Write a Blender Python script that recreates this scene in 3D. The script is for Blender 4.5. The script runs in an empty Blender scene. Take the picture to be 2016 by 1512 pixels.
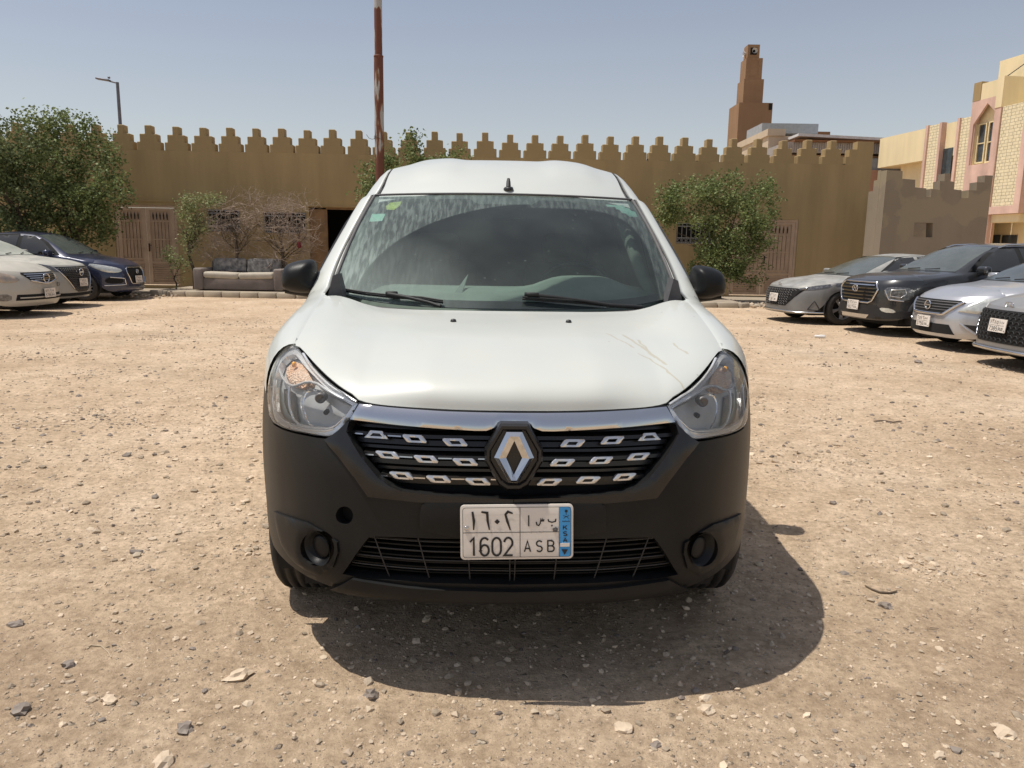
import bpy, bmesh, math, random
import numpy as np
from mathutils import Vector, Matrix, geometry, noise
R = math.radians
rnd = random.Random(7)
sc = bpy.context.scene
# ------------------------------------------------------------------ camera
CAMH = 1.30; FPX = 1514.0
cam = bpy.data.objects.new('camera', bpy.data.cameras.new('camera'))
sc.collection.objects.link(cam)
CM = Matrix.Translation((0, 0, CAMH)) @ Matrix.Rotation(R(80), 4, 'X') @ Matrix.Rotation(R(.9), 4, 'Z')
cam.matrix_world = CM
cam.data.sensor_width = 36; cam.data.lens = 36*FPX/2016
cam.data.clip_start = .05; cam.data.clip_end = 2000
sc.camera = cam
# ------------------------------------------------------------------ world, sun
SUN = Vector((.385, .0, -1.0)).normalized()
w = bpy.data.worlds.new("World"); sc.world = w; w.use_nodes = True
nt = w.node_tree; nt.nodes.clear()
wo = nt.nodes.new('ShaderNodeOutputWorld'); bg = nt.nodes.new('ShaderNodeBackground')
sky = nt.nodes.new('ShaderNodeTexSky'); sky.sky_type = 'NISHITA'; sky.sun_disc = False
sky.sun_elevation = math.asin(-SUN.z); sky.sun_rotation = math.atan2(-SUN.x, -SUN.y)
sky.air_density = 1.0; sky.dust_density = 2.0; sky.ozone_density = 2.2; sky.altitude = 600
bg.inputs[1].default_value = .085
nt.links.new(sky.outputs[0], bg.inputs[0])
# pale dust haze of the desert sky, strongest near the horizon
wt = nt.nodes.new('ShaderNodeTexCoord'); wx = nt.nodes.new('ShaderNodeSeparateXYZ'); wr_ = nt.nodes.new('ShaderNodeValToRGB'); wb = nt.nodes.new('ShaderNodeBackground'); wa = nt.nodes.new('ShaderNodeAddShader')
nt.links.new(wt.outputs['Generated'], wx.inputs[0]); nt.links.new(wx.outputs[2], wr_.inputs[0]); nt.links.new(wr_.outputs[0], wb.inputs[0])
el = wr_.color_ramp.elements; el[0].position = 0; el[0].color = (.33,.28,.205,1); el[1].position = 1; el[1].color = (.22,.21,.21,1)
for q_, c_ in ((.12,(.32,.276,.20,1)),(.28,(.215,.195,.17,1))): e_ = el.new(q_); e_.color = c_
nt.links.new(bg.outputs[0], wa.inputs[0]); nt.links.new(wb.outputs[0], wa.inputs[1]); nt.links.new(wa.outputs[0], wo.inputs[0])
sd = bpy.data.lights.new('sun', 'SUN'); sd.energy = 4.6; sd.angle = R(.5); sd.color = (1, .95, .87)
so = bpy.data.objects.new('sun', sd); sc.collection.objects.link(so)
so.rotation_euler = SUN.to_track_quat('-Z', 'Y').to_euler()
sc.view_settings.view_transform = 'Standard'; sc.view_settings.look = 'None'
sc.view_settings.exposure = -.1; sc.view_settings.gamma = 1

# ------------------------------------------------------------------ helpers
def pchip(xs, ys):
    xs = np.array(xs, float); ys = np.array(ys, float)
    h = np.diff(xs); d = np.diff(ys)/h; m = np.zeros(len(xs))
    for i in range(1, len(xs)-1):
        if d[i-1]*d[i] > 0:
            w1 = 2*h[i]+h[i-1]; w2 = h[i]+2*h[i-1]
            m[i] = (w1+w2)/(w1/d[i-1]+w2/d[i])
    m[0] = d[0]; m[-1] = d[-1]
    def f(x):
        if x <= xs[0]: return float(ys[0]+m[0]*(x-xs[0]))
        if x >= xs[-1]: return float(ys[-1]+m[-1]*(x-xs[-1]))
        i = int(np.searchsorted(xs, x)-1); i = max(0, min(i, len(h)-1))
        t = (x-xs[i])/h[i]; t2 = t*t; t3 = t2*t
        return float((2*t3-3*t2+1)*ys[i]+(t3-2*t2+t)*h[i]*m[i]+(-2*t3+3*t2)*ys[i+1]+(t3-t2)*h[i]*m[i+1])
    return f
def lin(xs, ys): return lambda x: float(np.interp(x, xs, ys))
def lerp(a, b, t): return a+(b-a)*t

class MB:
    def __init__(s): s.v = []; s.f = []; s.mi = []; s.sm = []
    def add(s, vs, fs, mi=0, smooth=False):
        o = len(s.v); s.v.extend([tuple(p) for p in vs])
        for f in fs: s.f.append([i+o for i in f]); s.mi.append(mi); s.sm.append(smooth)
        return s
    def box(s, c, d, mi=0, rot=None, smooth=False):
        hx, hy, hz = d[0]/2, d[1]/2, d[2]/2
        ps = [Vector((x, y, z)) for x in (-hx, hx) for y in (-hy, hy) for z in (-hz, hz)]
        if rot is not None: ps = [rot @ p for p in ps]
        ps = [p+Vector(c) for p in ps]
        return s.add(ps, [(0,1,3,2),(4,6,7,5),(0,4,5,1),(2,3,7,6),(0,2,6,4),(1,5,7,3)], mi, smooth)
    def bbox(s, a, b, mi=0):
        return s.box([(a[i]+b[i])/2 for i in range(3)], [abs(b[i]-a[i]) for i in range(3)], mi)
    def rbox(s, c, d, r, mi=0, rot=None, n=2):
        bm = bmesh.new(); bmesh.ops.create_cube(bm, size=1)
        for v in bm.verts: v.co = Vector((v.co.x*d[0], v.co.y*d[1], v.co.z*d[2]))
        bmesh.ops.bevel(bm, geom=bm.edges[:], offset=min(r, min(d)*.49), segments=n, profile=.5, affect='EDGES')
        bm.verts.ensure_lookup_table(); vs = []
        for v in bm.verts:
            p = v.co.copy()
            if rot is not None: p = rot @ p
            vs.append(p+Vector(c))
        s.add(vs, [[v.index for v in f.verts] for f in bm.faces], mi, True); bm.free(); return s
    def tube(s, pts, r, n=8, mi=0, cap=True, smooth=True):
        pts = [Vector(p) for p in pts]; N = len(pts)
        rr = r if hasattr(r, '__len__') else [r]*N
        vs = []; prev = None
        for i, p in enumerate(pts):
            t = (pts[min(i+1, N-1)]-pts[max(i-1, 0)])
            if t.length < 1e-9: t = Vector((0, 0, 1))
            t.normalize()
            if prev is None:
                a = Vector((0, 0, 1)) if abs(t.z) < .9 else Vector((1, 0, 0)); u = t.cross(a).normalized()
            else:
                u = (prev-t*prev.dot(t)); u = u.normalized() if u.length > 1e-6 else t.orthogonal().normalized()
            prev = u; q = t.cross(u)
            for k in range(n):
                a = 2*math.pi*k/n; vs.append(p+(u*math.cos(a)+q*math.sin(a))*rr[i])
        fs = [(i*n+k, i*n+(k+1) % n, (i+1)*n+(k+1) % n, (i+1)*n+k) for i in range(N-1) for k in range(n)]
        s.add(vs, fs, mi, smooth)
        if cap:
            s.add(vs[:n], [list(range(n))[::-1]], mi); s.add(vs[-n:], [list(range(n))], mi)
        return s
    def lathe(s, prof, M=None, n=24, mi=0, smooth=True, cap=False):
        # profile (r, h) about local z, transform by M
        vs = []
        for r, h in prof:
            for k in range(n):
                a = 2*math.pi*k/n; p = Vector((r*math.cos(a), r*math.sin(a), h)); vs.append(M @ p if M else p)
        fs = [(i*n+k, i*n+(k+1) % n, (i+1)*n+(k+1) % n, (i+1)*n+k) for i in range(len(prof)-1) for k in range(n)]
        s.add(vs, fs, mi, smooth)
        if cap: s.add(vs[-n:], [list(range(n))], mi)
        return s
    def grid(s, rows, mi=0, smooth=True, closed=False):
        n = len(rows[0]); vs = [p for r in rows for p in r]; fs = []
        for i in range(len(rows)-1):
            for k in range(n if closed else n-1):
                k2 = (k+1) % n; fs.append((i*n+k, i*n+k2, (i+1)*n+k2, (i+1)*n+k))
        return s.add(vs, fs, mi, smooth)
    def prism(s, poly, M, h, mi=0):
        # poly in local xy, extruded along local z by h
        n = len(poly); a = [M @ Vector((p[0], p[1], 0)) for p in poly]; b = [M @ Vector((p[0], p[1], h)) for p in poly]
        return s.add(a+b, [list(range(n))[::-1], [n+i for i in range(n)]]+[(i, (i+1) % n, n+(i+1) % n, n+i) for i in range(n)], mi)
    def build(s, name, mats, parent=None, M=None):
        me = bpy.data.meshes.new(name); me.from_pydata(s.v, [], s.f)
        if not isinstance(mats, (list, tuple)): mats = [mats]
        for m in mats: me.materials.append(m)
        me.polygons.foreach_set('material_index', s.mi); me.polygons.foreach_set('use_smooth', s.sm); me.update()
        o = bpy.data.objects.new(name, me); sc.collection.objects.link(o)
        if parent: o.parent = parent
        if M is not None: o.matrix_local = M
        return o
def tag(o, label=None, cat=None, group=None, kind=None):
    if label: o['label'] = label
    if cat: o['category'] = cat
    if group: o['group'] = group
    if kind: o['kind'] = kind
    return o
def empty(name, label, cat, M=None, group=None):
    o = bpy.data.objects.new(name, None); sc.collection.objects.link(o); o.empty_display_size = .2
    if M is not None: o.matrix_world = M
    return tag(o, label, cat, group)

def inpoly(p, poly):
    x, y = p; c = False; n = len(poly); j = n-1
    for i in range(n):
        xi, yi = poly[i]; xj, yj = poly[j]
        if (yi > y) != (yj > y) and x < (xj-xi)*(y-yi)/(yj-yi)+xi: c = not c
        j = i
    return c
def resample(poly, sp):
    out = []; n = len(poly)
    for i in range(n):
        a = poly[i]; b = poly[(i+1) % n]; d = math.dist(a, b); k = max(1, int(round(d/sp)))
        for j in range(k): out.append((lerp(a[0], b[0], j/k), lerp(a[1], b[1], j/k)))
    return out
def smoothpoly(poly, it=1):
    for _ in range(it):
        q = []; n = len(poly)
        for i in range(n):
            a = poly[i]; b = poly[(i+1) % n]
            q.append((lerp(a[0], b[0], .25), lerp(a[1], b[1], .25))); q.append((lerp(a[0], b[0], .75), lerp(a[1], b[1], .75)))
        poly = q
    return poly
def area(p): return .5*sum(p[i][0]*p[(i+1) % len(p)][1]-p[(i+1) % len(p)][0]*p[i][1] for i in range(len(p)))
def shrink(poly, d):
    """simple inward offset of a polygon"""
    n = len(poly); sg = 1 if area(poly) > 0 else -1; out = []
    for i in range(n):
        a = Vector(poly[i-1]); b = Vector(poly[i]); c = Vector(poly[(i+1) % n])
        e1 = (b-a); e2 = (c-b)
        if e1.length < 1e-9 or e2.length < 1e-9: out.append(tuple(b)); continue
        e1.normalize(); e2.normalize()
        n1 = Vector((-e1.y, e1.x))*sg; n2 = Vector((-e2.y, e2.x))*sg; m = n1+n2
        if m.length < 1e-3: out.append(tuple(b)); continue
        m.normalize(); k = d/max(.45, m.dot(n1)); out.append((b.x+m.x*k, b.y+m.y*k))
    return out
def cdt(outline, holes, sp):
    o = resample(outline, sp); loops = [o]+[resample(h, sp) for h in holes]
    vs = []; es = []
    for l in loops:
        b = len(vs); vs += l; es += [(b+i, b+(i+1) % len(l)) for i in range(len(l))]
    xs = [p[0] for p in o]; ys = [p[1] for p in o]
    bd = np.array(vs)
    nx = int((max(xs)-min(xs))/sp)+1; ny = int((max(ys)-min(ys))/sp)+1
    for i in range(nx+1):
        for j in range(ny+1):
            p = (min(xs)+(i+.5*(j % 2))*sp, min(ys)+j*sp*.9)
            if inpoly(p, o) and not any(inpoly(p, h) for h in loops[1:]):
                if np.min((bd[:, 0]-p[0])**2+(bd[:, 1]-p[1])**2) > (sp*.45)**2: vs.append(p)
    r = geometry.delaunay_2d_cdt([Vector(v) for v in vs], es, [], 0, 1e-7)
    V = [(v.x, v.y) for v in r[0]]; F = []
    for f in r[2]:
        c = (sum(V[i][0] for i in f)/len(f), sum(V[i][1] for i in f)/len(f))
        if inpoly(c, loops[0]) and not any(inpoly(c, h) for h in loops[1:]): F.append(list(f))
    return V, F
def drape(mb, outline, fn, holes=(), sp=.03, off=0.0, thick=.008, mi=0, smooth=True, dome=0, domer=.02, rimmi=None):
    V, F = cdt(outline, holes, sp)
    loops = [outline]+list(holes)
    def surf(u, v, o):
        p = fn(u, v); e = 1e-3
        n = (fn(u+e, v)-fn(u-e, v)).cross(fn(u, v+e)-fn(u, v-e))
        n = n.normalized() if n.length > 1e-12 else Vector((0, -1, 0))
        return p+n*o
    def bdist(u, v):
        d = 1e9
        for l in loops:
            for i in range(len(l)):
                a = l[i]; b = l[(i+1) % len(l)]; dx = b[0]-a[0]; dy = b[1]-a[1]; L = dx*dx+dy*dy
                t = 0 if L == 0 else max(0, min(1, ((u-a[0])*dx+(v-a[1])*dy)/L))
                d = min(d, math.hypot(u-a[0]-t*dx, v-a[1]-t*dy))
        return d
    pts = []
    for u, v in V:
        o = off
        if dome: o += dome*math.sqrt(max(0, 1-(1-min(1, bdist(u, v)/domer))**2))
        pts.append(surf(u, v, o))
    # orient faces so that the normal points along +n
    FF = []
    for f in F:
        a = (V[f[1]][0]-V[f[0]][0])*(V[f[2]][1]-V[f[0]][1])-(V[f[2]][0]-V[f[0]][0])*(V[f[1]][1]-V[f[0]][1])
        FF.append(f if a > 0 else f[::-1])
    mb.add(pts, FF, mi, smooth)
    if thick:
        cnt = {}
        for f in FF:
            for i in range(len(f)):
                a, b = f[i], f[(i+1) % len(f)]
                k = (min(a, b), max(a, b)); cnt.setdefault(k, []).append((a, b))
        vs = []; fs = []
        for k, l in cnt.items():
            if len(l) == 1:
                a, b = l[0]; o = len(vs)
                vs += [pts[a], pts[b], surf(*V[b], off-thick), surf(*V[a], off-thick)]; fs.append((o+1, o, o+3, o+2))
        mb.add(vs, fs, mi if rimmi is None else rimmi, False)
    return mb
def flat(M):   # flat plane mapping (u,v) -> M@(u,0,v), normal -y
    return lambda u, v: M @ Vector((u, 0, v))

# ------------------------------------------------------------------ materials
def mat(name, col, rough=.6, metal=0, var=.12, scale=6, bump=0, bscale=None, dust=0, dustcol=(.42,.35,.26), coat=0, col2=None, spec=.5, detail=6, island=0, distort=0, stretch=None, scratch=0):
    m = bpy.data.materials.new(name); m.use_nodes = True; t = m.node_tree; N = t.nodes; L = t.links
    b = N['Principled BSDF']; b.inputs['Roughness'].default_value = rough; b.inputs['Metallic'].default_value = metal
    b.inputs['Specular IOR Level'].default_value = spec
    if coat: b.inputs['Coat Weight'].default_value = coat; b.inputs['Coat Roughness'].default_value = .06
    tc = N.new('ShaderNodeTexCoord'); src = tc.outputs['Object']
    if stretch:
        mp = N.new('ShaderNodeMapping'); mp.inputs['Scale'].default_value = stretch; L.new(src, mp.inputs[0]); src = mp.outputs[0]
    n = N.new('ShaderNodeTexNoise'); n.inputs['Scale'].default_value = scale; n.inputs['Detail'].default_value = detail
    n.inputs['Distortion'].default_value = distort
    L.new(src, n.inputs['Vector'])
    cr = N.new('ShaderNodeValToRGB'); cr.color_ramp.elements[0].position = .3; cr.color_ramp.elements[1].position = .7
    c2 = col2 or tuple(min(1, c*(1+var)) for c in col); c1 = col if col2 else tuple(c*(1-var) for c in col)
    cr.color_ramp.elements[0].color = (*c1, 1); cr.color_ramp.elements[1].color = (*c2, 1)
    L.new(n.outputs[0], cr.inputs[0]); out = cr.outputs[0]
    if island:
        g = N.new('ShaderNodeNewGeometry'); hs = N.new('ShaderNodeHueSaturation')
        mr = N.new('ShaderNodeMapRange'); mr.inputs[3].default_value = 1-island; mr.inputs[4].default_value = 1+island
        L.new(g.outputs['Random Per Island'], mr.inputs[0]); L.new(mr.outputs[0], hs.inputs['Value'])
        L.new(out, hs.inputs['Color']); out = hs.outputs[0]
    if dust:
        g = N.new('ShaderNodeNewGeometry'); sx = N.new('ShaderNodeSeparateXYZ'); L.new(g.outputs['Normal'], sx.inputs[0])
        mr = N.new('ShaderNodeMapRange'); mr.inputs[1].default_value = -.1; mr.inputs[2].default_value = 1
        mr.inputs[3].default_value = .12; mr.inputs[4].default_value = 1.0
        L.new(sx.outputs[2], mr.inputs[0])
        n2 = N.new('ShaderNodeTexNoise'); n2.inputs['Scale'].default_value = 3.5; n2.inputs['Detail'].default_value = 8; n2.inputs['Roughness'].default_value = .65
        L.new(tc.outputs['Object'], n2.inputs['Vector'])
        mr2 = N.new('ShaderNodeMapRange'); mr2.inputs[1].default_value = .3; mr2.inputs[2].default_value = .7; mr2.inputs[3].default_value = .45; mr2.inputs[4].default_value = 1.1
        L.new(n2.outputs[0], mr2.inputs[0])
        mu = N.new('ShaderNodeMath'); mu.operation = 'MULTIPLY'; L.new(mr.outputs[0], mu.inputs[0]); L.new(mr2.outputs[0], mu.inputs[1])
        mu2 = N.new('ShaderNodeMath'); mu2.operation = 'MULTIPLY'; mu2.use_clamp = True; L.new(mu.outputs[0], mu2.inputs[0]); mu2.inputs[1].default_value = dust
        mx = N.new('ShaderNodeMix'); mx.data_type = 'RGBA'; L.new(mu2.outputs[0], mx.inputs[0]); L.new(out, mx.inputs[6]); mx.inputs[7].default_value = (*dustcol, 1)
        out = mx.outputs[2]
        rr = N.new('ShaderNodeMapRange'); rr.inputs[3].default_value = rough; rr.inputs[4].default_value = min(1, max(.85, rough)); L.new(mu2.outputs[0], rr.inputs[0]); L.new(rr.outputs[0], b.inputs['Roughness'])
        if metal:
            r2 = N.new('ShaderNodeMapRange'); r2.inputs[3].default_value = metal; r2.inputs[4].default_value = 0; L.new(mu2.outputs[0], r2.inputs[0]); L.new(r2.outputs[0], b.inputs['Metallic'])
        if coat:
            r3 = N.new('ShaderNodeMapRange'); r3.inputs[3].default_value = coat; r3.inputs[4].default_value = 0; L.new(mu2.outputs[0], r3.inputs[0]); L.new(r3.outputs[0], b.inputs['Coat Weight'])
    L.new(out, b.inputs['Base Color'])
    if bump:
        nb = N.new('ShaderNodeTexNoise'); nb.inputs['Scale'].default_value = bscale or scale*6; nb.inputs['Detail'].default_value = 8
        L.new(src, nb.inputs['Vector']); bp = N.new('ShaderNodeBump'); bp.inputs['Strength'].default_value = bump; bp.inputs['Distance'].default_value = .01
        L.new(nb.outputs[0], bp.inputs['Height']); L.new(bp.outputs[0], b.inputs['Normal'])
    return m
m_white = mat('van white paint', (.54,.565,.535), .32, 0, .02, 3, dust=.22, dustcol=(.56,.53,.44), coat=.5)
m_bump = mat('black bumper plastic', (.006,.0067,.0075), .40, 0, .2, 2.6, col2=(.020,.020,.0195), bump=.08, bscale=500, dust=.02, dustcol=(.16,.16,.15), spec=.2)
m_black = mat('black plastic', (.014,.014,.015), .5, 0, .2, 20, dust=.05, dustcol=(.2,.18,.15))
m_gloss = mat('gloss black plastic', (.008,.008,.009), .25, 0, .2, 20, dust=.08, dustcol=(.15,.13,.1))
m_cowl = mat('dusty cowl plastic', (.07,.07,.075), .7, 0, .2, 30, dust=.35, dustcol=(.25,.23,.21))
m_chrome = mat('chrome', (.62,.62,.63), .06, 1, .02, 5, dust=.05)
m_orn = mat('satin chrome ornament', (.66,.66,.66), .28, .8, .02, 5)
m_trimb = mat('bright lamp trim', (.92,.92,.92), .22, .6, .02, 5)
m_chromesoft = mat('satin chrome', (.6,.6,.6), .18, 1, .05, 5, dust=.1)
m_rubber = mat('tyre rubber', (.03,.028,.026), .85, 0, .25, 30, bump=.1, dust=.35, dustcol=(.18,.15,.12))
m_alloy = mat('silver rim paint', (.45,.45,.46), .35, .6, .1, 10, dust=.2)
m_steel = mat('grey rim', (.12,.12,.125), .45, .5, .1, 10, dust=.2)
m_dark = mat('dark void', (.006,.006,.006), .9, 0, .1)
m_under = mat('underbody', (.012,.012,.012), .9, 0, .1)
m_platew = mat('number plate white', (.74,.68,.61), .5, 0, .05, 8, dust=.15)
m_platek = mat('number plate black', (.012,.011,.012), .5)
m_plateb = mat('number plate blue', (.05,.31,.66), .5, 0, .06, 20)
m_seat = mat('seat fabric', (.17,.175,.17), .9, 0, .1)
m_dash = mat('dashboard plastic', (.33,.35,.31), .8, 0, .12, 8)
m_reflect = mat('lamp reflector', (.92,.92,.92), .10, 1, .1, 25, bump=.9, bscale=28)
m_lampin = mat('lamp bezel', (.50,.50,.49), .4, .2, .15, 12)
m_sticker = mat('pale green sticker', (.42,.66,.58), .6, 0, .1, 60)
m_yellow = mat('yellow sticker', (.52,.56,.06), .6, 0, .35, 60)

def indicator_mat():
    m = mat('indicator lens', (.75,.42,.22), .25, 0, .1, 20, col2=(.8,.62,.48)); t = m.node_tree; N = t.nodes; L = t.links; b = N['Principled BSDF']
    tc = N.new('ShaderNodeTexCoord'); v = N.new('ShaderNodeTexVoronoi'); v.inputs['Scale'].default_value = 130; L.new(tc.outputs['Object'], v.inputs[0])
    bp = N.new('ShaderNodeBump'); bp.inputs['Distance'].default_value = .01; bp.inputs['Strength'].default_value = .8; L.new(v.outputs[0], bp.inputs['Height']); L.new(bp.outputs[0], b.inputs['Normal'])
    return m
m_indic = indicator_mat(); m_indic.node_tree.nodes['Principled BSDF'].inputs['Roughness'].default_value = .4
def clear_mat(name, tint=(.97,.98,.98), rough=.02, haze=.06, hazecol=(.5,.52,.5), ior=1.45):
    m = bpy.data.materials.new(name); m.use_nodes = True; t = m.node_tree; N = t.nodes; L = t.links; N.clear()
    o = N.new('ShaderNodeOutputMaterial'); tr = N.new('ShaderNodeBsdfTransparent'); tr.inputs[0].default_value = (*tint, 1)
    gl = N.new('ShaderNodeBsdfGlossy'); gl.inputs['Roughness'].default_value = rough
    fr = N.new('ShaderNodeFresnel'); fr.inputs[0].default_value = ior
    mx = N.new('ShaderNodeMixShader'); L.new(fr.outputs[0], mx.inputs[0]); L.new(tr.outputs[0], mx.inputs[1]); L.new(gl.outputs[0], mx.inputs[2])
    df = N.new('ShaderNodeBsdfDiffuse'); df.inputs[0].default_value = (*hazecol, 1)
    mx2 = N.new('ShaderNodeMixShader'); L.new(mx.outputs[0], mx2.inputs[1]); L.new(df.outputs[0], mx2.inputs[2])
    n = N.new('ShaderNodeTexNoise'); n.inputs['Scale'].default_value = 4; n.inputs['Detail'].default_value = 3
    tc = N.new('ShaderNodeTexCoord'); L.new(tc.outputs['Object'], n.inputs['Vector'])
    mr = N.new('ShaderNodeMapRange'); mr.inputs[1].default_value = .3; mr.inputs[2].default_value = .75; mr.inputs[3].default_value = haze*.6; mr.inputs[4].default_value = haze*1.5
    L.new(n.outputs[0], mr.inputs[0]); L.new(mr.outputs[0], mx2.inputs[0]); L.new(mx2.outputs[0], o.inputs[0])
    return m, mx2, mr
m_lens = clear_mat('headlamp lens', haze=.05, hazecol=(.62,.60,.52))[0]
m_carglass = mat('tinted car glass', (.04,.05,.052), .05, 0, .1, 3, dust=.14, dustcol=(.36,.37,.34), spec=.8)
m_sideglass = mat('dark side glass', (.018,.02,.02), .04, 0, .1, 3, dust=.05, spec=.9)

# windscreen: wiper-swept dust plus painted sun glare, object space arcs (van-local metres)
def windscreen_mat():
    m, mx2, mr = clear_mat('windscreen glass', tint=(.62,.74,.70), haze=.055, hazecol=(.42,.50,.46), ior=1.5)
    t = m.node_tree; N = t.nodes; L = t.links
    tc = N.new('ShaderNodeTexCoord'); sx = N.new('ShaderNodeSeparateXYZ'); L.new(tc.outputs['Object'], sx.inputs[0])
    def mth(op, a, b=None, c=None):
        n = N.new('ShaderNodeMath'); n.operation = op
        for i, q in enumerate((a, b, c)):
            if q is None: continue
            if hasattr(q, 'default_value') or hasattr(q, 'links'): L.new(q, n.inputs[i])
            else: n.inputs[i].default_value = q
        return n.outputs[0]
    # unroll height along glass : hh = (z-1.05)*1.85
    hh = mth('MULTIPLY', mth('SUBTRACT', sx.outputs[2], 1.06), 1.85)
    def sweep(cx, r):
        dx = mth('SUBTRACT', sx.outputs[0], cx); d = mth('SQRT', mth('ADD', mth('MULTIPLY', dx, dx), mth('MULTIPLY', hh, hh)))
        n = N.new('ShaderNodeMapRange'); n.inputs[1].default_value = r-.006; n.inputs[2].default_value = r+.006; n.interpolation_type = 'SMOOTHSTEP'
        L.new(d, n.inputs[0]); return n.outputs[0], d
    a, da = sweep(.20, .84)
    ex = mth('POWER', mth('ABSOLUTE', mth('DIVIDE', mth('SUBTRACT', sx.outputs[0], .20), .455)), 4.0); ez = mth('POWER', mth('ABSOLUTE', mth('DIVIDE', hh, .80)), 4.0)
    eb = N.new('ShaderNodeMapRange'); eb.inputs[1].default_value = .97; eb.inputs[2].default_value = 1.04; L.new(mth('ADD', ex, ez), eb.inputs[0])
    lft = N.new('ShaderNodeMapRange'); lft.inputs[1].default_value = .10; lft.inputs[2].default_value = .13; L.new(sx.outputs[0], lft.inputs[0])
    b = mth('MULTIPLY', eb.outputs[0], lft.outputs[0]); outside = mth('MAXIMUM', a, b)
    n1 = N.new('ShaderNodeTexNoise'); n1.inputs['Scale'].default_value = 30; n1.inputs['Detail'].default_value = 8; n1.inputs['Distortion'].default_value = .3
    mp = N.new('ShaderNodeMapping'); mp.inputs['Rotation'].default_value = (0, R(25), 0); mp.inputs['Scale'].default_value = (2.4, .4, .22); L.new(tc.outputs['Object'], mp.inputs[0]); L.new(mp.outputs[0], n1.inputs['Vector'])
    m1 = N.new('ShaderNodeMapRange'); m1.inputs[1].default_value = .42; m1.inputs[2].default_value = .62; m1.inputs[3].default_value = .08; m1.inputs[4].default_value = .24; L.new(n1.outputs[0], m1.inputs[0])
    # streaky towards the passenger side (negative x)
    side = N.new('ShaderNodeMapRange'); side.inputs[1].default_value = .2; side.inputs[2].default_value = -.75; side.inputs[3].default_value = .55; side.inputs[4].default_value = 1.3
    L.new(sx.outputs[0], side.inputs[0])
    dust = mth('MULTIPLY', mth('MULTIPLY', outside, m1.outputs[0]), side.outputs[0])
    # low corner sun glare, painted as pale haze on top of the dust
    cx = mth('ADD', sx.outputs[0], .66); dd = mth('SQRT', mth('ADD', mth('MULTIPLY', cx, cx), mth('MULTIPLY', hh, hh)))
    sp = N.new('ShaderNodeMapRange'); sp.inputs[1].default_value = .62; sp.inputs[2].default_value = 0; sp.inputs[3].default_value = 0; sp.inputs[4].default_value = .55
    L.new(dd, sp.inputs[0]); dust = mth('ADD', dust, mth('MULTIPLY', sp.outputs[0], m1.outputs[0]))
    dust = mth('ADD', dust, mth('MULTIPLY', sp.outputs[0], .45))
    # small splats
    v = N.new('ShaderNodeTexVoronoi'); v.inputs['Scale'].default_value = 16; L.new(tc.outputs['Object'], v.inputs['Vector'])
    v2 = mth('LESS_THAN', v.outputs['Distance'], .07); dust = mth('ADD', dust, mth('MULTIPLY', v2, .10))
    tot = mth('ADD', dust, mr.outputs[0]); L.new(mth('MINIMUM', tot, .8), mx2.inputs[0])
    return m
m_screen = windscreen_mat()

# ------------------------------------------------------------------ projection helpers (surveyed points -> metres)
C3 = CM.to_3x3()
def ray(px, py): return C3 @ Vector(((px-1008)/FPX, -(py-756)/FPX, -1))
def P3(px, py, Y):
    d = ray(px, py); return Vector((0, 0, CAMH))+d*(Y/d.y)
def PG(px, py, z=0):
    d = ray(px, py); return Vector((0, 0, CAMH))+d*((z-CAMH)/d.z)
def plane_hit(px, py, o, n):
    d = ray(px, py); c = Vector((0, 0, CAMH)); return c+d*((Vector(o)-c).dot(n)/d.dot(n))

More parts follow.
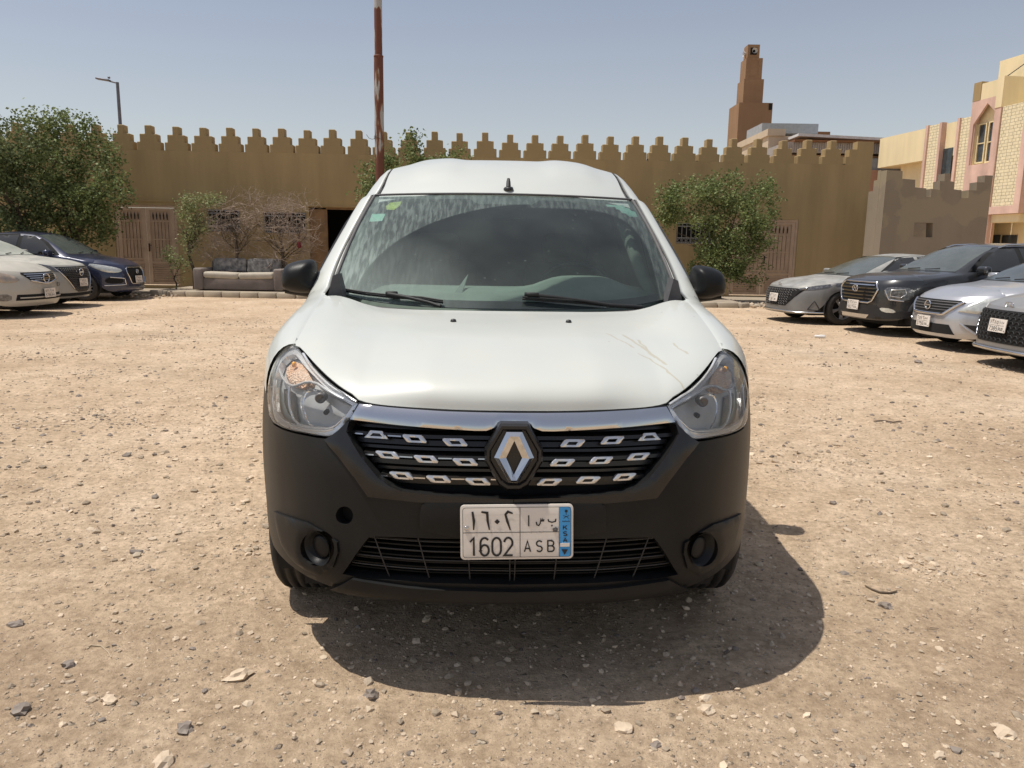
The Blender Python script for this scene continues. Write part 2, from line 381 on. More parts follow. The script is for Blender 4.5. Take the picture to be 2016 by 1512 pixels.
# ------------------------------------------------------------------ ground
def ground_mat():
    m = bpy.data.materials.new('sandy dirt'); m.use_nodes = True; t = m.node_tree; N = t.nodes; L = t.links; b = N['Principled BSDF']
    b.inputs['Roughness'].default_value = .95; b.inputs['Specular IOR Level'].default_value = .15
    tc = N.new('ShaderNodeTexCoord'); O = tc.outputs['Object']
    def noi(s, d=8, r=.6, dist=0):
        n = N.new('ShaderNodeTexNoise'); n.inputs['Scale'].default_value = s; n.inputs['Detail'].default_value = d; n.inputs['Roughness'].default_value = r; n.inputs['Distortion'].default_value = dist; L.new(O, n.inputs['Vector']); return n.outputs[0]
    def ramp(src, *st):
        c = N.new('ShaderNodeValToRGB'); e = c.color_ramp.elements
        e[0].position, e[0].color = st[0][0], (*st[0][1], 1); e[1].position, e[1].color = st[-1][0], (*st[-1][1], 1)
        for p, q in st[1:-1]: x = e.new(p); x.color = (*q, 1)
        L.new(src, c.inputs[0]); return c.outputs[0]
    def mix(f, a, b_, bt='MIX'):
        x = N.new('ShaderNodeMix'); x.data_type = 'RGBA'; x.blend_type = bt
        if isinstance(f, float): x.inputs[0].default_value = f
        else: L.new(f, x.inputs[0])
        for i, q in ((6, a), (7, b_)):
            if isinstance(q, tuple): x.inputs[i].default_value = (*q, 1)
            else: L.new(q, x.inputs[i])
        return x.outputs[2]
    base = ramp(noi(.7, 6, .55), (.32, (.54,.40,.27)), (.5, (.65,.495,.34)), (.70, (.74,.58,.42)))
    grey = ramp(noi(.33, 8, .7, .4), (.55, (0,0,0)), (.72, (1,1,1)))
    base = mix(grey, base, mix(.5, base, (.46,.38,.29)))
    fine = ramp(noi(28, 10, .75), (.32, (.60,.58,.56)), (.68, (1.17,1.17,1.17)))
    base = mix(1.0, base, fine, 'MULTIPLY')
    base = mix(1.0, base, ramp(noi(5.5, 9, .7), (.36, (.80,.78,.76)), (.6, (1.06,1.06,1.06))), 'MULTIPLY')
    # pebbles at two scales
    hs = []
    for sc_, thr, den, dcol, lcol in ((17, .20, .40, (.33,.26,.19), (.66,.55,.42)), (34, .26, .5, (.30,.235,.17), (.68,.56,.42)), (75, .25, .5, (.30,.225,.16), (.58,.46,.34)), (150, .28, .55, (.28,.2,.14), (.56,.43,.31))):
        v = N.new('ShaderNodeTexVoronoi'); v.inputs['Scale'].default_value = sc_; v.inputs['Randomness'].default_value = 1
        nd = N.new('ShaderNodeTexNoise'); nd.inputs['Scale'].default_value = sc_*1.5; L.new(O, nd.inputs['Vector'])
        va = N.new('ShaderNodeVectorMath'); va.operation = 'MULTIPLY_ADD'; L.new(nd.outputs[1], va.inputs[0]); va.inputs[1].default_value = (.6/sc_,)*3; L.new(O, va.inputs[2]); L.new(va.outputs[0], v.inputs['Vector'])
        mr = N.new('ShaderNodeMapRange'); mr.inputs[1].default_value = thr; mr.inputs[2].default_value = thr*.55; L.new(v.outputs['Distance'], mr.inputs[0])
        sel = N.new('ShaderNodeSeparateColor'); L.new(v.outputs['Color'], sel.inputs[0])
        dn = noi(1.3 if sc_ < 50 else 2.2, 5, .6)
        a = N.new('ShaderNodeMath'); a.operation = 'MULTIPLY'; L.new(dn, a.inputs[0]); a.inputs[1].default_value = den*1.3
        lt = N.new('ShaderNodeMath'); lt.operation = 'LESS_THAN'; L.new(sel.outputs[0], lt.inputs[0]); L.new(a.outputs[0], lt.inputs[1])
        mk = N.new('ShaderNodeMath'); mk.operation = 'MULTIPLY'; L.new(mr.outputs[0], mk.inputs[0]); L.new(lt.outputs[0], mk.inputs[1])
        pc = mix(sel.outputs[1], dcol, lcol); base = mix(mk.outputs[0], base, pc)
        h = N.new('ShaderNodeMath'); h.operation = 'MULTIPLY'; L.new(mk.outputs[0], h.inputs[0]); h.inputs[1].default_value = .25/sc_; hs.append(h.outputs[0])
    L.new(base, b.inputs['Base Color'])
    acc = hs[0]
    for h in hs[1:]+[None, None]:
        ad = N.new('ShaderNodeMath'); ad.operation = 'ADD'; L.new(acc, ad.inputs[0])
        if h is None:
            q = N.new('ShaderNodeMath'); q.operation = 'MULTIPLY'; L.new(noi(26 if acc is not hs[0] else 70, 10, .75), q.inputs[0]); q.inputs[1].default_value = .011 if acc is not hs[0] else .006; L.new(q.outputs[0], ad.inputs[1])
        else: L.new(h, ad.inputs[1])
        acc = ad.outputs[0]
    bp = N.new('ShaderNodeBump'); bp.inputs['Strength'].default_value = 1; bp.inputs['Distance'].default_value = 1.0
    L.new(acc, bp.inputs['Height']); L.new(bp.outputs[0], b.inputs['Normal'])
    return m
def nz(x, y, s, sd=0): return noise.noise(Vector((x*s, y*s, sd)))
TRACKS = [  # (x0,y0,angle,curvature,width,period)
    (-1.6, 1.6, 22, .05, .30, .075), (-2.4, 1.9, 8, -.03, .34, .08), (-2.2, 2.9, 60, .06, .26, .08), (-1.3, 3.0, 48, .0, .26, .075), (-2.9, 4.2, 12, .04, .3, .08),
    (2.9, 3.0, 88, .03, .22, .07), (3.4, 3.2, 86, .02, .22, .07), (1.9, 5.0, 100, .0, .2, .07), (2.5, 2.0, 15, .05, .3, .08), (-.4, 1.9, 20, .02, .3, .08)]
def gh(x, y):
    if y > 14 or abs(x) > 12: return 0.0
    f = max(0, min(1, (14-y)/4))*max(0, min(1, (12-abs(x))/3))
    z = .012*nz(x, y, 1.1)+.007*nz(x, y, 3.7, 5)+.004*nz(x, y, 11, 9)
    if y < 7 and abs(x) < 5: z += .0022*nz(x, y, 27, 3)
    for tx, ty, an, cv, wd, pe in TRACKS:
        a = R(an); dx = x-tx; dy = y-ty; u = dx*math.cos(a)+dy*math.sin(a); v = -dx*math.sin(a)+dy*math.cos(a)-cv*u*u
        if abs(u) < 1.3 and abs(v) < wd/2:
            e = (1-abs(u)/1.3)*min(1, (wd/2-abs(v))/.04)*(.5+.8*nz(x, y, 2.3, 17))
            z += e*(-.004+.0055*math.sin(v*2*math.pi/pe*1.0))
    return z*f
def axis(lo, hi, st, far, g=1.18):
    a = list(np.arange(lo, hi+1e-6, st)); d = st; p = a[-1]
    while p < far: d *= g; p += d; a.append(p)
    d = st; p = a[0]; b = []
    while p > -far: d *= g; p -= d; b.append(p)
    return b[::-1]+a
xs = axis(-3.6, 3.9, .020, 600); ys = axis(.7, 5.4, .020, 900)
g = MB(); rows = []
for y in ys: rows.append([(x, y, gh(x, y)) for x in xs])
g.grid(rows); m_ground = ground_mat()
tag(g.build('ground', m_ground), kind='structure')

# loose stones, uncounted
m_stone = mat('loose stones', (.38,.295,.21), .9, 0, .15, 9, col2=(.56,.455,.335), island=.4, bump=.3, bscale=90)
m_darkstone = mat('dark stones', (.15,.12,.10), .85, 0, .2, 12, col2=(.26,.22,.185), island=.3, bump=.3, bscale=90)
ICO = bmesh.new(); bmesh.ops.create_icosphere(ICO, subdivisions=1, radius=1)
IV = [v.co.copy() for v in ICO.verts]; IF = [[v.index for v in f.verts] for f in ICO.faces]; ICO.free()
def stone(mb, x, y, z, s, r, mi=0, flatn=.68, sub=None):
    sd = r.random()*100; rot = Matrix.Rotation(r.random()*6.28, 3, 'Z') @ Matrix.Rotation(r.uniform(-.35, .35), 3, 'X')
    ex = r.uniform(.7, 1.45); vs = []
    for v in (sub or IV):
        k = 1+.75*noise.noise(v*1.5+Vector((sd, 0, 0)))
        p = rot @ Vector((v.x*k*s*ex, v.y*k*s, v.z*k*s*flatn)); vs.append((x+p.x, y+p.y, z+p.z+s*.15))
    mb.add(vs, IF2 if sub else IF, mi)
bm = bmesh.new(); bmesh.ops.create_icosphere(bm, subdivisions=2, radius=1); bmesh.ops.bevel(bm, geom=bm.edges[:4], offset=.05)
bm.free(); bm = bmesh.new(); bmesh.ops.create_icosphere(bm, subdivisions=2, radius=1)
IV2 = [v.co.copy() for v in bm.verts]; IF2 = [[v.index for v in f.verts] for f in bm.faces]; bm.free()
gv = MB(); r = random.Random(3); cl = [(r.uniform(-8, 8), r.uniform(1.2, 13), r.uniform(.15, .6)) for _ in range(70)]
n = 0
while n < 36000:
    Y = 1.1*math.exp(r.random()*2.7); X = r.uniform(-.8, .8)*Y
    dens = .5+.5*nz(X, Y, .7, 40)
    if r.random() > .3+dens*.9: continue
    if r.random() < .3:
        c = r.choice(cl); X = c[0]+r.gauss(0, c[2]*.5); Y = c[1]+r.gauss(0, c[2]*.5)
        if Y < .8: continue
    s = min(.015, .0021*(1/(r.random()+.03))**.56)*(1 if Y < 3 else 1.5)
    stone(gv, X, Y, gh(X, Y), s, r, 1 if r.random() < .10 else 0); n += 1
for k in range(11000):
    Y = r.uniform(4.5, 17.5); X = r.uniform(-.75, .75)*Y
    if nz(X, Y, .45, 60) < r.uniform(-.5, .35): continue
    stone(gv, X, Y, gh(X, Y)-.002, min(.03, .006*(1/(r.random()+.05))**.5), r, 1 if r.random() < .4 else 0)
tag(gv.build('gravel', [m_stone, m_darkstone]), 'scattered small pale and dark stones on the dirt lot', 'gravel', kind='stuff')
STONES = [((1462,1190) if 0 else (1740,1192), .034, 'd', 'flat grey stone lying alone right of the van shadow'),
    ((1975,1450), .036, 'l', 'pale angular rock near the bottom right corner'), ((322,1499), .040, 'l', 'pale cream rock cut by the bottom edge of the photo'),
    ((340,1312) if 0 else (137,1312), .030, 'd', 'long dark stone in a group at lower left'), ((40,1403), .034, 'd', 'rounded grey stone at the lower left edge'),
    ((364,1437), .032, 'd', 'dark upright grey stone at lower left with a pointed top'), ((470,1333), .042, 'l', 'broad pale slab stone left of the van shadow'),
    ((1390,1402), .034, 'l', 'pale and grey rock pair below the van shadow'), ((730,1372), .034, 'd', 'dark grey stone just below the front edge of the shadow'),
    ((1228,1437), .030, 'l', 'light flat stone below the shadow right of centre'), ((215,1380), .028, 'l', 'small pale and dark rock left of the tyre marks'),
    ((33,1229), .026, 'd', 'dark stone on the dirt at the far left edge'), ((1640,993), .030, 'd', 'dark brown stone on the sunlit dirt right of the bumper'), ((1808,714), .06, 'd', 'dark flat stone lying in front of the silver sedan'), ((1290,1467), .02, 'd', 'thin dark stone at the bottom right of centre')]
for (px, py), s, k, lab in STONES:
    p = PG(px, py); mb = MB(); stone(mb, 0, 0, 0, s*.72, rnd, 0, .6, IV2)
    s = 1; o = mb.build('stone', m_stone if k == 'l' else m_darkstone); o.location = (p.x, p.y, gh(p.x, p.y)); tag(o, lab, 'stone', 'larger stones on the dirt')
# twigs and litter
m_twig = mat('dry twig', (.13,.095,.065), .9, 0, .2, 20); m_straw = mat('dry straw', (.45,.36,.25), .9)
def strand(pts, r_, m, lab, cat, name='twig'):
    ps = [PG(*p) for p in pts]; o = ps[0].copy(); mb = MB(); q = []
    for p in ps: q.append((p.x-o.x, p.y-o.y, gh(p.x, p.y)+r_*1.4))
    pts2 = []
    for i in range(len(q)-1):
        for k in range(4): pts2.append(tuple(lerp(q[i][j], q[i+1][j], k/4) for j in range(3)))
    pts2.append(q[-1]); mb.tube(pts2, [r_*(.6+.4*math.sin(math.pi*i/len(pts2))) for i in range(len(pts2))], 6); ob = mb.build(name, m); ob.location = (o.x, o.y, 0); tag(ob, lab, cat)
strand([(1703,1153),(1716,1161),(1733,1168),(1752,1168),(1766,1165)], .004, m_twig, 'curved brown twig lying right of the van shadow', 'twig')
strand([(166,1283),(180,1275),(200,1276),(214,1287),(219,1296)], .0022, m_straw, 'thin pale dry stalk on the dirt at lower left', 'stalk', 'dry_stalk')
strand([(1720,830),(1738,829),(1758,832),(1775,829)], .006, m_twig, 'dark brown twig on the sunlit dirt to the right of the van', 'twig')
mb = MB(); mb.rbox((0,0,.02), (.16,.07,.04), .012); mb.rbox((.03,.0,.038), (.08,.05,.02), .006)
o = mb.build('litter', mat('white litter', (.7,.68,.64), .6)); o.location = PG(1614,665); o.rotation_euler = (0,0,-.3); tag(o, 'small white piece of crumpled litter on dirt before the dark car', 'litter')
# ================================================================== VAN
class Shell:
    def __init__(s, Px, Lz, zs=1.0):
        s.P = pchip(*zip(*Px)); s.L = pchip(*zip(*Lz)); s.xm = Px[-1][0]; s.zs = zs
        xs_ = np.linspace(0, s.xm, 400); ysv = np.array([s.P(x) for x in xs_])
        ss = np.concatenate([[0], np.cumsum(np.hypot(np.diff(xs_), np.diff(ysv)))]); s.xs = xs_; s.ss = ss; s.ysv = ysv
    def F(s, x, z): return s.P(min(abs(x), s.xm))+s.L(z)
    def s_of(s, x): return float(np.interp(abs(x), s.xs, s.ss))*(1 if x >= 0 else -1)
    def x_of(s, sv): return float(np.interp(abs(sv), s.ss, s.xs))*(1 if sv >= 0 else -1)
    def S(s, sv, z):
        x = s.x_of(sv); return Vector((x, s.F(x, z), z*s.zs))
    def xz(s, x, z): return (s.s_of(x), z)
    def x_at_y(s, y): return float(np.interp(y, s.ysv, s.xs))
VM = Matrix.Translation((.010, 2.065, 0)) @ Matrix.Rotation(R(1.9), 4, 'Z') @ Matrix.Diagonal((1.016, 1.016, 1, 1))
VMI = VM.inverted()
camL = VMI @ Vector((0, 0, CAMH))
def VL(px, py, y):
    d = VMI.to_3x3() @ ray(px, py); p = camL+d*((y-camL.y)/d.y); return p
van_sh = Shell([(0,0),(.2,.006),(.4,.04),(.5,.075),(.6,.14),(.7,.245),(.76,.34),(.80,.43),(.83,.51),(.85,.58),(.865,.66),(.875,.82)],
    [(.2,.10),(.245,.06),(.29,.03),(.34,.01),(.42,0),(.55,0),(.65,.004),(.72,.015),(.78,.035),(.83,.055),(.87,.078),(.92,.14),(.97,.235),(1.03,.36)])
def VF(px, py, ex=0):
    lo, hi = -.1, 1.3
    def f(y):
        p = VL(px, py, y); return van_sh.F(p.x, p.z)+ex-y
    for _ in range(40):
        m = (lo+hi)/2
        if f(m) > 0: lo = m
        else: hi = m
    return VL(px, py, lo)
def OL(pts, sx=-1):
    """photo outline on the van's left (image) half -> (s,z) list, mirrored if sx=+1"""
    out = []
    for px, py in pts:
        p = VF(px, py); out.append((sx*van_sh.s_of(abs(p.x)), p.z))
    return out
Z3 = lambda pts: [(500+u/2.608, 640+v/2.608) for u, v in pts]
ZH = lambda pts: [(500+u/6.871, 660+v/6.871) for u, v in pts]
van = empty('delivery_van', 'dusty white van with black bumper and diamond badge, facing the camera in the middle', 'van', VM)
S = van_sh.S
HL = ZH([(540,145),(440,180),(350,270),(290,400),(232,560),(208,680),(202,800),(205,940),(225,1090),(275,1185),(400,1255),(550,1300),(700,1330),(860,1360),(985,1372),(1080,1345),(1180,1260),(1300,1110),(1405,950),(1400,905),(1330,850),(1200,765),(1000,610),(830,440),(700,300),(620,195),(580,155)])
STRIP = [(709,796),(768,803),(826,807.5),(883,811),(950,813),(1012,814)]
STRIPB = [(690.6,826),(730,831),(768,835.5),(825,841),(883,845.5),(935,848.5),(958,848.5),(973.5,843),(987,832),(1012,830.6)]
GR = [(690,829),(684,850),(697,874),(714,901),(730,921),(745,939),(768,956),(791,966),(845,973),(900,977),(960,980),(1012,982)]
INT = [(1012,1061),(900,1061),(800,1058),(740,1056),(726,1058),(716,1070),(700,1092),(685,1115),(674,1130),(700,1135),(740,1140),(800,1144),(900,1149),(1012,1151)]
FOGC = (628,1078)
def ring(cx, cy, rx, ry, n=22, a0=0): return [(cx+rx*math.cos(a0+2*math.pi*k/n), cy+ry*math.sin(a0+2*math.pi*k/n)) for k in range(n)]
def both(pts):  # left-half outline from centre ... back to centre -> full closed symmetric (s,z)
    l = OL(pts, -1); return l+[(-a, b) for a, b in l[::-1]]
hlL = OL(HL, -1); hlR = [(-a, b) for a, b in hlL][::-1]
strip = both(STRIP[::-1]); stripb = both(STRIPB[::-1])
lt = OL(STRIP, -1); lb = OL(STRIPB, -1)
chrome_poly = lt+[(-a, b) for a, b in lt[-2::-1]]+[(-a, b) for a, b in lb]+lb[-2::-1]
grille_poly = OL(GR, -1); grille_poly = grille_poly+[(-a, b) for a, b in grille_poly[-2::-1]]
grille_poly += [(.36, .822), (-.36, .822)]
inta_l = OL(INT, -1); inta = inta_l[:7+7]+[(-a, b) for a, b in inta_l[::-1][1:-1]]
# --- bumper outline in (s,z)
sA = lambda y: van_sh.s_of(van_sh.x_at_y(y))
low = [(0,.288),(.30,.288),(.50,.288),(van_sh.s_of(.62),.296),(van_sh.s_of(.72),.31),(sA(.36),.315),(sA(.43),.35),(sA(.445),.45),(sA(.49),.53),(sA(.55),.60),(sA(.64),.65),(sA(.64),.812)]
hlb = [p for p in hlR]  # clockwise somewhere
# headlight lower edge from outer to inner (positive s)
hp = OL(ZH([(215,675),(205,800),(205,940),(225,1090),(275,1185),(400,1255),(550,1300),(700,1330),(860,1360),(985,1372),(1080,1345),(1180,1260),(1300,1110),(1412,945)]), 1)
def gap(poly_pts, d):
    return [(a, b-d) for a, b in poly_pts]
bump_top = [(hp[0][0]+.006, .812)]+[(a+.004*(1 if i < 5 else .3), b-.006) for i, (a, b) in enumerate(hp[1:-1])]+[(hp[-1][0], hp[-1][1]+.008), (.30,.856),(0,.860)]
right = low+bump_top
bump_poly = right+[(-a, b) for a, b in right[::-1][1:-1]]
tow = OL(ring(678,1015,17,18), -1)
fogL = OL(ring(*FOGC, 33, 34), -1); fogR = [(-a, b) for a, b in fogL][::-1]
mb = MB(); drape(mb, bump_poly, S, holes=[grille_poly, inta, tow, fogL, fogR], sp=.028, thick=.03)
mb.build('bumper', m_bump, van)
# lower lip, in scuffed grey black
lipp = [(-.545,.288),(-.46,.345),(-.30,.338),(0,.333),(.30,.338),(.46,.345),(.545,.288)]
mb = MB(); drape(mb, lipp, S, sp=.03, off=.012, thick=.02, dome=.006, domer=.02); mb.build('bumper_lip', m_bump, van)
# V surround of the grille
vs_ = OL([(690,829),(684,850),(697,874),(714,901),(730,921),(745,939),(768,956),(791,966),(845,973),(900,977),(1012,982),(1012,993),(900,989),(826,988),(726,977),(700,940),(668,898),(641,866),(655,858),(668,848),(680,836)], -1)
vpoly = vs_[:12]+[(-a, b) for a, b in vs_[:11][::-1]]+[(-a, b) for a, b in vs_[13:][::-1]]+vs_[12:]
mb = MB(); drape(mb, vpoly, S, sp=.028, off=.007, thick=.012, dome=.004, domer=.012); mb.build('grille_surround', m_gloss, van)
# grille insert : recessed backing + slats
mb = MB(); drape(mb, shrink(grille_poly, -.01), S, sp=.04, off=-.075, thick=-.07); mb.build('grille_backing', m_dark, van)
def band(mb, z, s0, s1, h, off, dep, n=40, mi=0):
    rows = []
    for k in range(n+1):
        s_ = lerp(s0, s1, k/n); zz = z(s_) if callable(z) else z
        a = S(s_, zz+h/2); b_ = S(s_, zz-h/2)
        rows.append([a+Vector((0, dep-off, 0)), a+Vector((0, -off, 0)), b_+Vector((0, -off, 0)), b_+Vector((0, dep-off, 0))])
    mb.grid(rows, mi, False)
def zrow(px, py): p = VF(px, py, .02); return p
RO = [[(738.5,851),(814,859),(895,866)], [(760,892),(836.7,900.7),(915,906.5)], [(787.6,934.5),(862,941.8),(940,946.7)]]
rowsz = []
for rw in RO:
    pp = [VF(a, b, .02) for a, b in rw]; rowsz.append(sum(p.z for p in pp)/3)
ge = lin([.62,.66,.70,.74,.78,.82,.86], [0]*7)
def gext(z):  # half extent of grille at height z
    best = 0
    for i in range(len(grille_poly)):
        a = grille_poly[i]; b_ = grille_poly[(i+1) % len(grille_poly)]
        if (a[1]-z)*(b_[1]-z) <= 0 and a[1] != b_[1]:
            best = max(best, abs(a[0]+(b_[0]-a[0])*(z-a[1])/(b_[1]-a[1])))
    return best
mb = MB()
for i, z in enumerate(rowsz):
    e = gext(z)-.004; band(mb, z, -e, e, .010, -.024, .05)
    for q in (.5,):
        z2 = z-(.022 if i < 2 else .018); e2 = gext(z2)-.004; band(mb, z2, -e2, e2, .014, -.046, .03)
    z3 = z+.016; e3 = gext(z3)-.004
    if e3 > .1: band(mb, z3, -e3, e3, .008, -.05, .03)
mb.build('grille_slats', m_gloss, van)
# thin chrome line between the ornaments of the left side
for i, rw in enumerate(RO):
    cs = [-van_sh.s_of(VF(a, b, .02).x) if VF(a, b, .02).x < 0 else 0 for a, b in rw]; cs = [-abs(van_sh.s_of(VF(a, b, .02).x)) for a, b in rw]
    for a, b in ((cs[0]-.062, cs[0]-.037), (cs[0]+.037, cs[1]-.036), (cs[1]+.037, cs[2]-.036), (cs[2]+.037, cs[2]+.06)):
        if i == 0 and a > cs[1]: continue
        mb = MB(); band(mb, lambda s_, z=rowsz[i]: z-.002, a, b, .0035, -.0225, .01, 4); mb.build('grille_trim_line', m_chromesoft, van)
# chrome ornaments
for i, rw in enumerate(RO):
    for j, (px, py) in enumerate(rw):
        for sx in (-1, 1):
            c = VF(px, py, .02); c = Vector((sx*abs(c.x), 0, c.z)); s0 = van_sh.s_of(c.x); z0 = c.z
            hw, hh, sh = .0325, .0098, .013
            top = j == 0 and i == 0
            o = [(-.034,.0085),(-.030,.0102),(.020,.0102),(.025,.0075),(.036,-.0060),(.034,-.0102),(-.018,-.0102),(-.023,-.0075),(-.034,.0045)][::-1]
            inn = [(-.015,.0035),(.012,.0035),(.019,-.0050),(-.008,-.0050)]
            if top: o = [(-.018,.0102),(.018,.0102),(.036,-.0098),(-.036,-.0098)]; inn = [(-.010,.0035),(.010,.0035),(.019,-.0045),(-.019,-.0045)]
            if sx < 0: O_ = [(s0+a, z0+b_) for a, b_ in o]; I_ = [(s0+a, z0+b_) for a, b_ in inn]
            else: O_ = [(s0-a, z0+b_) for a, b_ in o][::-1]; I_ = [(s0-a, z0+b_) for a, b_ in inn][::-1]
            mb = MB(); drape(mb, O_, S, holes=[I_], sp=.008, off=-.016, thick=.012, dome=.004, domer=.004); mb.build('grille_ornament', m_orn, van)
# chrome strip
mb = MB(); drape(mb, chrome_poly, S, sp=.014, off=.006, thick=.03, dome=.004, domer=.008); mb.build('chrome_strip', m_chrome, van)
# emblem
ec = VF(1011.5, 897)
BM_ = Matrix.Translation((ec.x, van_sh.F(0, ec.z)-.010, ec.z)) @ Matrix.Rotation(R(-4), 4, 'X')
def facet(mb, loops, mi=0):   # loops: list of (poly, y); connects consecutive loops with flat faces
    n = len(loops[0][0])
    for (a, ya), (b, yb) in zip(loops, loops[1:]):
        for i in range(n):
            j = (i+1) % n; mb.add([(a[i][0], ya, a[i][1]), (a[j][0], ya, a[j][1]), (b[j][0], yb, b[j][1]), (b[i][0], yb, b[i][1])], [(0,1,2,3)], mi)
bz = [(-.037,.092),(.037,.092),(.078,.020),(.078,-.012),(.040,-.078),(.018,-.092),(-.018,-.092),(-.040,-.078),(-.078,-.012),(-.078,.020)]
sc_ = lambda p, k: [(a*k, b*k) for a, b in p]
mb = MB(); facet(mb, [(sc_(bz,1.04), .04), (sc_(bz,1.02), -.004), (sc_(bz,.95), -.014), (sc_(bz,.86), -.014), (sc_(bz,.80), -.004), (sc_(bz,.01), -.003)])
badge = mb.build('badge', m_gloss, van, BM_)
ot = [(-.022,.074),(.022,.074),(.056,.0),(.012,-.074),(-.012,-.074),(-.056,.0)]
it = [(-.0005,.044),(.0005,.044),(.0205,-.0),(.0005,-.044),(-.0005,-.044),(-.0205,-.0)]
mid = [(lerp(a[0], b[0], .42), lerp(a[1], b[1], .42)) for a, b in zip(ot, it)]
mb = MB(); facet(mb, [(sc_(ot,1.0), .0), (sc_(ot,.97), -.016), (mid, -.028), (sc_(it,1.06), -.018), (it, -.006)])
mb.build('diamond_emblem', m_chrome, badge)
# plate panel on bumper
pl = [(838,982),(1012,986),(1012,1056),(828,1054),(827,986)]
pL = OL(pl[2:]+pl[:1], -1); s0 = abs(pL[1][0]); zt = .602; zb_ = .505
pc = VF(1017, 1041)
panel = [(-s0, pc.z-.03), (-s0, pc.z+.062), (-s0+.02, pc.z+.076), (s0-.02, pc.z+.076), (s0, pc.z+.062), (s0, pc.z-.03)]
mb = MB(); drape(mb, smoothpoly(panel, 1), S, sp=.03, off=.010, thick=.02, dome=.003, domer=.006); mb.build('plate_panel', m_bump, van)
# ---- number plate, drawn with strokes on a flat panel
def arc(cx, cy, rx, ry, a0, a1, n=10): return [(cx+rx*math.cos(R(lerp(a0, a1, k/n))), cy+ry*math.sin(R(lerp(a0, a1, k/n)))) for k in range(n+1)]
GL = {'1': [[(.05,.78),(.62,1),(.62,0)]],
 '6': [arc(.5,.70,.5,.30,35,180)+[(0,.3)]+arc(.5,.30,.5,.30,180,540,20)],
 '0': [arc(.5,.68,.5,.32,0,180)+arc(.5,.32,.5,.32,180,360)+[(1,.68)]],
 '2': [arc(.5,.70,.48,.30,170,-25)+[(.02,0),(1,0)]],
 'A': [[(0,0),(.5,1),(1,0)],[(.18,.3),(.82,.3)]],
 'S': [arc(.5,.75,.48,.25,30,265)+arc(.5,.25,.48,.25,85,-150)],
 'B': [[(0,0),(0,1),(.55,1)]+arc(.55,.76,.36,.24,90,-90)+[(0,.52)],[(.55,.52)]+arc(.58,.26,.40,.26,90,-90)+[(0,0)]],
 'K': [[(0,0),(0,1)],[(.95,1),(.02,.42)],[(.35,.62),(1,0)]],
 '3': [arc(.45,.75,.5,.25,150,-80)+arc(.45,.27,.53,.27,80,-150)], '7': [[(0,1),(1,1),(.35,0)]],
 '8': [arc(.5,.76,.42,.24,0,360,16), arc(.5,.27,.5,.27,0,360,16)], '5': [[(.9,1),(.1,1),(.05,.55)]+arc(.48,.33,.5,.33,120,-150)],
 '4': [[(.75,0),(.75,1),(0,.3),(1,.3)]], '9': [arc(.5,.70,.5,.30,0,360,20)+[(1,.3)]+arc(.5,.3,.5,.3,0,-145)],
 'D': [[(0,0),(0,1),(.4,1)]+arc(.4,.5,.58,.5,90,-90)+[(0,0)]], 'U': [[(0,1),(0,.3)]+arc(.5,.3,.5,.3,180,360)+[(1,1)]], 'L': [[(0,1),(0,0),(1,0)]], 'X': [[(0,0),(1,1)],[(0,1),(1,0)]], 'N': [[(0,0),(0,1),(1,0),(1,1)]], 'R': [[(0,0),(0,1),(.55,1)]+arc(.55,.76,.38,.24,90,-90)+[(0,.52)],[(.45,.52),(1,0)]], 'J': [[(.8,1),(.8,.3)]+arc(.4,.3,.4,.3,0,-180)], 'E': [[(1,0),(0,0),(0,1),(1,1)],[(0,.5),(.8,.5)]], 'T': [[(0,1),(1,1)],[(.5,1),(.5,0)]],
 'a1': [[(.35,1),(.6,.5),(.55,0)]], 'a6': [[(.05,1),(.75,.95),(.8,.5),(1,0)]], 'a0': [[(.35,.45),(.65,.45)]], 'a2': [[(.95,.9),(.4,1),(.1,.85),(.3,.5),(.65,0)]],
 'alef': [[(.5,1),(.5,0)]], 'seen': [[(1,.75),(.95,.55),(.8,.6),(.78,.8),(.76,.55),(.6,.55),(.58,.8),(.55,.3),(.35,0),(.1,.1),(.02,.45)]], 'baa': [[(1,.8),(.95,.4),(.5,.25),(.1,.4),(0,.75)],[(.46,-.28),(.54,-.28)]],
 'a7': [[(0,1),(.5,0),(1,1)]], 'a8': [[(0,0),(.5,1),(1,0)]], 'a5': [arc(.5,.4,.45,.4,0,360,14)], 'a3': [[(.95,1),(.7,.8),(.5,1),(.3,.8),(.1,1),(.3,.5),(.5,0)]]}
def ribbon(mb, pts, wd, y, mi=0, taper=None):
    n = len(pts)
    if n == 2 and math.dist(*pts) < wd*1.2:
        c = ((pts[0][0]+pts[1][0])/2, (pts[0][1]+pts[1][1])/2); q = wd*.85
        mb.add([(c[0]-q, y, c[1]), (c[0], y, c[1]-q), (c[0]+q, y, c[1]), (c[0], y, c[1]+q)], [(0,1,2,3)], mi); return
    L_ = []; R_ = []
    for i in range(n):
        a = Vector(pts[max(i-1, 0)]); b = Vector(pts[min(i+1, n-1)]); p = Vector(pts[i])
        t = (b-a).normalized(); k = 1
        if 0 < i < n-1:
            t1 = (p-a).normalized(); t = (t1+(b-p).normalized())
            t = t.normalized() if t.length > 1e-3 else t1
            k = 1/max(.5, abs(t.dot(t1)))
        nn = Vector((-t.y, t.x))*wd/2*k*(taper[min(i, len(taper)-1)] if taper else 1); L_.append(p+nn); R_.append(p-nn)
    vs = [(q.x, y, q.y) for q in L_]+[(q.x, y, q.y) for q in R_]
    mb.add(vs, [(i, n+i, n+i+1, i+1) for i in range(n-1)], mi)
def glyph(mb, g_, x, z, wd, h, sw, y, mi=0, taper=None):
    for st in GL[g_]: ribbon(mb, [(x+a*wd, z+b*h) for a, b in st], sw, y, mi, taper)
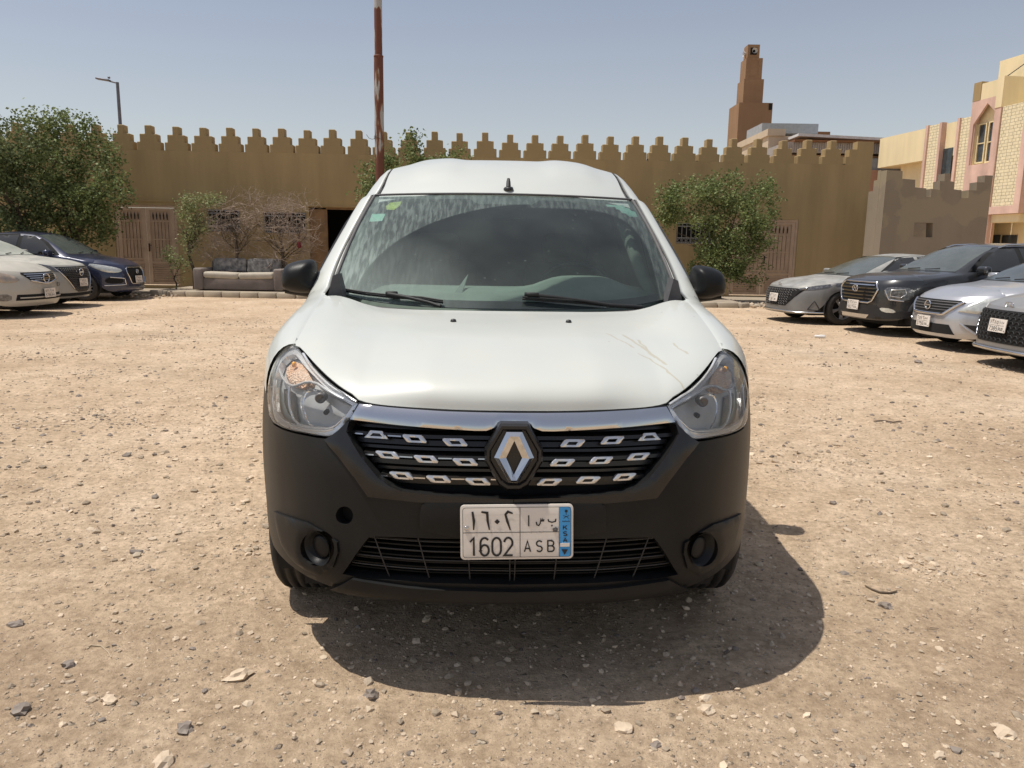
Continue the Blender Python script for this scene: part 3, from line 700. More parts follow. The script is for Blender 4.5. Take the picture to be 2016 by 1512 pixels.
def rrect(w_, h_, r_, n=5):
    o = []
    for cx, cz, a in ((w_/2-r_, h_/2-r_, 0), (-w_/2+r_, h_/2-r_, 90), (-w_/2+r_, -h_/2+r_, 180), (w_/2-r_, -h_/2+r_, 270)):
        o += [(cx+r_*math.cos(R(a+90*k/n)), cz+r_*math.sin(R(a+90*k/n))) for k in range(n+1)]
    return o
def hero_plate(parent, M):
    I = Matrix.Identity(4); K = .155/525*1.0
    X = lambda u: (u-990)*.31/1090
    Zc = lambda v: (507-v)*K
    mb = MB(); drape(mb, rrect(.310, .155, .012), flat(I), sp=.02, off=.003, thick=.006, dome=.002, domer=.003); pl = mb.build('number_plate', m_platew, parent, M)
    mb = MB(); y = -.0066
    # border and dividers
    b = rrect(.296, .141, .008); ribbon(mb, b+[b[0]], .0012, y)
    ribbon(mb, [(X(1020), -.0705), (X(1020), .0705)], .0016, y); ribbon(mb, [(-.148, Zc(507)), (X(1395), Zc(507))], .0016, y); ribbon(mb, [(X(1398), -.0705), (X(1398), .0705)], .0012, y)
    for g_, u0, u1 in (('1',535,598),('6',638,718),('0',752,835),('2',865,948)): glyph(mb, g_, X(u0), Zc(728), X(u1)-X(u0), Zc(558)-Zc(728), .0058, y)
    for g_, u0, u1 in (('A',1062,1120),('S',1178,1234),('B',1288,1350)): glyph(mb, g_, X(u0), Zc(696), X(u1)-X(u0), Zc(592)-Zc(696), .0040, y)
    tp = [1.5, 1.3, .5]
    glyph(mb, 'a1', X(545), Zc(480), .015, Zc(305)-Zc(480), .0062, y, 0, [.9,1.2,.5]); glyph(mb, 'a6', X(645), Zc(480), X(725)-X(645), Zc(308)-Zc(480), .0058, y, 0, [.9,1.2,1.1,.6])
    ribbon(mb, [(X(800), Zc(403)), (X(801), Zc(403))], .0090, y); glyph(mb, 'a2', X(872), Zc(484), X(955)-X(872), Zc(308)-Zc(484), .0058, y, 0, [.7,1.2,1,1.2,.5])
    glyph(mb, 'alef', X(1095), Zc(450), .005, Zc(345)-Zc(450), .0034, y); glyph(mb, 'seen', X(1175), Zc(445), X(1250)-X(1175), Zc(365)-Zc(445), .0034, y); glyph(mb, 'baa', X(1290), Zc(430), X(1366)-X(1290), Zc(370)-Zc(430), .0036, y)
    mb.build('plate_lettering', m_platek, pl)
    mb = MB(); drape(mb, [(X(1402), -.0700), (.1475, -.0700), (.1475, .0700), (X(1402), .0700)], flat(I), sp=.03, off=.0061, thick=.001); mb.build('blue_strip', m_plateb, pl)
    mb = MB(); y = -.0078
    for g_, v in (('K',485),('S',545),('A',605)): glyph(mb, g_, X(1438), Zc(v), .0100, .0115, .0026, y)
    mb.add([(X(1420), y, Zc(676)), (X(1482), y, Zc(676)), (X(1451), y, Zc(730))], [(0,2,1)])
    ribbon(mb, [(X(1435), Zc(350)), (X(1470), Zc(362)), (X(1488), Zc(380))], .0015, y); ribbon(mb, [(X(1495), Zc(350)), (X(1460), Zc(362)), (X(1440), Zc(380))], .0015, y)
    ribbon(mb, [(X(1465), Zc(345)), (X(1465), Zc(315))], .0016, y); b = [(X(1465)+.0042*math.cos(k), Zc(308)+.0040*math.sin(k)) for k in np.linspace(0, 6.28, 10)]; mb.add([(p[0], y, p[1]) for p in b], [list(range(10))])
    for k in range(6): ribbon(mb, [(X(1425+k*13), Zc(412)), (X(1432+k*13), Zc(403 if k % 2 else 400)), (X(1436+k*13), Zc(413))], .0011, y)
    mb.build('strip_lettering', m_platek, pl)
    mb = MB(); mb.bbox((X(1408), -.0078, Zc(650)), (X(1498), -.0063, Zc(616))); mb.build('strip_bar', m_platew, pl)
    for u, v in ((505,465), (1360,485)):
        mb = MB(); Mx = Matrix.Translation((X(u), -.006, Zc(v))) @ Matrix.Rotation(R(90), 4, 'X')
        mb.lathe([(.0075,0),(.0072,.002),(.005,.0022),(.0048,.0015),(.003,.0035),(.0001,.0036)], Mx, 16); mb.build('plate_bolt', m_steel if u > 1000 else m_chromesoft, pl)
    return pl
pc = VF(1017, 1041)
hero_plate(van, Matrix.Translation((pc.x, van_sh.F(0, pc.z)-.022, pc.z)) @ Matrix.Rotation(R(-1), 4, 'Y') @ Matrix.Rotation(R(-5), 4, 'X'))
# tow-eye pocket
mb = MB(); c = (sum(a for a, b in tow)/len(tow), sum(b for a, b in tow)/len(tow))
drape(mb, shrink(tow, -.004), S, sp=.02, off=-.04, thick=-.036); mb.build('tow_eye_hole', m_dark, van)
# lower intake with wire grille
mb = MB(); drape(mb, shrink(inta, -.012), S, sp=.05, off=-.11, thick=-.10); ib = mb.build('lower_intake', m_dark, van)
mb = MB()
def iext(z):
    best = 0
    for i in range(len(inta)):
        a = inta[i]; b_ = inta[(i+1) % len(inta)]
        if (a[1]-z)*(b_[1]-z) <= 0 and a[1] != b_[1]: best = max(best, abs(a[0]+(b_[0]-a[0])*(z-a[1])/(b_[1]-a[1])))
    return best
for py in (1075, 1094, 1112, 1130):
    z = VF(1012, py, .0).z; e = iext(z); mb.tube([S(lerp(-e, e, k/40), z)+Vector((0, .022, 0)) for k in range(41)], .0022, 6)
for a, b in (((734,1058),(765,1140)), ((820,1056),(844,1143)), ((919,1060),(925,1146)), ((1004,1060),(1004,1149))):
    for sx in (-1, 1):
        pa = VF(*a); pb = VF(*b)
        mb.tube([S(sx*lerp(van_sh.s_of(abs(pa.x)), van_sh.s_of(abs(pb.x)), k/6), lerp(pa.z, pb.z, k/6))+Vector((0, .020, 0)) for k in range(7)], .0022, 6)
mb.build('wire_grille', mat('dusty wire grille', (.03,.03,.03), .6, .2, dust=.3, dustcol=(.2,.18,.16)), ib)
mb = MB()
for k in range(9):
    z = lerp(inta_l[9][1]+.004, inta_l[1][1]-.006, k/8); e = iext(z)-.006
    if e > .2: band(mb, z, -e, e, .0045, -.035, .03)
mb.build('intake_slats', m_bump, ib)
# radiator bits behind grille
mb = MB(); mb.bbox((-.42,.16,.30), (.42,.20,.50)); mb.build('radiator', mat('radiator', (.03,.028,.025), .8, .2, .4, 60), ib)
# fog lamp recesses
for sx in (-1, 1):
    c0 = VF(*FOGC); cs = sx*van_sh.s_of(abs(c0.x)); cz = c0.z; cen = S(cs, cz)
    e = 1e-3; n_ = (S(cs+e, cz)-S(cs-e, cz)).cross(S(cs, cz+e)-S(cs, cz-e)).normalized()
    q = n_.to_track_quat('Z', 'Y').to_matrix().to_4x4(); Mx = Matrix.Translation(cen) @ q
    tri = OL(Z3([(112,955),(190,985),(275,1012),(360,1060),(432,1112),(437,1165),(412,1240),(340,1282),(270,1252),(200,1200),(150,1125),(128,1050)]), sx)
    if sx > 0: tri = tri[::-1]
    hole = fogR if sx > 0 else fogL
    mb = MB(); drape(mb, tri, S, holes=[hole], sp=.02, off=.007, thick=.012, dome=.005, domer=.012); fs = mb.build('fog_lamp_surround', m_bump, van)
    mb = MB(); mb.lathe([(.053,.008),(.049,.005),(.044,-.003),(.038,-.011),(.0345,-.015)], Mx, 28); mb.lathe([(.0345,-.015),(.0335,-.009),(.031,-.007),(.015,-.006),(.0001,-.0055)], Mx, 28); mb.build('fog_lamp_cover', m_bump, fs)
# ---------------------------------------------------------------- headlights
LH = lambda pts, sx: (OL(ZH(pts), sx) if sx < 0 else OL(ZH(pts), sx)[::-1])
for sx in (-1, 1):
    out = hlL if sx < 0 else hlR
    mb = MB(); drape(mb, out, S, sp=.022, off=-.036, thick=-.034); hl = mb.build('headlight', m_lampin, van)
    refl = LH([(560,760),(600,700),(700,655),(840,680),(1000,790),(1170,880),(1335,965),(1250,1080),(1100,1230),(980,1262),(800,1245),(650,1215),(570,1110),(525,940),(530,850)], sx)
    mb = MB(); drape(mb, refl, S, sp=.012, off=-.033, thick=-.008, dome=-.02, domer=.07); rf = mb.build('reflector', m_reflect, hl)
    c = OL(ZH([(905,845)]), sx)[0]; cen = S(*c)+Vector((0,.022,0)); Mx = Matrix.Translation(cen) @ Matrix.Rotation(R(90), 4, 'X')
    mb = MB(); mb.lathe([(.016,.0),(.016,.03),(.012,.036),(.008,.032),(.0001,.034)], Mx, 20); mb.build('bulb', m_steel, hl)
    c = OL(ZH([(970,1050)]), sx)[0]; Mx = Matrix.Translation(S(*c)+Vector((0,.022,0))) @ Matrix.Rotation(R(90), 4, 'X')
    mb = MB(); mb.lathe([(.0075,.0),(.0075,.02),(.0001,.022)], Mx, 14); mb.build('side_bulb', m_gloss, hl)
    ind = LH([(430,340),(520,298),(620,335),(665,400),(690,480),(740,565),(720,615),(640,650),(560,680),(470,670),(400,610),(368,540),(372,440),(395,380)], sx)
    mb = MB(); drape(mb, ind, S, sp=.012, off=-.022, thick=.012, dome=.012, domer=.03); ii = mb.build('indicator', m_indic, hl)
    c = OL(ZH([(545,395)]), sx)[0]; mb = MB(); Mx = Matrix.Translation(S(*c)+Vector((0,-.002,0))); mb.lathe([(.0001,.010),(.006,.008),(.008,0),(.006,-.008),(.0001,-.010)], Mx, 14); mb.build('indicator_bulb', mat('amber bulb', (.85,.42,.10), .1, .3), ii)
    # chrome trims inside lamp
    mb = MB()
    def trim(pts, r_, off=.014):
        l = OL(ZH(pts), sx); q = []
        for i in range(len(l)-1):
            for k in range(5): q.append(S(lerp(l[i][0], l[i+1][0], k/5), lerp(l[i][1], l[i+1][1], k/5))+Vector((0, off, 0)))
        q.append(S(*l[-1])+Vector((0, off, 0))); mb.tube(q, r_, 6)
    trim([(330,470),(370,580),(440,670),(520,700),(600,675),(680,645),(760,640),(850,670),(960,745),(1100,830),(1370,950)], .0048)
    trim([(270,620),(262,760),(250,900),(265,1030),(330,1130),(420,1200),(560,1245),(700,1290),(960,1310),(1080,1280)], .0060)
    trim([(470,700),(455,850),(470,1000),(520,1150),(600,1225),(800,1265),(1000,1275),(1090,1240),(1240,1100),(1345,975)], .0042)
    trim([(660,260),(760,420),(880,560),(1020,690),(1200,800),(1375,910)], .0055, .008)
    mb.build('lamp_trim', m_trimb, hl)
    mb = MB(); drape(mb, shrink(out, .003), S, holes=[shrink(out, .017)], sp=.011, off=-.008, thick=.022); mb.build('bezel', m_trimb, hl)
    # grey side blade in outer chamber
    bl = LH([(285,710),(330,700),(440,760),(450,900),(470,1080),(500,1170),(420,1130),(340,1040),(290,900)], sx)
    mb = MB(); drape(mb, bl, S, sp=.02, off=-.032, thick=-.004); mb.build('side_chamber', mat('dark lamp chamber', (.10,.095,.09), .35, .3, .6, 30, col2=(.22,.15,.12)), hl)
    mb = MB(); drape(mb, shrink(out, .002), S, sp=.02, off=.004, thick=.006, dome=.003, domer=.012); mb.build('lens', m_lens, hl)
# ---------------------------------------------------------------- hood
HE = ZH([(1450,888),(1330,790),(1200,712),(1000,552),(830,385),(700,240),(605,150),(560,138)])
hf = []
for px, py in [(1012,808.5),(960,808),(900,806.5),(840,803.5),(780,799.5)]+HE:
    p = VF(px, py); hf.append((abs(p.x), p.y, p.z))
hf.sort(); XF = hf[-1][0]; hf = [hf[0]]+[q for k, q in enumerate(hf[1:]) if q[0]-hf[k][0] > .004]; hfy = pchip([a for a, b, c in hf], [b for a, b, c in hf]); hfz = pchip([a for a, b, c in hf], [c for a, b, c in hf])
hry = lin([0,.3,.5,.6,.66,.70,.74], [1.0,1.01,1.04,1.07,1.10,1.12,1.13]); hrz = pchip([0,.3,.48,.56,.63,.69,.74], [1.052,1.052,1.055,1.068,1.088,1.098,1.094])
HT = [0,.006,.02,.045,.08,.12,.18,.27,.38,.5,.62,.74,.86,.95,1]
hk = pchip([0,.05,.1,.18,.3,.5,.7,.85,1], [0,.004,.018,.055,.17,.39,.62,.81,1])
hg = pchip([0,.05,.1,.18,.3,.5,.7,.85,1], [0,.10,.20,.32,.46,.65,.81,.91,1])
def hood(c, t):
    a = abs(c); xf = XF*a; xr = .738*a; x = lerp(xf, xr, t)*(1 if c >= 0 else -1)
    bl = min(1, max(0, (a-.35)/.6)); k = lerp(hk(t), t**1.1, bl); gg = lerp(hg(t), 1-(1-t)**1.25, bl)
    y = lerp(hfy(xf), hry(xr), k); z = lerp(hfz(xf), hrz(xr), gg)
    # raised centre plateau fading to the flanks
    pl_ = math.exp(-(a/.74)**6)*.012*math.sin(math.pi*min(1, t*1.05))**.7
    return Vector((x, y, z+pl_))
cs_ = sorted(set([round(-1+2*k/64, 5) for k in range(65)]))
mb = MB(); ts = [k/44 for k in range(45)]
mb.grid([[hood(c, t) for c in cs_] for t in ts])
e0 = [hood(c, 0) for c in cs_]; mb.grid([[p+Vector((0,.004,-.004)) for p in e0], e0][::-1]); mb.grid([e0, [p+Vector((0,.03,-.012)) for p in e0]][::-1])
for s_ in (-1, 1):
    e1 = [hood(s_, t) for t in ts]; mb.grid([e1, [p+Vector((-s_*.004, 0, -.02)) for p in e1]])
e2 = [hood(c, 1) for c in cs_]; mb.grid([e2, [p+Vector((0, -.002, -.015)) for p in e2]])
def hood_mat():
    m = mat('hood white paint', (.54,.565,.535), .32, 0, .015, 3, dust=.32, dustcol=(.56,.53,.44), coat=.6); t = m.node_tree; N = t.nodes; L = t.links; b = N['Principled BSDF']
    src = b.inputs['Base Color'].links[0].from_socket
    tc = N.new('ShaderNodeTexCoord'); nn = N.new('ShaderNodeTexNoise'); nn.inputs['Scale'].default_value = 14; L.new(tc.outputs['Object'], nn.inputs['Vector'])
    va = N.new('ShaderNodeVectorMath'); va.operation = 'MULTIPLY_ADD'; L.new(nn.outputs[1], va.inputs[0]); va.inputs[1].default_value = (.035,)*3; L.new(tc.outputs['Object'], va.inputs[2])
    sx = N.new('ShaderNodeSeparateXYZ'); L.new(va.outputs[0], sx.inputs[0])
    def M_(op, a, b_=None):
        n = N.new('ShaderNodeMath'); n.operation = op
        for i, q in enumerate((a, b_)):
            if q is None: continue
            if isinstance(q, (int, float)): n.inputs[i].default_value = q
            else: L.new(q, n.inputs[i])
        return n.outputs[0]
    tot = None
    # drips: (x at start, y start, slope dx/dy, y end, width)
    for x0, y0, y1, sl, wd in ((.478,.30,.60,-.30,.0055), (.452,.36,.55,-.12,.004), (.505,.17,.40,-.42,.0035), (.40,.45,.60,-.45,.0035), (.565,.40,.50,-.2,.003)):
        dx = M_('ABSOLUTE', M_('SUBTRACT', M_('SUBTRACT', sx.outputs[0], x0+.0175), M_('MULTIPLY', M_('SUBTRACT', sx.outputs[1], y0+.0175), sl)))
        a = M_('LESS_THAN', dx, wd); b1 = M_('GREATER_THAN', sx.outputs[1], y0+.0175); b2 = M_('LESS_THAN', sx.outputs[1], y1+.0175)
        v = M_('MULTIPLY', a, M_('MULTIPLY', b1, b2)); tot = v if tot is None else M_('MAXIMUM', tot, v)
    mx = N.new('ShaderNodeMix'); mx.data_type = 'RGBA'; L.new(M_('MULTIPLY', tot, .5), mx.inputs[0]); L.new(src, mx.inputs[6]); mx.inputs[7].default_value = (.40,.33,.19,1)
    vo = N.new('ShaderNodeTexVoronoi'); vo.inputs['Scale'].default_value = 9; L.new(tc.outputs['Object'], vo.inputs['Vector'])
    sp_ = M_('LESS_THAN', vo.outputs['Distance'], .035); mx2 = N.new('ShaderNodeMix'); mx2.data_type = 'RGBA'; L.new(M_('MULTIPLY', sp_, .5), mx2.inputs[0]); L.new(mx.outputs[2], mx2.inputs[6]); mx2.inputs[7].default_value = (.3,.28,.24,1)
    L.new(mx2.outputs[2], b.inputs['Base Color']); return m
hd = mb.build('hood', hood_mat(), van)
for px, py in ((894,633), (1116,637)):
    p = VL(px, py, .83); x = p.x; best = min((hood(x/.735, k/100) for k in range(101)), key=lambda q: (q-camL).normalized().angle((p-camL).normalized()))
    mb = MB(); mb.lathe([(.011,-.004),(.011,.003),(.008,.009),(.0001,.011)], Matrix.Translation(best), 14); mb.build('washer_nozzle', m_black, hd)
# front panel under hood edge (dark gap filler)
mb = MB(); mb.grid([[Vector((x, hfy(abs(x))+.03, hfz(abs(x))-.012)) for x in np.linspace(-.64, .64, 41)], [Vector((x, hfy(abs(x))+.06, hfz(abs(x))-.12)) for x in np.linspace(-.64, .64, 41)]][::-1]); mb.grid([[Vector((x, hfy(abs(x))+.05, hfz(abs(x))-.02)) for x in np.linspace(-.64, .64, 21)], [Vector((x, 1.0, .85)) for x in np.linspace(-.64, .64, 21)]])
mb.build('front_crossmember', m_dark, van)
# ---------------------------------------------------------------- sides
side_tab = pchip([.2,.32,.5,.75,.9,1.0,1.10,1.19,1.46,1.60,1.70], [.845,.862,.875,.875,.872,.863,.845,.822,.738,.682,.632])
Tx = pchip([.45,.5,1.12,1.29,1.915,2.1,4.1,4.30], [.735,.735,.742,.742,.648,.615,.600,.600]); 
hs_ = [hood(1, t) for t in ts]; hsy = [p.y for p in hs_]; hsz = [p.z for p in hs_]; hsx = [p.x for p in hs_]; Tx0 = Tx
def Tx(y): return float(np.interp(y, hsy, hsx)) if y < 1.12 else lerp(hsx[-1], Tx0(y), min(1, (y-1.12)/.15))
roofc = pchip([1.775,1.9,2.05,2.2,2.4,2.7,3.4,4.0,4.30], [1.560,1.630,1.697,1.748,1.788,1.803,1.806,1.785,1.745])
def roofz(x, y):
    a = abs(x); y2 = y-.36*min(a, .66)**2*max(0, min(1, (2.6-y)/.8)); z = roofc(max(1.775, y2))
    z -= .05*(a/.6)**3
    f = max(0, min(1, (y2-1.88)/.16)); f = f*f*(3-2*f)
    z += .014*f*math.exp(-(abs(a-.36)/.13)**4)
    return z
def Tz(y):
    if y < 1.12: return float(np.interp(y, hsy, hsz))+.001
    if y < 1.915: return float(np.interp(y, [1.12,1.29,1.915], [hsz[-1]+.001, 1.128, 1.562]))
    return lerp(1.562, roofz(.60, y)-.004, min(1, (y-1.915)/.12))
AX = [(.80,.31,.372),(3.61,.31,.372)]
def zbot(y):
    z = .25 if y > 1 else .26
    for ay, az, ar in AX:
        if abs(y-ay) < ar: z = max(z, az+math.sqrt(ar*ar-(y-ay)**2))
    if y < .64: z = max(z, .816)
    return z
def wside(y, z):
    w_ = side_tab(z)
    if y < .88: w_ = min(w_, van_sh.x_at_y(max(.02, y-van_sh.L(min(z, .99))*min(1, (.9-y)/.3)))) if z < 1.0 else w_
    if y > 4.1: w_ -= .05*((y-4.1)/.2)**2
    return w_
def section(y, sx):
    ze = Tz(y); xe = Tx(y)+.004; dz = float(np.interp(y, [.5,1.12,1.3,1.9,2.2,4.3], [.16,.15,.10,.09,.14,.14]))
    pts = []
    if y < 1.14: pts.append(Vector((sx*(xe-.035), y, ze-.014)))
    else: pts.append(Vector((sx*xe, y, ze)))
    for k in range(9):
        th = math.pi/2*k/8; zc = ze-dz; w_ = wside(y, zc)
        pts.append(Vector((sx*(xe+(w_-xe)*math.sin(th)**1.0), y, zc+dz*math.cos(th)**1.0)))
    z0 = ze-dz; z1 = zbot(y); z1 = min(z1, z0-.01)
    for k in range(1, 17):
        z = lerp(z0, z1, k/16); pts.append(Vector((sx*wside(y, z), y, z)))
    return pts
ysd = sorted(set([round(v, 4) for v in list(np.linspace(.50,.64,7))+[.6405]+list(np.linspace(.66,1.171,22))+list(np.linspace(1.20,2.1,24))+list(np.linspace(2.15,3.2,10))+[3.238,3.239]+list(np.linspace(3.25,3.981,24))+[3.983]+list(np.linspace(4.0,4.3,7))]))
for sx in (-1, 1):
    mb = MB(); rows = [section(y, sx) for y in ysd]
    mb.grid(rows if sx < 0 else [r_[::-1] for r_ in rows])
    ye = section(4.3, sx); mb.add(ye+[Vector((0, 4.3, ye[0].z)), Vector((0, 4.3, ye[-1].z))], [list(range(len(ye)))+[len(ye)+1, len(ye)]] if sx > 0 else [(list(range(len(ye)))+[len(ye)+1, len(ye)])[::-1]])
    fo = mb.build('side_panel', m_white, van)
    hl_ = hlL if sx < 0 else hlR[::-1]; outr = shrink(hl_, -.022); outr2 = shrink(hl_, -.003); q = [outr2[i] for i in range(0, 6)]+[outr[i] for i in range(5, -1, -1)]
    if area(q) < 0: q = q[::-1]
    mb = MB(); drape(mb, q, S, sp=.012, off=.001, thick=.02); mb.build('wing_edge', m_white, fo)
    # shut line + door glass
    def sp_(u, v, sx=sx): return Vector((sx*wside(u, v), u, v))
    dg = [(1.40,1.16),(2.30,1.16),(2.30,1.56),(1.93,1.52),(1.72,1.40)]
    if sx > 0: fnn = lambda u, v: Vector((wside(u, v), u, v)); pol = dg
    else: fnn = lambda u, v: Vector((-wside(-u, v), -u, v)); pol = [(-a, b) for a, b in dg][::-1]
    mb = MB(); drape(mb, pol, fnn, sp=.08, off=.004, thick=.006); mb.build('door_glass', m_sideglass, fo)
    for yy in (1.27, 2.36):
        mb = MB(); q = [p*1.0 for p in section(yy, sx)][4:]; mb.grid([[p+Vector((sx*.0012, 0, .0012)) for p in q], [p+Vector((sx*.0012, .006, .0012)) for p in q]]); mb.build('door_seam', m_black, fo)
    mb = MB(); mb.rbox((sx*.885, 2.22, 1.0), (.03,.16,.035), .01); mb.build('door_handle', m_black, fo)
# roof
mb = MB(); ry = [0,.01,.02,.035,.06,.09,.12,.16,.2,.25,.3,.36,.43,.5,.6,.75,1]
def roof(c, t):
    ym = lerp(1.93, 4.3, t); x = (Tx(ym)-.004)*c; y0 = 1.775+.36*x*x; y = lerp(y0, 4.3, t); return Vector((x, y, roofz(x, y)))
cc = [-1+2*k/60 for k in range(61)]; tt = [(k/60)**1.6 for k in range(61)]
mb.grid([[roof(c, t) for c in cc] for t in tt]); e0 = [roof(c, 0) for c in cc]; mb.grid([[p+Vector((0,.012,-.02)) for p in e0], e0])
for s_ in (-1, 1):
    e1 = [roof(s_, t) for t in tt]; mb.grid([e1, [p+Vector((0, 0, -.03)) for p in e1]])
rf = mb.build('roof', m_white, van)
for sx in (-1, 1):
    mb = MB(); mb.tube([(sx*Tx(y), y, roofz(.6, y)-.016) for y in np.linspace(1.93, 4.25, 24)], .009, 6); mb.build('roof_seam', m_black, rf)
a0 = VL(1001, 375, 2.0); ay = 2.0
for k in range(80):
    yy = 1.8+k*.01; p = VL(1001, 375, yy)
    if roofz(p.x, yy) >= p.z: ay = yy; a0 = p; break
mb = MB(); mb.lathe([(.024,-.002),(.024,.006),(.018,.012),(.0001,.014)], Matrix.Translation((a0.x, ay, roofz(a0.x, ay))) @ Matrix.Scale(1.25, 4, (0,1,0)), 18); mb.tube([(a0.x, ay+.002, roofz(a0.x, ay)+.01), (a0.x, ay+.018, roofz(a0.x, ay)+.04), (a0.x, ay+.025, roofz(a0.x, ay)+.055)], [.012,.010,.007], 12); mb.build('aerial', m_black, rf)
# ---------------------------------------------------------------- windscreen
def ws(c, t, o=0):
    a = abs(c); xb = .737*a; xt = .643*a; x = lerp(xb, xt, t)
    y = lerp(1.045+.42*xb*xb, 1.772+.34*xt*xt, t); z = lerp(1.058+.052*a**4, 1.553-.006*a*a, t)
    bul = .03*math.sin(math.pi*t); n_ = Vector((0, -.56, .83))
    return Vector((x*(1 if c >= 0 else -1), y, z))+n_*(bul+o)
mb = MB(); cw = [-1+2*k/48 for k in range(49)]; tw = [k/28 for k in range(29)]
mb.grid([[ws(c, t) for c in cw] for t in tw]); wsc = mb.build('windscreen', m_screen, van)
# frit border (behind glass)
mb = MB(); o_ = -.004
def fr(c0, c1, t0, t1, n1, n2): mb.grid([[ws(lerp(c0, c1, i/n1), lerp(t0, t1, j/n2), o_) for i in range(n1+1)] for j in range(n2+1)])
fr(-1, 1, .965, 1.0, 40, 2); fr(-1, 1, 0, .055, 40, 2)
for s_ in (-1, 1): mb.grid([[ws(s_*lerp(lerp(.905,.955,t), 1.0, i/3), t, o_) for i in range(4)][::(1 if s_ > 0 else -1)] for t in [k/24 for k in range(25)]])
mb.grid([[ws(lerp(-.26,.26, i/12)*(1-.25*(1-j/4)), lerp(.90,.965, j/4), o_) for i in range(13)] for j in range(5)])
mb.build('windscreen_border', mat('windscreen frit', (.035,.037,.04), .7, 0, .2, 30, dust=.2, dustcol=(.3,.3,.3)), wsc)
for s_ in (-1, 1):
    mb = MB(); mb.tube([ws(s_*1.004, t, .002) for t in [k/20 for k in range(21)]], .008, 6); mb.build('windscreen_seal', m_cowl, wsc)
mb = MB(); mb.tube([ws(c, 1.012, .004) for c in [-1+k/12 for k in range(25)]], .006, 6); mb.build('windscreen_seal', m_cowl, wsc)
# gap trims between glass and pillar: white inner pillar strip
for s_ in (-1, 1):
    A = [ws(s_*1.0, t, -.012) for t in [k/20 for k in range(21)]]
    B = [Vector((s_*(Tx(p.y)+.002), p.y, Tz(p.y)-.001)) for p in A]
    mb = MB(); mb.grid([A, B] if s_ > 0 else [B, A]); mb.build('pillar_flange', m_white, van)
# stickers
def wsq(px, py):   # photo point -> (c,t) on the glass by search
    d = VMI.to_3x3() @ ray(px, py); d.normalize(); best = None; c0 = t0 = 0; rc = rt = 1.0; c0 = 0; t0 = .5
    for it_ in range(7):
        for i in range(-6, 7):
            for j in range(-6, 7):
                c = c0+rc*i/6; t = t0+rt*j/6*.5; v = ws(c, t)-camL; a = v.normalized().dot(d)
                if best is None or a > best[0]: best = (a, c, t)
        c0, t0 = best[1], best[2]; rc *= .35; rt *= .35
    return (c0, t0)
def sticker(pts, m, nm, o=-.003):
    q = [wsq(*p) for p in pts]; mb = MB(); drape(mb, q, lambda u, v: ws(u, v), sp=.05, off=o, thick=.001); mb.build(nm, m, wsc)
Z5 = lambda pts: [(620+u/2.585, 290+v/2.585) for u, v in pts]
sticker(Z5([(275,375),(290,335),(357,335),(352,352),(340,372)]), m_sticker, 'square_sticker')
sticker(Z5([(360,297),(385,278),(440,272),(430,295),(400,315),(365,315)]), m_yellow, 'yellow_sticker')
sticker(Z5([(1480,288),(1570,293),(1580,305),(1600,308),(1612,322),(1630,325),(1642,352),(1600,350),(1585,335),(1565,332),(1550,315),(1535,312),(1530,300),(1490,299)]), m_sticker, 'stepped_sticker')
# ---------------------------------------------------------------- cowl, wipers
mb = MB(); mb.grid([[Vector((x, lerp(hry(abs(x))-.01, 1.05+.42*x*x, j/3), lerp(hrz(abs(x))-.022, 1.045+.09*abs(x)**4, j/3))) for x in np.linspace(-.735,.735,41)] for j in range(4)]); cw_ = mb.build('cowl', m_cowl, van)
for s_ in (-1, 1):
    L0 = [VL(*p, 1.16) for p in ((646,581),(655,543),(664,539),(669,560),(676,587))]
    q = [Vector((s_*abs(p.x), p.y, p.z)) for p in L0]
    mb = MB(); q2 = [p+Vector((0,.10,0)) for p in q]; n = 5
    mb.add(q+q2, [list(range(5)) if s_ > 0 else list(range(5))[::-1]]+[(i, (i+1) % 5, 5+(i+1) % 5, 5+i) for i in range(5)]); mb.build('cowl_corner', m_cowl, cw_)
def wpt(px, py, o=.02): c, t = wsq(px, py); return ws(c, max(t, -.12), o)
m_wip = mat('wiper black', (.010,.010,.010), .6, 0, .2, 30)
for blade, arm in (([(683,578),(720,584),(775,590),(830,594),(872,600)], [(765,588),(800,594),(845,604),(868,612)]), ([(1028,593),(1080,597),(1140,601),(1190,606),(1216,609)], [(1032,589),(1090,594),(1150,602),(1200,610),(1262,614)])):
    mb = MB(); ps = [wpt(*p, .012) for p in blade]; mb.tube(ps, .005, 6); mb.tube([p+Vector((0,-.008,.009)) for p in ps[:]], .004, 6)
    wp = mb.build('wiper', m_wip, van)
    mb = MB(); ps = [wpt(*p, .024) for p in arm]; mb.tube(ps, [.010,.0075,.0065,.008,.010][:len(ps)], 8)
    if blade[0][0] < 800: mb.rbox(tuple(wpt(772,586,.02)), (.05,.022,.022), .006)
    else: mb.rbox(tuple(wpt(1048,591,.03)), (.05,.02,.016), .006)
    mb.build('wiper_arm', m_wip, wp)
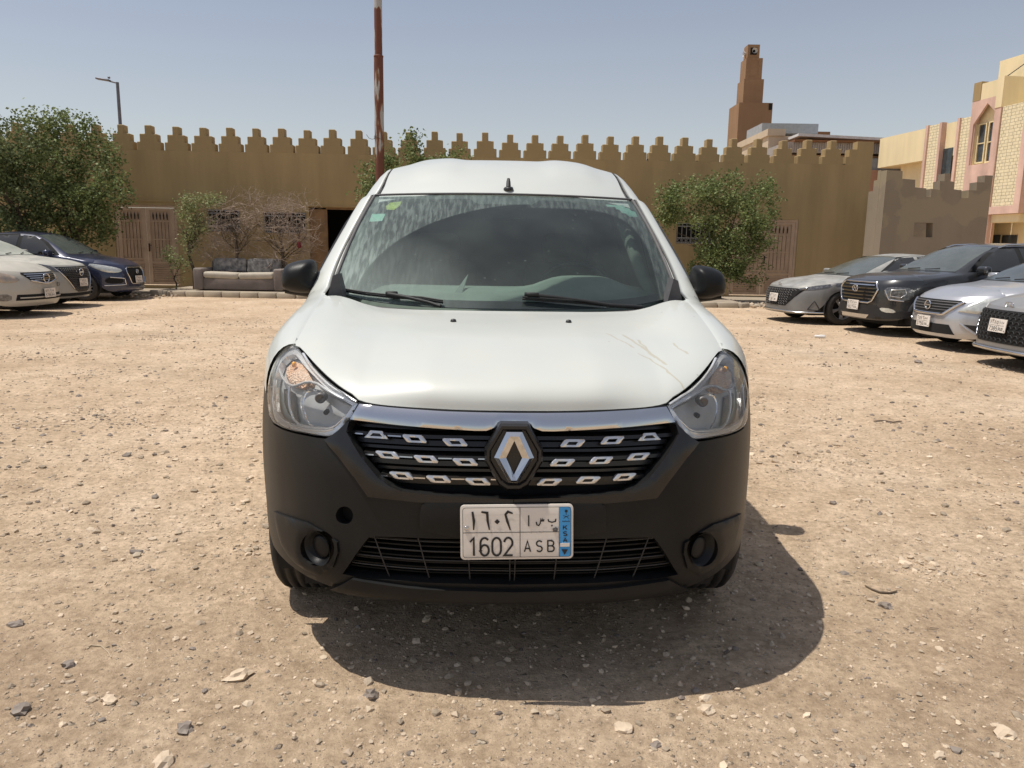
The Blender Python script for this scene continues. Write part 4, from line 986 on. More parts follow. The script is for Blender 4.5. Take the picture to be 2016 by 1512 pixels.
# ---------------------------------------------------------------- cabin
mb = MB(); rows = []
for j, (y, z) in enumerate(((1.12,1.0),(1.20,1.055),(1.30,1.095),(1.45,1.118),(1.60,1.122),(1.68,1.09),(1.72,.90),(1.62,.6))):
    rows.append([Vector((x, y+.25*x*x, z+(.055*math.exp(-((x-.36)/.20)**4) if j in (3,4) else .015*math.exp(-((x-.36)/.2)**4) if j == 2 else 0))) for x in np.linspace(-.72,.72,33)])
mb.grid(rows); db = mb.build('dashboard', m_dash, van)
th = R(62); SW = Matrix.Translation((.36, 1.86, 1.06)) @ Matrix.Rotation(th, 4, 'X')
mb = MB(); ringp = [SW @ Vector((.19*math.cos(a), .19*math.sin(a), 0)) for a in np.linspace(0, 2*math.pi, 41)]; mb.tube(ringp, .014, 8, cap=False)
mb.lathe([(.07,.0),(.06,.03),(.0001,.04)], SW @ Matrix.Rotation(math.pi, 4, 'X'), 16)
for a in (R(0), R(180), R(-90)): mb.tube([SW @ Vector((0,0,0)), SW @ Vector((.18*math.cos(a), .18*math.sin(a), 0))], .014, 6)
mb.build('steering_wheel', m_black, van)
for xx in (-.38, .38):
    mb = MB(); mb.rbox((xx, 2.25, .62), (.50,.50,.16), .05); mb.rbox((xx, 2.52, .92), (.48,.14,.62), .06, rot=Matrix.Rotation(R(-14), 3, 'X')); mb.rbox((xx, 2.62, 1.30), (.26,.10,.17), .04); mb.build('front_seat', m_seat, van)
mb = MB(); mb.prism([(-.83,.35),(.83,.35),(.84,1.0),(.78,1.2),(.68,1.5),(.56,1.66),(-.56,1.66),(-.68,1.5),(-.78,1.2),(-.84,1.0)], Matrix.Translation((0,2.83,0)) @ Matrix.Rotation(R(90), 4, 'X'), .03); mb.bbox((-.80,1.1,.30), (.80,2.8,.33)); mb.build('bulkhead', mat('bulkhead', (.05,.055,.055), .8), van)
mb = MB(); mb.rbox((-.0, 1.92, 1.47), (.20,.03,.06), .012); mb.tube([(0,1.90,1.55),(0,1.92,1.49)], .01, 6); mb.build('rear_view_mirror', m_black, van)
mb = MB(); mb.tube([ws(.93, 0.05, -.09)+Vector((.0,.12,0)), ws(.93, .5, -.1)+Vector((0,.15,0)), ws(.93, 1, -.08)+Vector((0,.1,0))], .03, 8); mb.tube([ws(-.93, 0.05, -.09)+Vector((.0,.12,0)), ws(-.93, .5, -.1)+Vector((0,.15,0)), ws(-.93, 1, -.08)+Vector((0,.1,0))], .03, 8); mb.build('pillar_lining', mat('beige pillar lining', (.34,.35,.30), .8), van)
# white reflection-like streak over the dash, put in as a solid strip
mb = MB(); pa = [VL(876,602,1.25), VL(901,602,1.25), VL(921,540,1.52)]; 
mb.add([Vector((p.x, p.y, p.z)) for p in pa]+[Vector((p.x+.003, p.y+.006, p.z)) for p in pa], [(0,1,2),(5,4,3),(0,3,4,1),(1,4,5,2),(2,5,3,0)]); mb.build('pale_strip', mat('pale strip grey', (.30,.31,.29), .8), db)
# inner dark lining so the shell is not see-through
mb = MB(); mb.bbox((-.83,2.83,.28), (.83,4.25,1.0)); mb.bbox((-.60,2.83,1.001), (.60,4.2,1.62)); mb.build('cargo_box', m_under, van)
# ---------------------------------------------------------------- mirrors
def pillow(mb, outline, M, depth, rr, back=.01, sp=.012, mi=0):
    drape(mb, outline, flat(M), sp=sp, off=0, thick=back, dome=depth, domer=rr, mi=mi)
for s_ in (-1, 1):
    ol = [(500+u/6.3, 480+v/6.3) for u, v in ((345,520),(340,430),(352,340),(395,270),(470,230),(570,205),(660,193),(720,200),(760,235),(775,300),(785,400),(787,480),(830,500),(835,575),(800,605),(720,618),(620,620),(500,605),(410,580),(365,560))]
    P_ = [VL(a, b, 1.40) for a, b in ol]; cx = sum(p.x for p in P_)/len(P_); cz = sum(p.z for p in P_)/len(P_)
    pol = [(abs(p.x)-abs(cx), p.z-cz) for p in P_]
    if s_ < 0: pol = [(-a, b) for a, b in pol]
    mb = MB(); M0 = Matrix.Translation((s_*abs(cx), 1.40, cz)); pillow(mb, smoothpoly(pol, 1), M0, .085, .07, .03); mr_ = mb.build('wing_mirror', m_bump, van)
    mb = MB(); mb.tube([(s_*.84, 1.42, cz-.055), (s_*.93, 1.42, cz-.05), (s_*(.97), 1.41, cz-.045)], [.035,.028,.025], 10); mb.build('mirror_arm', m_bump, mr_)
    mb = MB(); gl = shrink(pol, .015); drape(mb, [(-a, b) for a, b in gl], flat(Matrix.Translation((s_*abs(cx), 1.432, cz)) @ Matrix.Rotation(math.pi, 4, 'Z')), sp=.03, off=.002, thick=.003); mb.build('mirror_glass', m_chrome, mr_)
# ---------------------------------------------------------------- wheels
def wheel(name, parent, c, r_, wd, style, sx, steer=0, rimr=.19):
    """axle along x, outer face at sx side"""
    M0 = Matrix.Translation(c) @ Matrix.Rotation(steer, 4, 'Z') @ Matrix.Rotation(R(90)*sx, 4, 'Y')
    mb = MB(); h = wd/2; n = 64
    prof = [(rimr,-h*.8),(rimr+.02,-h),(r_-.05,-h*1.02),(r_-.018,-h*.93),(r_-.004,-h*.78)]
    for q in (-.55,-.18,.18,.55): prof += [(r_, h*(q-.09)), (r_-.012, h*(q-.07)), (r_-.012, h*(q+.07)), (r_, h*(q+.09))]
    prof += [(r_-.004,h*.78),(r_-.018,h*.93),(r_-.05,h*1.02),(rimr+.02,h),(rimr,h*.8)]
    mb.lathe(prof, M0, n)
    wh = mb.build(name, m_rubber, parent)
    mb = MB(); o = h*.62
    mb.lathe([(rimr,-h*.8),(rimr-.006,0),(rimr-.004,o+.01),(rimr,o+.02),(rimr+.004,o+.015)], M0, 40); mb.lathe([(rimr-.01,o-.06),(.05,o-.07),(.0001,o-.07)], M0, 30, 1)
    mb.lathe([(.045,o-.05),(.042,o-.008),(.035,o),(.0001,o+.002)], M0, 20)
    ns = {'multi': 14, 'five': 5, 'twin': 5, 'steel': 8}[style]
    for k in range(ns):
        a = 2*math.pi*k/ns
        for da in ((-.10,.10) if style in ('twin','multi') else (0,)):
            if style == 'multi' and da > 0: continue
            a1 = a+da; a0 = a+da*.3; w2 = {'multi': .010, 'five': .028, 'twin': .014, 'steel': .03}[style]
            p0 = Vector((.035*math.cos(a0), .035*math.sin(a0), o-.012)); p1 = Vector(((rimr-.004)*math.cos(a1), (rimr-.004)*math.sin(a1), o-.002))
            t = (p1-p0).normalized(); nn = Vector((-t.y, t.x, 0)).normalized(); vs = []
            for p, ww in ((p0, w2*.8), (p1, w2)):
                vs += [M0 @ (p+nn*ww), M0 @ (p+nn*ww*.6+Vector((0,0,.008))), M0 @ (p-nn*ww*.6+Vector((0,0,.008))), M0 @ (p-nn*ww), M0 @ (p-nn*ww+Vector((0,0,-.03))), M0 @ (p+nn*ww+Vector((0,0,-.03)))]
            mb.add(vs, [(i, (i+1) % 6, 6+(i+1) % 6, 6+i) for i in range(6)])
    mb.build('rim', [m_alloy if style != 'steel' else m_steel, m_under], wh)
    return wh
for s_ in (-1, 1):
    for ay in (.80, 3.61): wheel('wheel', van, (s_*.735, ay, .31), .31, .185, 'steel', s_)
# underbody + arch liners
mb = MB(); mb.bbox((-.64,.25,.24), (.64,4.1,.55)); mb.bbox((-.60,.30,.55), (.60,1.05,.84)); mb.bbox((-.80,1.25,.20), (.80,3.1,.5)); mb.build('underbody', m_under, van)
for s_ in (-1, 1):
    for ay in (.80, 3.61):
        mb = MB(); rows = [[Vector((s_*x, ay+.365*math.cos(a), .31+.365*math.sin(a))) for x in (.60,.775)] for a in np.linspace(-.3, math.pi+.3, 24)]; mb.grid(rows); mb.grid([[Vector((s_*.60, ay+r0*math.cos(a), .31+r0*math.sin(a))) for r0 in (.0,.37)] for a in np.linspace(-.4, math.pi+.4, 24)]); mb.build('arch_liner', m_under, van)
# ================================================================== PARKED CARS
def small_plate(parent, M, sq=False, txt=('a7','a3','a8','a5','seen','alef','baa'), lat='7385BUL'):
    W_, H_ = .31, .155
    mb = MB(); drape(mb, rrect(W_, H_, .01), flat(Matrix.Identity(4)), sp=.06, off=.004, thick=.008); p = mb.build('number_plate', m_platew, parent, M)
    mb = MB(); y = -.0055
    ribbon(mb, [(-W_/2+.008, 0), (W_/2-.035, 0)], .003, y); ribbon(mb, [(.03, -.07), (.03, .07)], .003, y)
    for i, g_ in enumerate(txt[:4]): glyph(mb, g_, -.135+i*.040, .016, .026, .045, .007, y)
    for i, g_ in enumerate(txt[4:7]): glyph(mb, g_, .040+i*.026, .022, .018, .030, .005, y)
    for i, g_ in enumerate(lat[:4]): glyph(mb, g_, -.135+i*.040, -.062, .026, .045, .007, y)
    for i, g_ in enumerate(lat[4:7]): glyph(mb, g_, .040+i*.026, -.056, .018, .032, .005, y)
    mb.add([(.125,y,-.065),(.145,y,-.065),(.135,y,-.045)], [(0,1,2)])
    mb.build('plate_lettering', m_platek, p); return p

class Car:
    def __init__(s, name, label, spec, M, group):
        s.sp = spec; g = spec.get; s.W = spec['W']; s.L = spec['L']; hw = s.W/2; s.hw = hw; s.zs = g('zs', 1.0)
        s.root = empty(name, label, 'car', M, group)
        px = [(a*hw, b) for a, b in g('plan', [(0,0),(.3,.02),(.5,.06),(.65,.13),(.78,.25),(.88,.40),(.95,.58),(1.0,.85)])]
        s.sh = Shell(px, g('front'), s.zs)
        s.top = pchip(*zip(*spec['top'])); s.r = spec['r']; s.ax = spec['axles']; s.zb = g('sill', .22); s.ya, s.yr = spec['cab']  # cowl y, rear glass base y
        s.belt = lin(*zip(*spec['belt'])); s.xr = spec['xr']; s.arch = g('arch', s.r+.055)
        s.zh = spec['zh']          # hood edge height at nose
        s.body()
    def S(s, u, z): return s.sh.S(u, z)
    def bz(s, y):
        z = s.zb
        for a in s.ax:
            if abs(y-a) < s.arch: z = max(z, s.r+math.sqrt(s.arch**2-(y-a)**2))
        return z
    def wd(s, y, z):
        b = s.sp.get('bulge', .02); zb_, be = s.zb, s.belt(y); f = (z-zb_)/max(.1, be-zb_)
        w_ = s.hw-b*(2*(f-.45))**2*(1 if f < .45 else 1.3)
        w_ += .010*math.exp(-((f-.80)/.07)**2)   # shoulder crease
        if y < s.YF+.25: w_ = min(w_, s.sh.x_at_y(max(.02, y-s.sh.L(min(z, s.zh+.1))*max(0, min(1, (s.YF+.25-y)/.25)))))
        if y > s.L-.6: w_ -= .22*((y-(s.L-.6))/.6)**2.5
        return w_
    YF = .60
    def sec(s, y, n=(9,5,9)):
        be = s.belt(y); T = s.top(y); pts = []; z0 = min(s.bz(y), be-.02)
        for k in range(n[0]):
            z = lerp(z0, be, k/(n[0]-1)); pts.append((s.wd(y, z), z))
        w_ = pts[-1][0]; hf = max(0, min(1, (T-be-.06)/(s.sp['H']-be-.06)))
        xe = lerp(w_-.13, s.xr, hf); ze = T-lerp(.035, .055, hf)
        if ze < be+.012: ze = be+.012
        for k in range(1, n[1]+1):
            t = k/n[1]; bow = .035*math.sin(math.pi*t)*hf; pts.append((lerp(w_-.012, xe, t)+bow, lerp(be+.008, ze, t)))
        for k in range(1, n[2]+1):
            t = k/n[2]; x = xe*(1-t); pts.append((x, lerp(ze, T, 1-(1-min(1, t*1.0))**2.2)))
        return pts
    def sidex(s, y, z):
        p = s.sec(y); zs_ = [q[1] for q in p[:15]]; xs_ = [q[0] for q in p[:15]]; return float(np.interp(z, zs_, xs_))
    def topz(s, x, y):
        p = s.sec(y, (9,5,14)); q = p[13:][::-1]; return float(np.interp(abs(x), [a for a, b in q], [b for a, b in q]))
    def body(s):
        sh = s.sh; zs = s.zs; mb = MB(); YF = s.YF
        sm = sh.s_of(sh.x_at_y(YF)); zl = s.sp.get('lip', .2); us = [sm*math.sin(math.pi/2*k/16) for k in range(-16, 17)]
        def zt(u): # front shell top edge
            x = abs(sh.x_of(u)); return lerp(s.zh, s.belt(YF)+.005, min(1, (x/sh.x_at_y(YF)))**2.5)
        def zl_(u): return lerp(zl, max(zl, s.bz(YF)), min(1, abs(u)/sm)**8)
        N = 14; mb.grid([[s.S(u, lerp(zl_(u), zt(u), k/N)) for u in us] for k in range(N+1)])
        # bonnet front part : from shell top edge to section at YF
        e = [(sh.x_of(u), sh.F(sh.x_of(u), zt(u)), zt(u)) for u in us]; secY = s.sec(YF); rows = []
        full = [(x, z) for x, z in secY[8:]]; fx = [a for a, b in full][::-1]; fz = [b for a, b in full][::-1]
        for k in range(9):
            t = k/8; row = []
            for (x, y, z) in e:
                xx = x*lerp(1, fx[-1]/max(1e-6, abs(e[0][0])), t); z1 = float(np.interp(abs(xx), fx, fz)); yy = lerp(y, YF, t); T0 = s.top(yy)-s.top(YF)
                zz = lerp(z, z1, 1-(1-t)**1.7); row.append(Vector((xx, yy, zz*zs)))
            rows.append(row)
        mb.grid(rows)
        ys_ = set([YF, s.L-.02, s.L])
        for a in s.ax:
            for k in range(13): ys_.add(round(a+s.arch*math.cos(math.pi*k/12), 4))
            ys_.add(a-s.arch-.001); ys_.add(a+s.arch+.001)
        for y in np.linspace(YF, s.L, 46): ys_.add(round(float(y), 4))
        ys_ = sorted(y for y in ys_ if YF <= y <= s.L)
        for sx in (-1, 1):
            rows = [[Vector((sx*x, y, z*zs)) for x, z in s.sec(y)] for y in ys_]
            mb.grid(rows if sx > 0 else [r_[::-1] for r_ in rows])
            l = rows[-1]; mb.add(l+[Vector((0, s.L, l[0].z))], [list(range(len(l)+1)) if sx < 0 else list(range(len(l)+1))[::-1]])
        s.bd = mb.build('body', s.sp['paint'], s.root)
        mb = MB(); mb.bbox((-s.hw+.22, .35, .18*zs), (s.hw-.22, s.L-.3, .55*zs)); mb.bbox((-s.hw+.10, s.ax[0]+s.arch+.02, .17*zs), (s.hw-.10, s.ax[1]-s.arch-.02, .5*zs)); mb.build('underbody', m_under, s.root)
        for sx in (-1, 1):
            for i, a in enumerate(s.ax):
                mb = MB(); R_ = s.arch-.004; mb.grid([[Vector((sx*x, a+R_*math.cos(t), (s.r+R_*math.sin(t))*zs)) for x in (s.hw-.30, s.hw-.03)] for t in np.linspace(-.3, math.pi+.3, 20)]); mb.grid([[Vector((sx*(s.hw-.30), a+q*math.cos(t), (s.r+q*math.sin(t))*zs)) for q in (0, R_)] for t in np.linspace(-.3, math.pi+.3, 20)]); mb.build('arch_liner', m_under, s.root)
                wheel('wheel', s.root, (sx*(s.hw-.115), a, s.r*.985), s.r*.985, .19, s.sp['rim'], sx, 0, s.sp.get('rimr', .20))
        # glass
        m_g = s.sp.get('glass', m_carglass); y0 = s.ya; y1 = s.sp['wtop']
        def wsg(c, t, o):
            y = lerp(y0, y1, t); p = s.sec(y); xe = p[13][0]-lerp(.02, .045, t); x = xe*c; z = s.topz(x, y)
            yy = y+(.10*c*c*(1-.4*t)); z = s.topz(x, yy) if yy < y1+.1 else z
            return Vector((x, yy, z*zs))+Vector((0, -.4, .9))*o
        mb = MB(); mb.grid([[wsg(c, t, .003) for c in np.linspace(-1, 1, 25)] for t in np.linspace(0, 1, 14)]); mb.build('windscreen', [m_g], s.root)
        mb = MB(); mb.grid([[wsg(c, t, .0015) for c in np.linspace(-1.03, 1.03, 25)] for t in np.linspace(-.05, 0, 3)]); 
        for q in (.15, -.5): mb.tube([wsg(q+.02*k, .02+.004*k, .02) for k in range(0, 20, 3)], .008, 5)
        mb.build('cowl', m_black, s.root)
        for sx in (-1, 1):
            for poly in s.sp['windows']:
                if sx > 0: fn = lambda u, v: Vector((s.sidex(u, v), u, v*zs)); pl_ = poly
                else: fn = lambda u, v: Vector((-s.sidex(-u, v), -u, v*zs)); pl_ = [(-a, b) for a, b in poly][::-1]
                mb = MB(); drape(mb, pl_, fn, sp=.09, off=.010, thick=.009); mb.build('side_window', s.sp.get('sglass', m_sideglass), s.root)
            if s.sp.get('frame'):
                poly = s.sp['frame']
                if sx > 0: fn = lambda u, v: Vector((s.sidex(u, v), u, v*zs)); pl_ = poly
                else: fn = lambda u, v: Vector((-s.sidex(-u, v), -u, v*zs)); pl_ = [(-a, b) for a, b in poly][::-1]
                mb = MB(); drape(mb, pl_, fn, sp=.09, off=.005, thick=.004); mb.build('window_frame', m_under, s.root)
            for yy in s.sp.get('seams', ()):
                q = [(x, z) for x, z in s.sec(yy)[:9]]; mb = MB(); mb.grid([[Vector((sx*(x+.0015), yy, z*zs)) for x, z in q], [Vector((sx*(x+.0015), yy+.008, z*zs)) for x, z in q]]); mb.build('door_seam', m_black, s.root)
            for yy in s.sp.get('handles', ()):
                z = s.belt(yy)-.09; mb = MB(); mb.rbox((sx*(s.wd(yy, z)+.012), yy, z*zs), (.03,.16,.03), .01); mb.build('door_handle', s.sp.get('hmat', s.sp['paint']), s.root)
            my, mz = s.sp['mirror']; mb = MB(); mb.rbox((sx*(s.hw+.07), my, mz*zs), (.22,.13,.14), .045, n=3); mb.tube([(sx*(s.hw-.10), my+.02, (mz-.05)*zs), (sx*(s.hw+.03), my+.01, (mz-.04)*zs)], .025, 8); mb.build('wing_mirror', s.sp.get('mmat', s.sp['paint']), s.root)
        # rear glass
        def rg(c, t):
            y = lerp(s.sp['rtop'], s.yr, t); p = s.sec(y); return Vector(((p[13][0]-.05)*c, y, s.topz((p[13][0]-.05)*c, y)*zs+.006))
        mb = MB(); mb.grid([[rg(c, t) for c in np.linspace(-1, 1, 13)] for t in np.linspace(.05, .95, 8)]); mb.build('rear_window', m_sideglass, s.root)
    def sp_(s, pts, sx=1):
        l = [(s.sh.s_of(x), z) for x, z in pts]
        if sx < 0: l = [(-a, b) for a, b in l]
        return l
    def part(s, name, pts, m, off=.006, thick=.010, both=True, holes=(), sp=.05, dome=0, domer=.02, raw=False, smooth=0):
        """pts in (x or arc, z) on the shell; raw: already arc length"""
        out = []
        for sx in ((1, -1) if both else (1,)):
            l = [(a*sx, b) for a, b in (pts if raw else s.sp_(pts))]; h = [[(a*sx, b) for a, b in (hh if raw else s.sp_(hh))] for hh in holes]
            if smooth: l = smoothpoly(l, smooth)
            if area(l) < 0: l = l[::-1]
            mb = MB(); drape(mb, l, s.S, holes=h, sp=sp, off=off, thick=thick, dome=dome, domer=domer); out.append(mb.build(name, m, s.root))
        return out
    def bars(s, name, zsx, m, h=.012, off=.015, dep=.02, wavy=0):
        mb = MB()
        for z, e in zsx:
            rows = []; e = s.sh.s_of(e)
            for k in range(25):
                u = lerp(-e, e, k/24); a = s.S(u, z+h/2); b = s.S(u, z-h/2)
                rows.append([a+Vector((0,dep-off,0)), a+Vector((0,-off,0)), b+Vector((0,-off,0)), b+Vector((0,dep-off,0))])
            mb.grid(rows, 0, False)
        return mb.build(name, m, s.root)
    def loop(s, name, pts, m, r_=.012, off=.012, raw=False, both=False, closed=True):
        out = []
        for sx in ((1, -1) if both else (1,)):
            l = [(a*sx, b) for a, b in (pts if raw else s.sp_(pts))]
            if closed: l = resample(l, .03); l.append(l[0])
            else:
                q = []
                for a, b in zip(l, l[1:]): q += [(lerp(a[0], b[0], k/6), lerp(a[1], b[1], k/6)) for k in range(6)]
                l = q+[l[-1]]
            mb = MB(); mb.tube([s.S(a, b)+Vector((0,-off*.9,0)) for a, b in l], r_, 6, cap=not closed); out.append(mb.build(name, m, s.root))
        return out
    def badge(s, z, rx, rz, kind, m=None):
        m = m or m_chrome; c = s.S(0, z); M0 = Matrix.Translation(c+Vector((0,-.025,0)))
        mb = MB(); n = 24; mb.tube([M0 @ Vector((rx*math.cos(a), 0, rz*math.sin(a))) for a in np.linspace(0, 2*math.pi, n+1)], min(rx, rz)*.16, 6, cap=False)
        if kind == 'bar': mb.box(c+Vector((0,-.028,0)), (rx*2.35,.010,rz*.36))
        elif kind == 'slanted': 
            mb.tube([M0 @ Vector((-rx*.50,0,-rz*.75)), M0 @ Vector((-rx*.25,0,rz*.70))], rz*.14, 5); mb.tube([M0 @ Vector((rx*.25,0,-rz*.70)), M0 @ Vector((rx*.50,0,rz*.75))], rz*.14, 5); mb.tube([M0 @ Vector((-rx*.36,0,0)), M0 @ Vector((rx*.36,0,.0))], rz*.13, 5)
        b = mb.build('badge', m, s.root); return b
    def plate(s, z, tilt=0, **k):
        c = s.S(0, z); return small_plate(s.root, Matrix.Translation(c+Vector((0,-.03,0))) @ Matrix.Rotation(R(-3+tilt), 4, 'X'), **k)
def sym(l): return l+[(-a, b) for a, b in l[::-1]]
def carM(nose_px, Y, head, z=.45):
    """head: heading angle of the car (deg, 0 = +X). nose at photo point on plane Y"""
    p = P3(*nose_px, Y); a = R(head); # local -y is forward
    return Matrix.Translation((p.x, p.y, 0)) @ Matrix.Rotation(a+math.pi/2, 4, 'Z')
P_blue = mat('dark blue paint', (.008,.015,.055), .25, .2, .1, 4, dust=.15, dustcol=(.22,.21,.20), coat=.8)
P_beige = mat('dusty silver beige paint', (.40,.38,.34), .4, .3, .03, 4, dust=.75, dustcol=(.52,.48,.40), coat=.3)
P_beige2 = mat('dusty grey silver paint', (.27,.27,.26), .38, .35, .03, 4, dust=.85, dustcol=(.50,.47,.40), coat=.3)
P_grey = mat('grey paint', (.14,.135,.13), .3, .3, .05, 4, dust=.75, dustcol=(.46,.45,.41), coat=.6)
P_dark = mat('charcoal paint', (.020,.021,.023), .25, .3, .05, 4, dust=.20, dustcol=(.16,.16,.16), coat=.8)
P_silver = mat('silver metallic paint', (.50,.51,.54), .28, .65, .03, 6, dust=.18, dustcol=(.5,.48,.44), coat=.6)
P_grey2 = mat('warm grey metallic paint', (.25,.245,.24), .33, .5, .03, 6, dust=.35, dustcol=(.44,.42,.38), coat=.5)
m_carlamp = mat('car headlamp glass', (.50,.51,.47), .10, .35, .5, 22, col2=(.72,.72,.66), coat=1, bump=.5, bscale=30)
m_oldlamp = mat('clouded headlamp glass', (.26,.25,.22), .25, .2, .4, 9, col2=(.50,.36,.26), coat=.5)
m_darklamp = mat('smoked headlamp glass', (.05,.05,.055), .1, .3, .5, 30, col2=(.2,.2,.2), coat=1)
m_greyglass = mat('hazy windscreen', (.05,.06,.055), .05, 0, .15, 3, dust=.22, dustcol=(.30,.32,.29), spec=.7)
m_dustglass = mat('dust covered windscreen', (.30,.32,.28), .12, 0, .1, 3, dust=.7, dustcol=(.50,.50,.43), spec=.7)
LG = 'cars parked along the left side'; RG = 'cars parked along the right side'
# --- blue sedan
sp = dict(W=1.735, L=3.995, H=1.515, r=.30, axles=(.80,3.25), front=[(.18,.06),(.26,0),(.5,0),(.66,.03),(.76,.09),(.84,.18),(.95,.36)], zh=.79, sill=.22, lip=.2,
    top=[(.0,.80),(.15,.86),(.6,.955),(1.05,1.02),(1.12,1.035),(1.5,1.27),(1.80,1.43),(2.05,1.495),(2.4,1.515),(2.8,1.50),(3.1,1.42),(3.5,1.15),(3.62,1.08),(3.9,1.05),(3.995,.95)],
    belt=[(0,.78),(.6,.84),(1.1,.945),(2.2,.985),(3.9,.97),(4,.85)], cab=(1.10,3.6), wtop=1.86, rtop=2.95, xr=.56, paint=P_blue, rim='multi', rimr=.20,
    windows=[[(1.42,1.01),(2.18,1.03),(2.18,1.42),(1.93,1.40),(1.72,1.28)],[(2.27,1.03),(2.95,1.045),(3.10,1.12),(2.95,1.32),(2.75,1.40),(2.27,1.43)]],
    frame=[(1.30,.995),(3.15,1.02),(3.2,1.10),(3.0,1.34),(2.78,1.44),(2.2,1.46),(1.90,1.44),(1.62,1.27)], seams=(1.28,2.22,3.15), handles=(2.05,2.95), mirror=(1.48,1.04), mmat=P_blue, glass=m_greyglass)
c = Car('parked_sedan', 'dark blue sedan with chrome ringed grille, farthest of the three parked on the left', sp, carM((272,560), 17.95, 0), LG)
gr = sym([(.30,.74),(.36,.70),(.37,.62),(.27,.40),(.22,.375)])
c.part('grille', gr, m_dark, .004, .01, both=False, smooth=1); c.loop('grille_ring', gr, m_chrome, .014, .010)
c.part('headlight', [(.47,.66),(.60,.62),(.74,.64),(.80,.72),(.825,.80),(.80,.83),(.68,.78),(.50,.72)], m_carlamp, .008, .02, dome=.01, domer=.04, smooth=1)
c.part('fog_recess', [(.45,.40),(.72,.38),(.76,.46),(.70,.54),(.56,.53)], m_dark, .004, .01, smooth=1)
c.loop('fog_trim', [(.70,.53),(.52,.36),(.42,.355),(.62,.345),(.77,.36)][0:1]+[(.47,.50),(.44,.36),(.76,.345)], m_chrome, .013, .010, both=True, closed=False)
c.badge(.645, .05, .045, 'slanted'); c.plate(.47, txt=('a7','a3','a8','a5','alef','seen','baa'))
# --- middle left car (grey silver, V-shaped grille)
sp2 = dict(W=1.82, L=4.65, H=1.45, r=.32, axles=(.92,3.62), front=[(.2,.05),(.28,0),(.5,0),(.66,.02),(.78,.06),(.86,.14),(.96,.34)], zh=.84, sill=.2, lip=.2,
    top=[(.0,.83),(.15,.885),(.6,.955),(1.15,1.02),(1.22,1.03),(1.7,1.27),(2.1,1.41),(2.5,1.45),(3.0,1.43),(3.5,1.28),(4.0,1.10),(4.5,1.06),(4.65,.95)],
    belt=[(0,.80),(.6,.86),(1.2,.955),(2.2,.985),(4.5,.98),(4.65,.9)], cab=(1.2,4.0), wtop=2.15, rtop=3.2, xr=.56, paint=P_beige2, rim='twin',
    windows=[[(1.6,1.01),(2.4,1.03),(2.4,1.38),(2.1,1.36)],[(2.48,1.03),(3.4,1.06),(3.2,1.3),(2.9,1.37),(2.48,1.39)]], seams=(1.4,2.44), handles=(2.3,), mirror=(1.65,1.05), glass=m_dustglass)
c = Car('parked_sedan', 'dust covered grey sedan with honeycomb V grille, middle one of three parked on the left', sp2, carM((163,566), 15.6, 3), LG)
vg = sym([(.50,.80),(.62,.80),(.30,.36),(.22,.30)][0:]); c.part('grille', sym([(.62,.81),(.28,.36),(.16,.31)]), m_gloss, .004, .01, both=False)
def honey(c, z0, z1, ext, m, st=.055, nm='grille_mesh'):
    mb = MB()
    z = z0; i = 0
    while z < z1:
        e = c.sh.s_of(ext(z)); u = -e+(st/2 if i % 2 else 0)
        while u < e-st*.5:
            q = [c.S(u+a*st*.5, z+b*st*.34)+Vector((0,-.012,0)) for a, b in ((-.9,0),(-.4,1),(.4,1),(.9,0))]; mb.tube(q, .0045, 4, cap=False); u += st
        z += st*.62; i += 1
    return mb.build(nm, m, c.root)
honey(c, .36, .80, lin([.31,.36,.81],[.1,.26,.58]), m_steel)
c.loop('grille_trim', [(.62,.80),(.29,.37)], m_chrome, .012, .010, both=True, closed=False)
c.part('headlight', [(.60,.80),(.52,.70),(.66,.72),(.80,.78),(.86,.86),(.80,.88),(.70,.86)], m_darklamp, .008, .02, smooth=1)
c.part('lower_intake', sym([(.62,.30),(.66,.24)]), m_dark, .004, .01, both=False); c.badge(.70, .07, .07, 'bar'); c.plate(.50, txt=('a2','a6','a5','a7','baa','seen','alef'), lat='2657XNL')
# --- near left car (old light sedan)
sp3 = dict(W=1.80, L=4.85, H=1.47, r=.315, axles=(.95,3.72), plan=[(0,0),(.3,.03),(.5,.085),(.65,.16),(.78,.28),(.88,.42),(.95,.58),(1.0,.85)], front=[(.2,.05),(.28,0),(.45,0),(.60,.02),(.72,.07),(.80,.15),(.92,.36)], zh=.77, sill=.2, lip=.2,
    top=[(.0,.77),(.15,.83),(.6,.93),(1.15,.99),(1.25,1.01),(1.7,1.25),(2.1,1.42),(2.5,1.47),(3.0,1.46),(3.5,1.33),(4.1,1.10),(4.6,1.06),(4.85,.95)],
    belt=[(0,.76),(.6,.83),(1.2,.93),(2.2,.97),(4.6,.98),(4.85,.9)], cab=(1.22,4.05), wtop=2.1, rtop=3.3, xr=.56, paint=P_beige, rim='multi',
    windows=[[(1.6,1.0),(2.4,1.02),(2.4,1.40),(2.1,1.37)],[(2.48,1.02),(3.5,1.05),(3.3,1.3),(2.9,1.40),(2.48,1.41)]], seams=(1.45,2.44), handles=(2.3,), mirror=(1.65,1.04), glass=m_dustglass)
c = Car('parked_sedan', 'beige silver sedan with clouded orange headlight, nearest of the three parked on the left', sp3, carM((97,590), 13.6, 0), LG)
g3 = sym([(.44,.765),(.46,.74),(.36,.64),(.10,.59),(.0,.575)][:4]); c.part('grille', g3, m_dark, .004, .01, both=False)
c.bars('grille_bars', [(.74,.42),(.705,.40),(.67,.36),(.635,.28)], m_chromesoft, .014, .014); c.badge(.665, .085, .075, 'bar')
c.loop('grille_trim', [(.36,.63),(.10,.58),(-.10,.58),(-.36,.63)], m_chrome, .016, .014, closed=False)
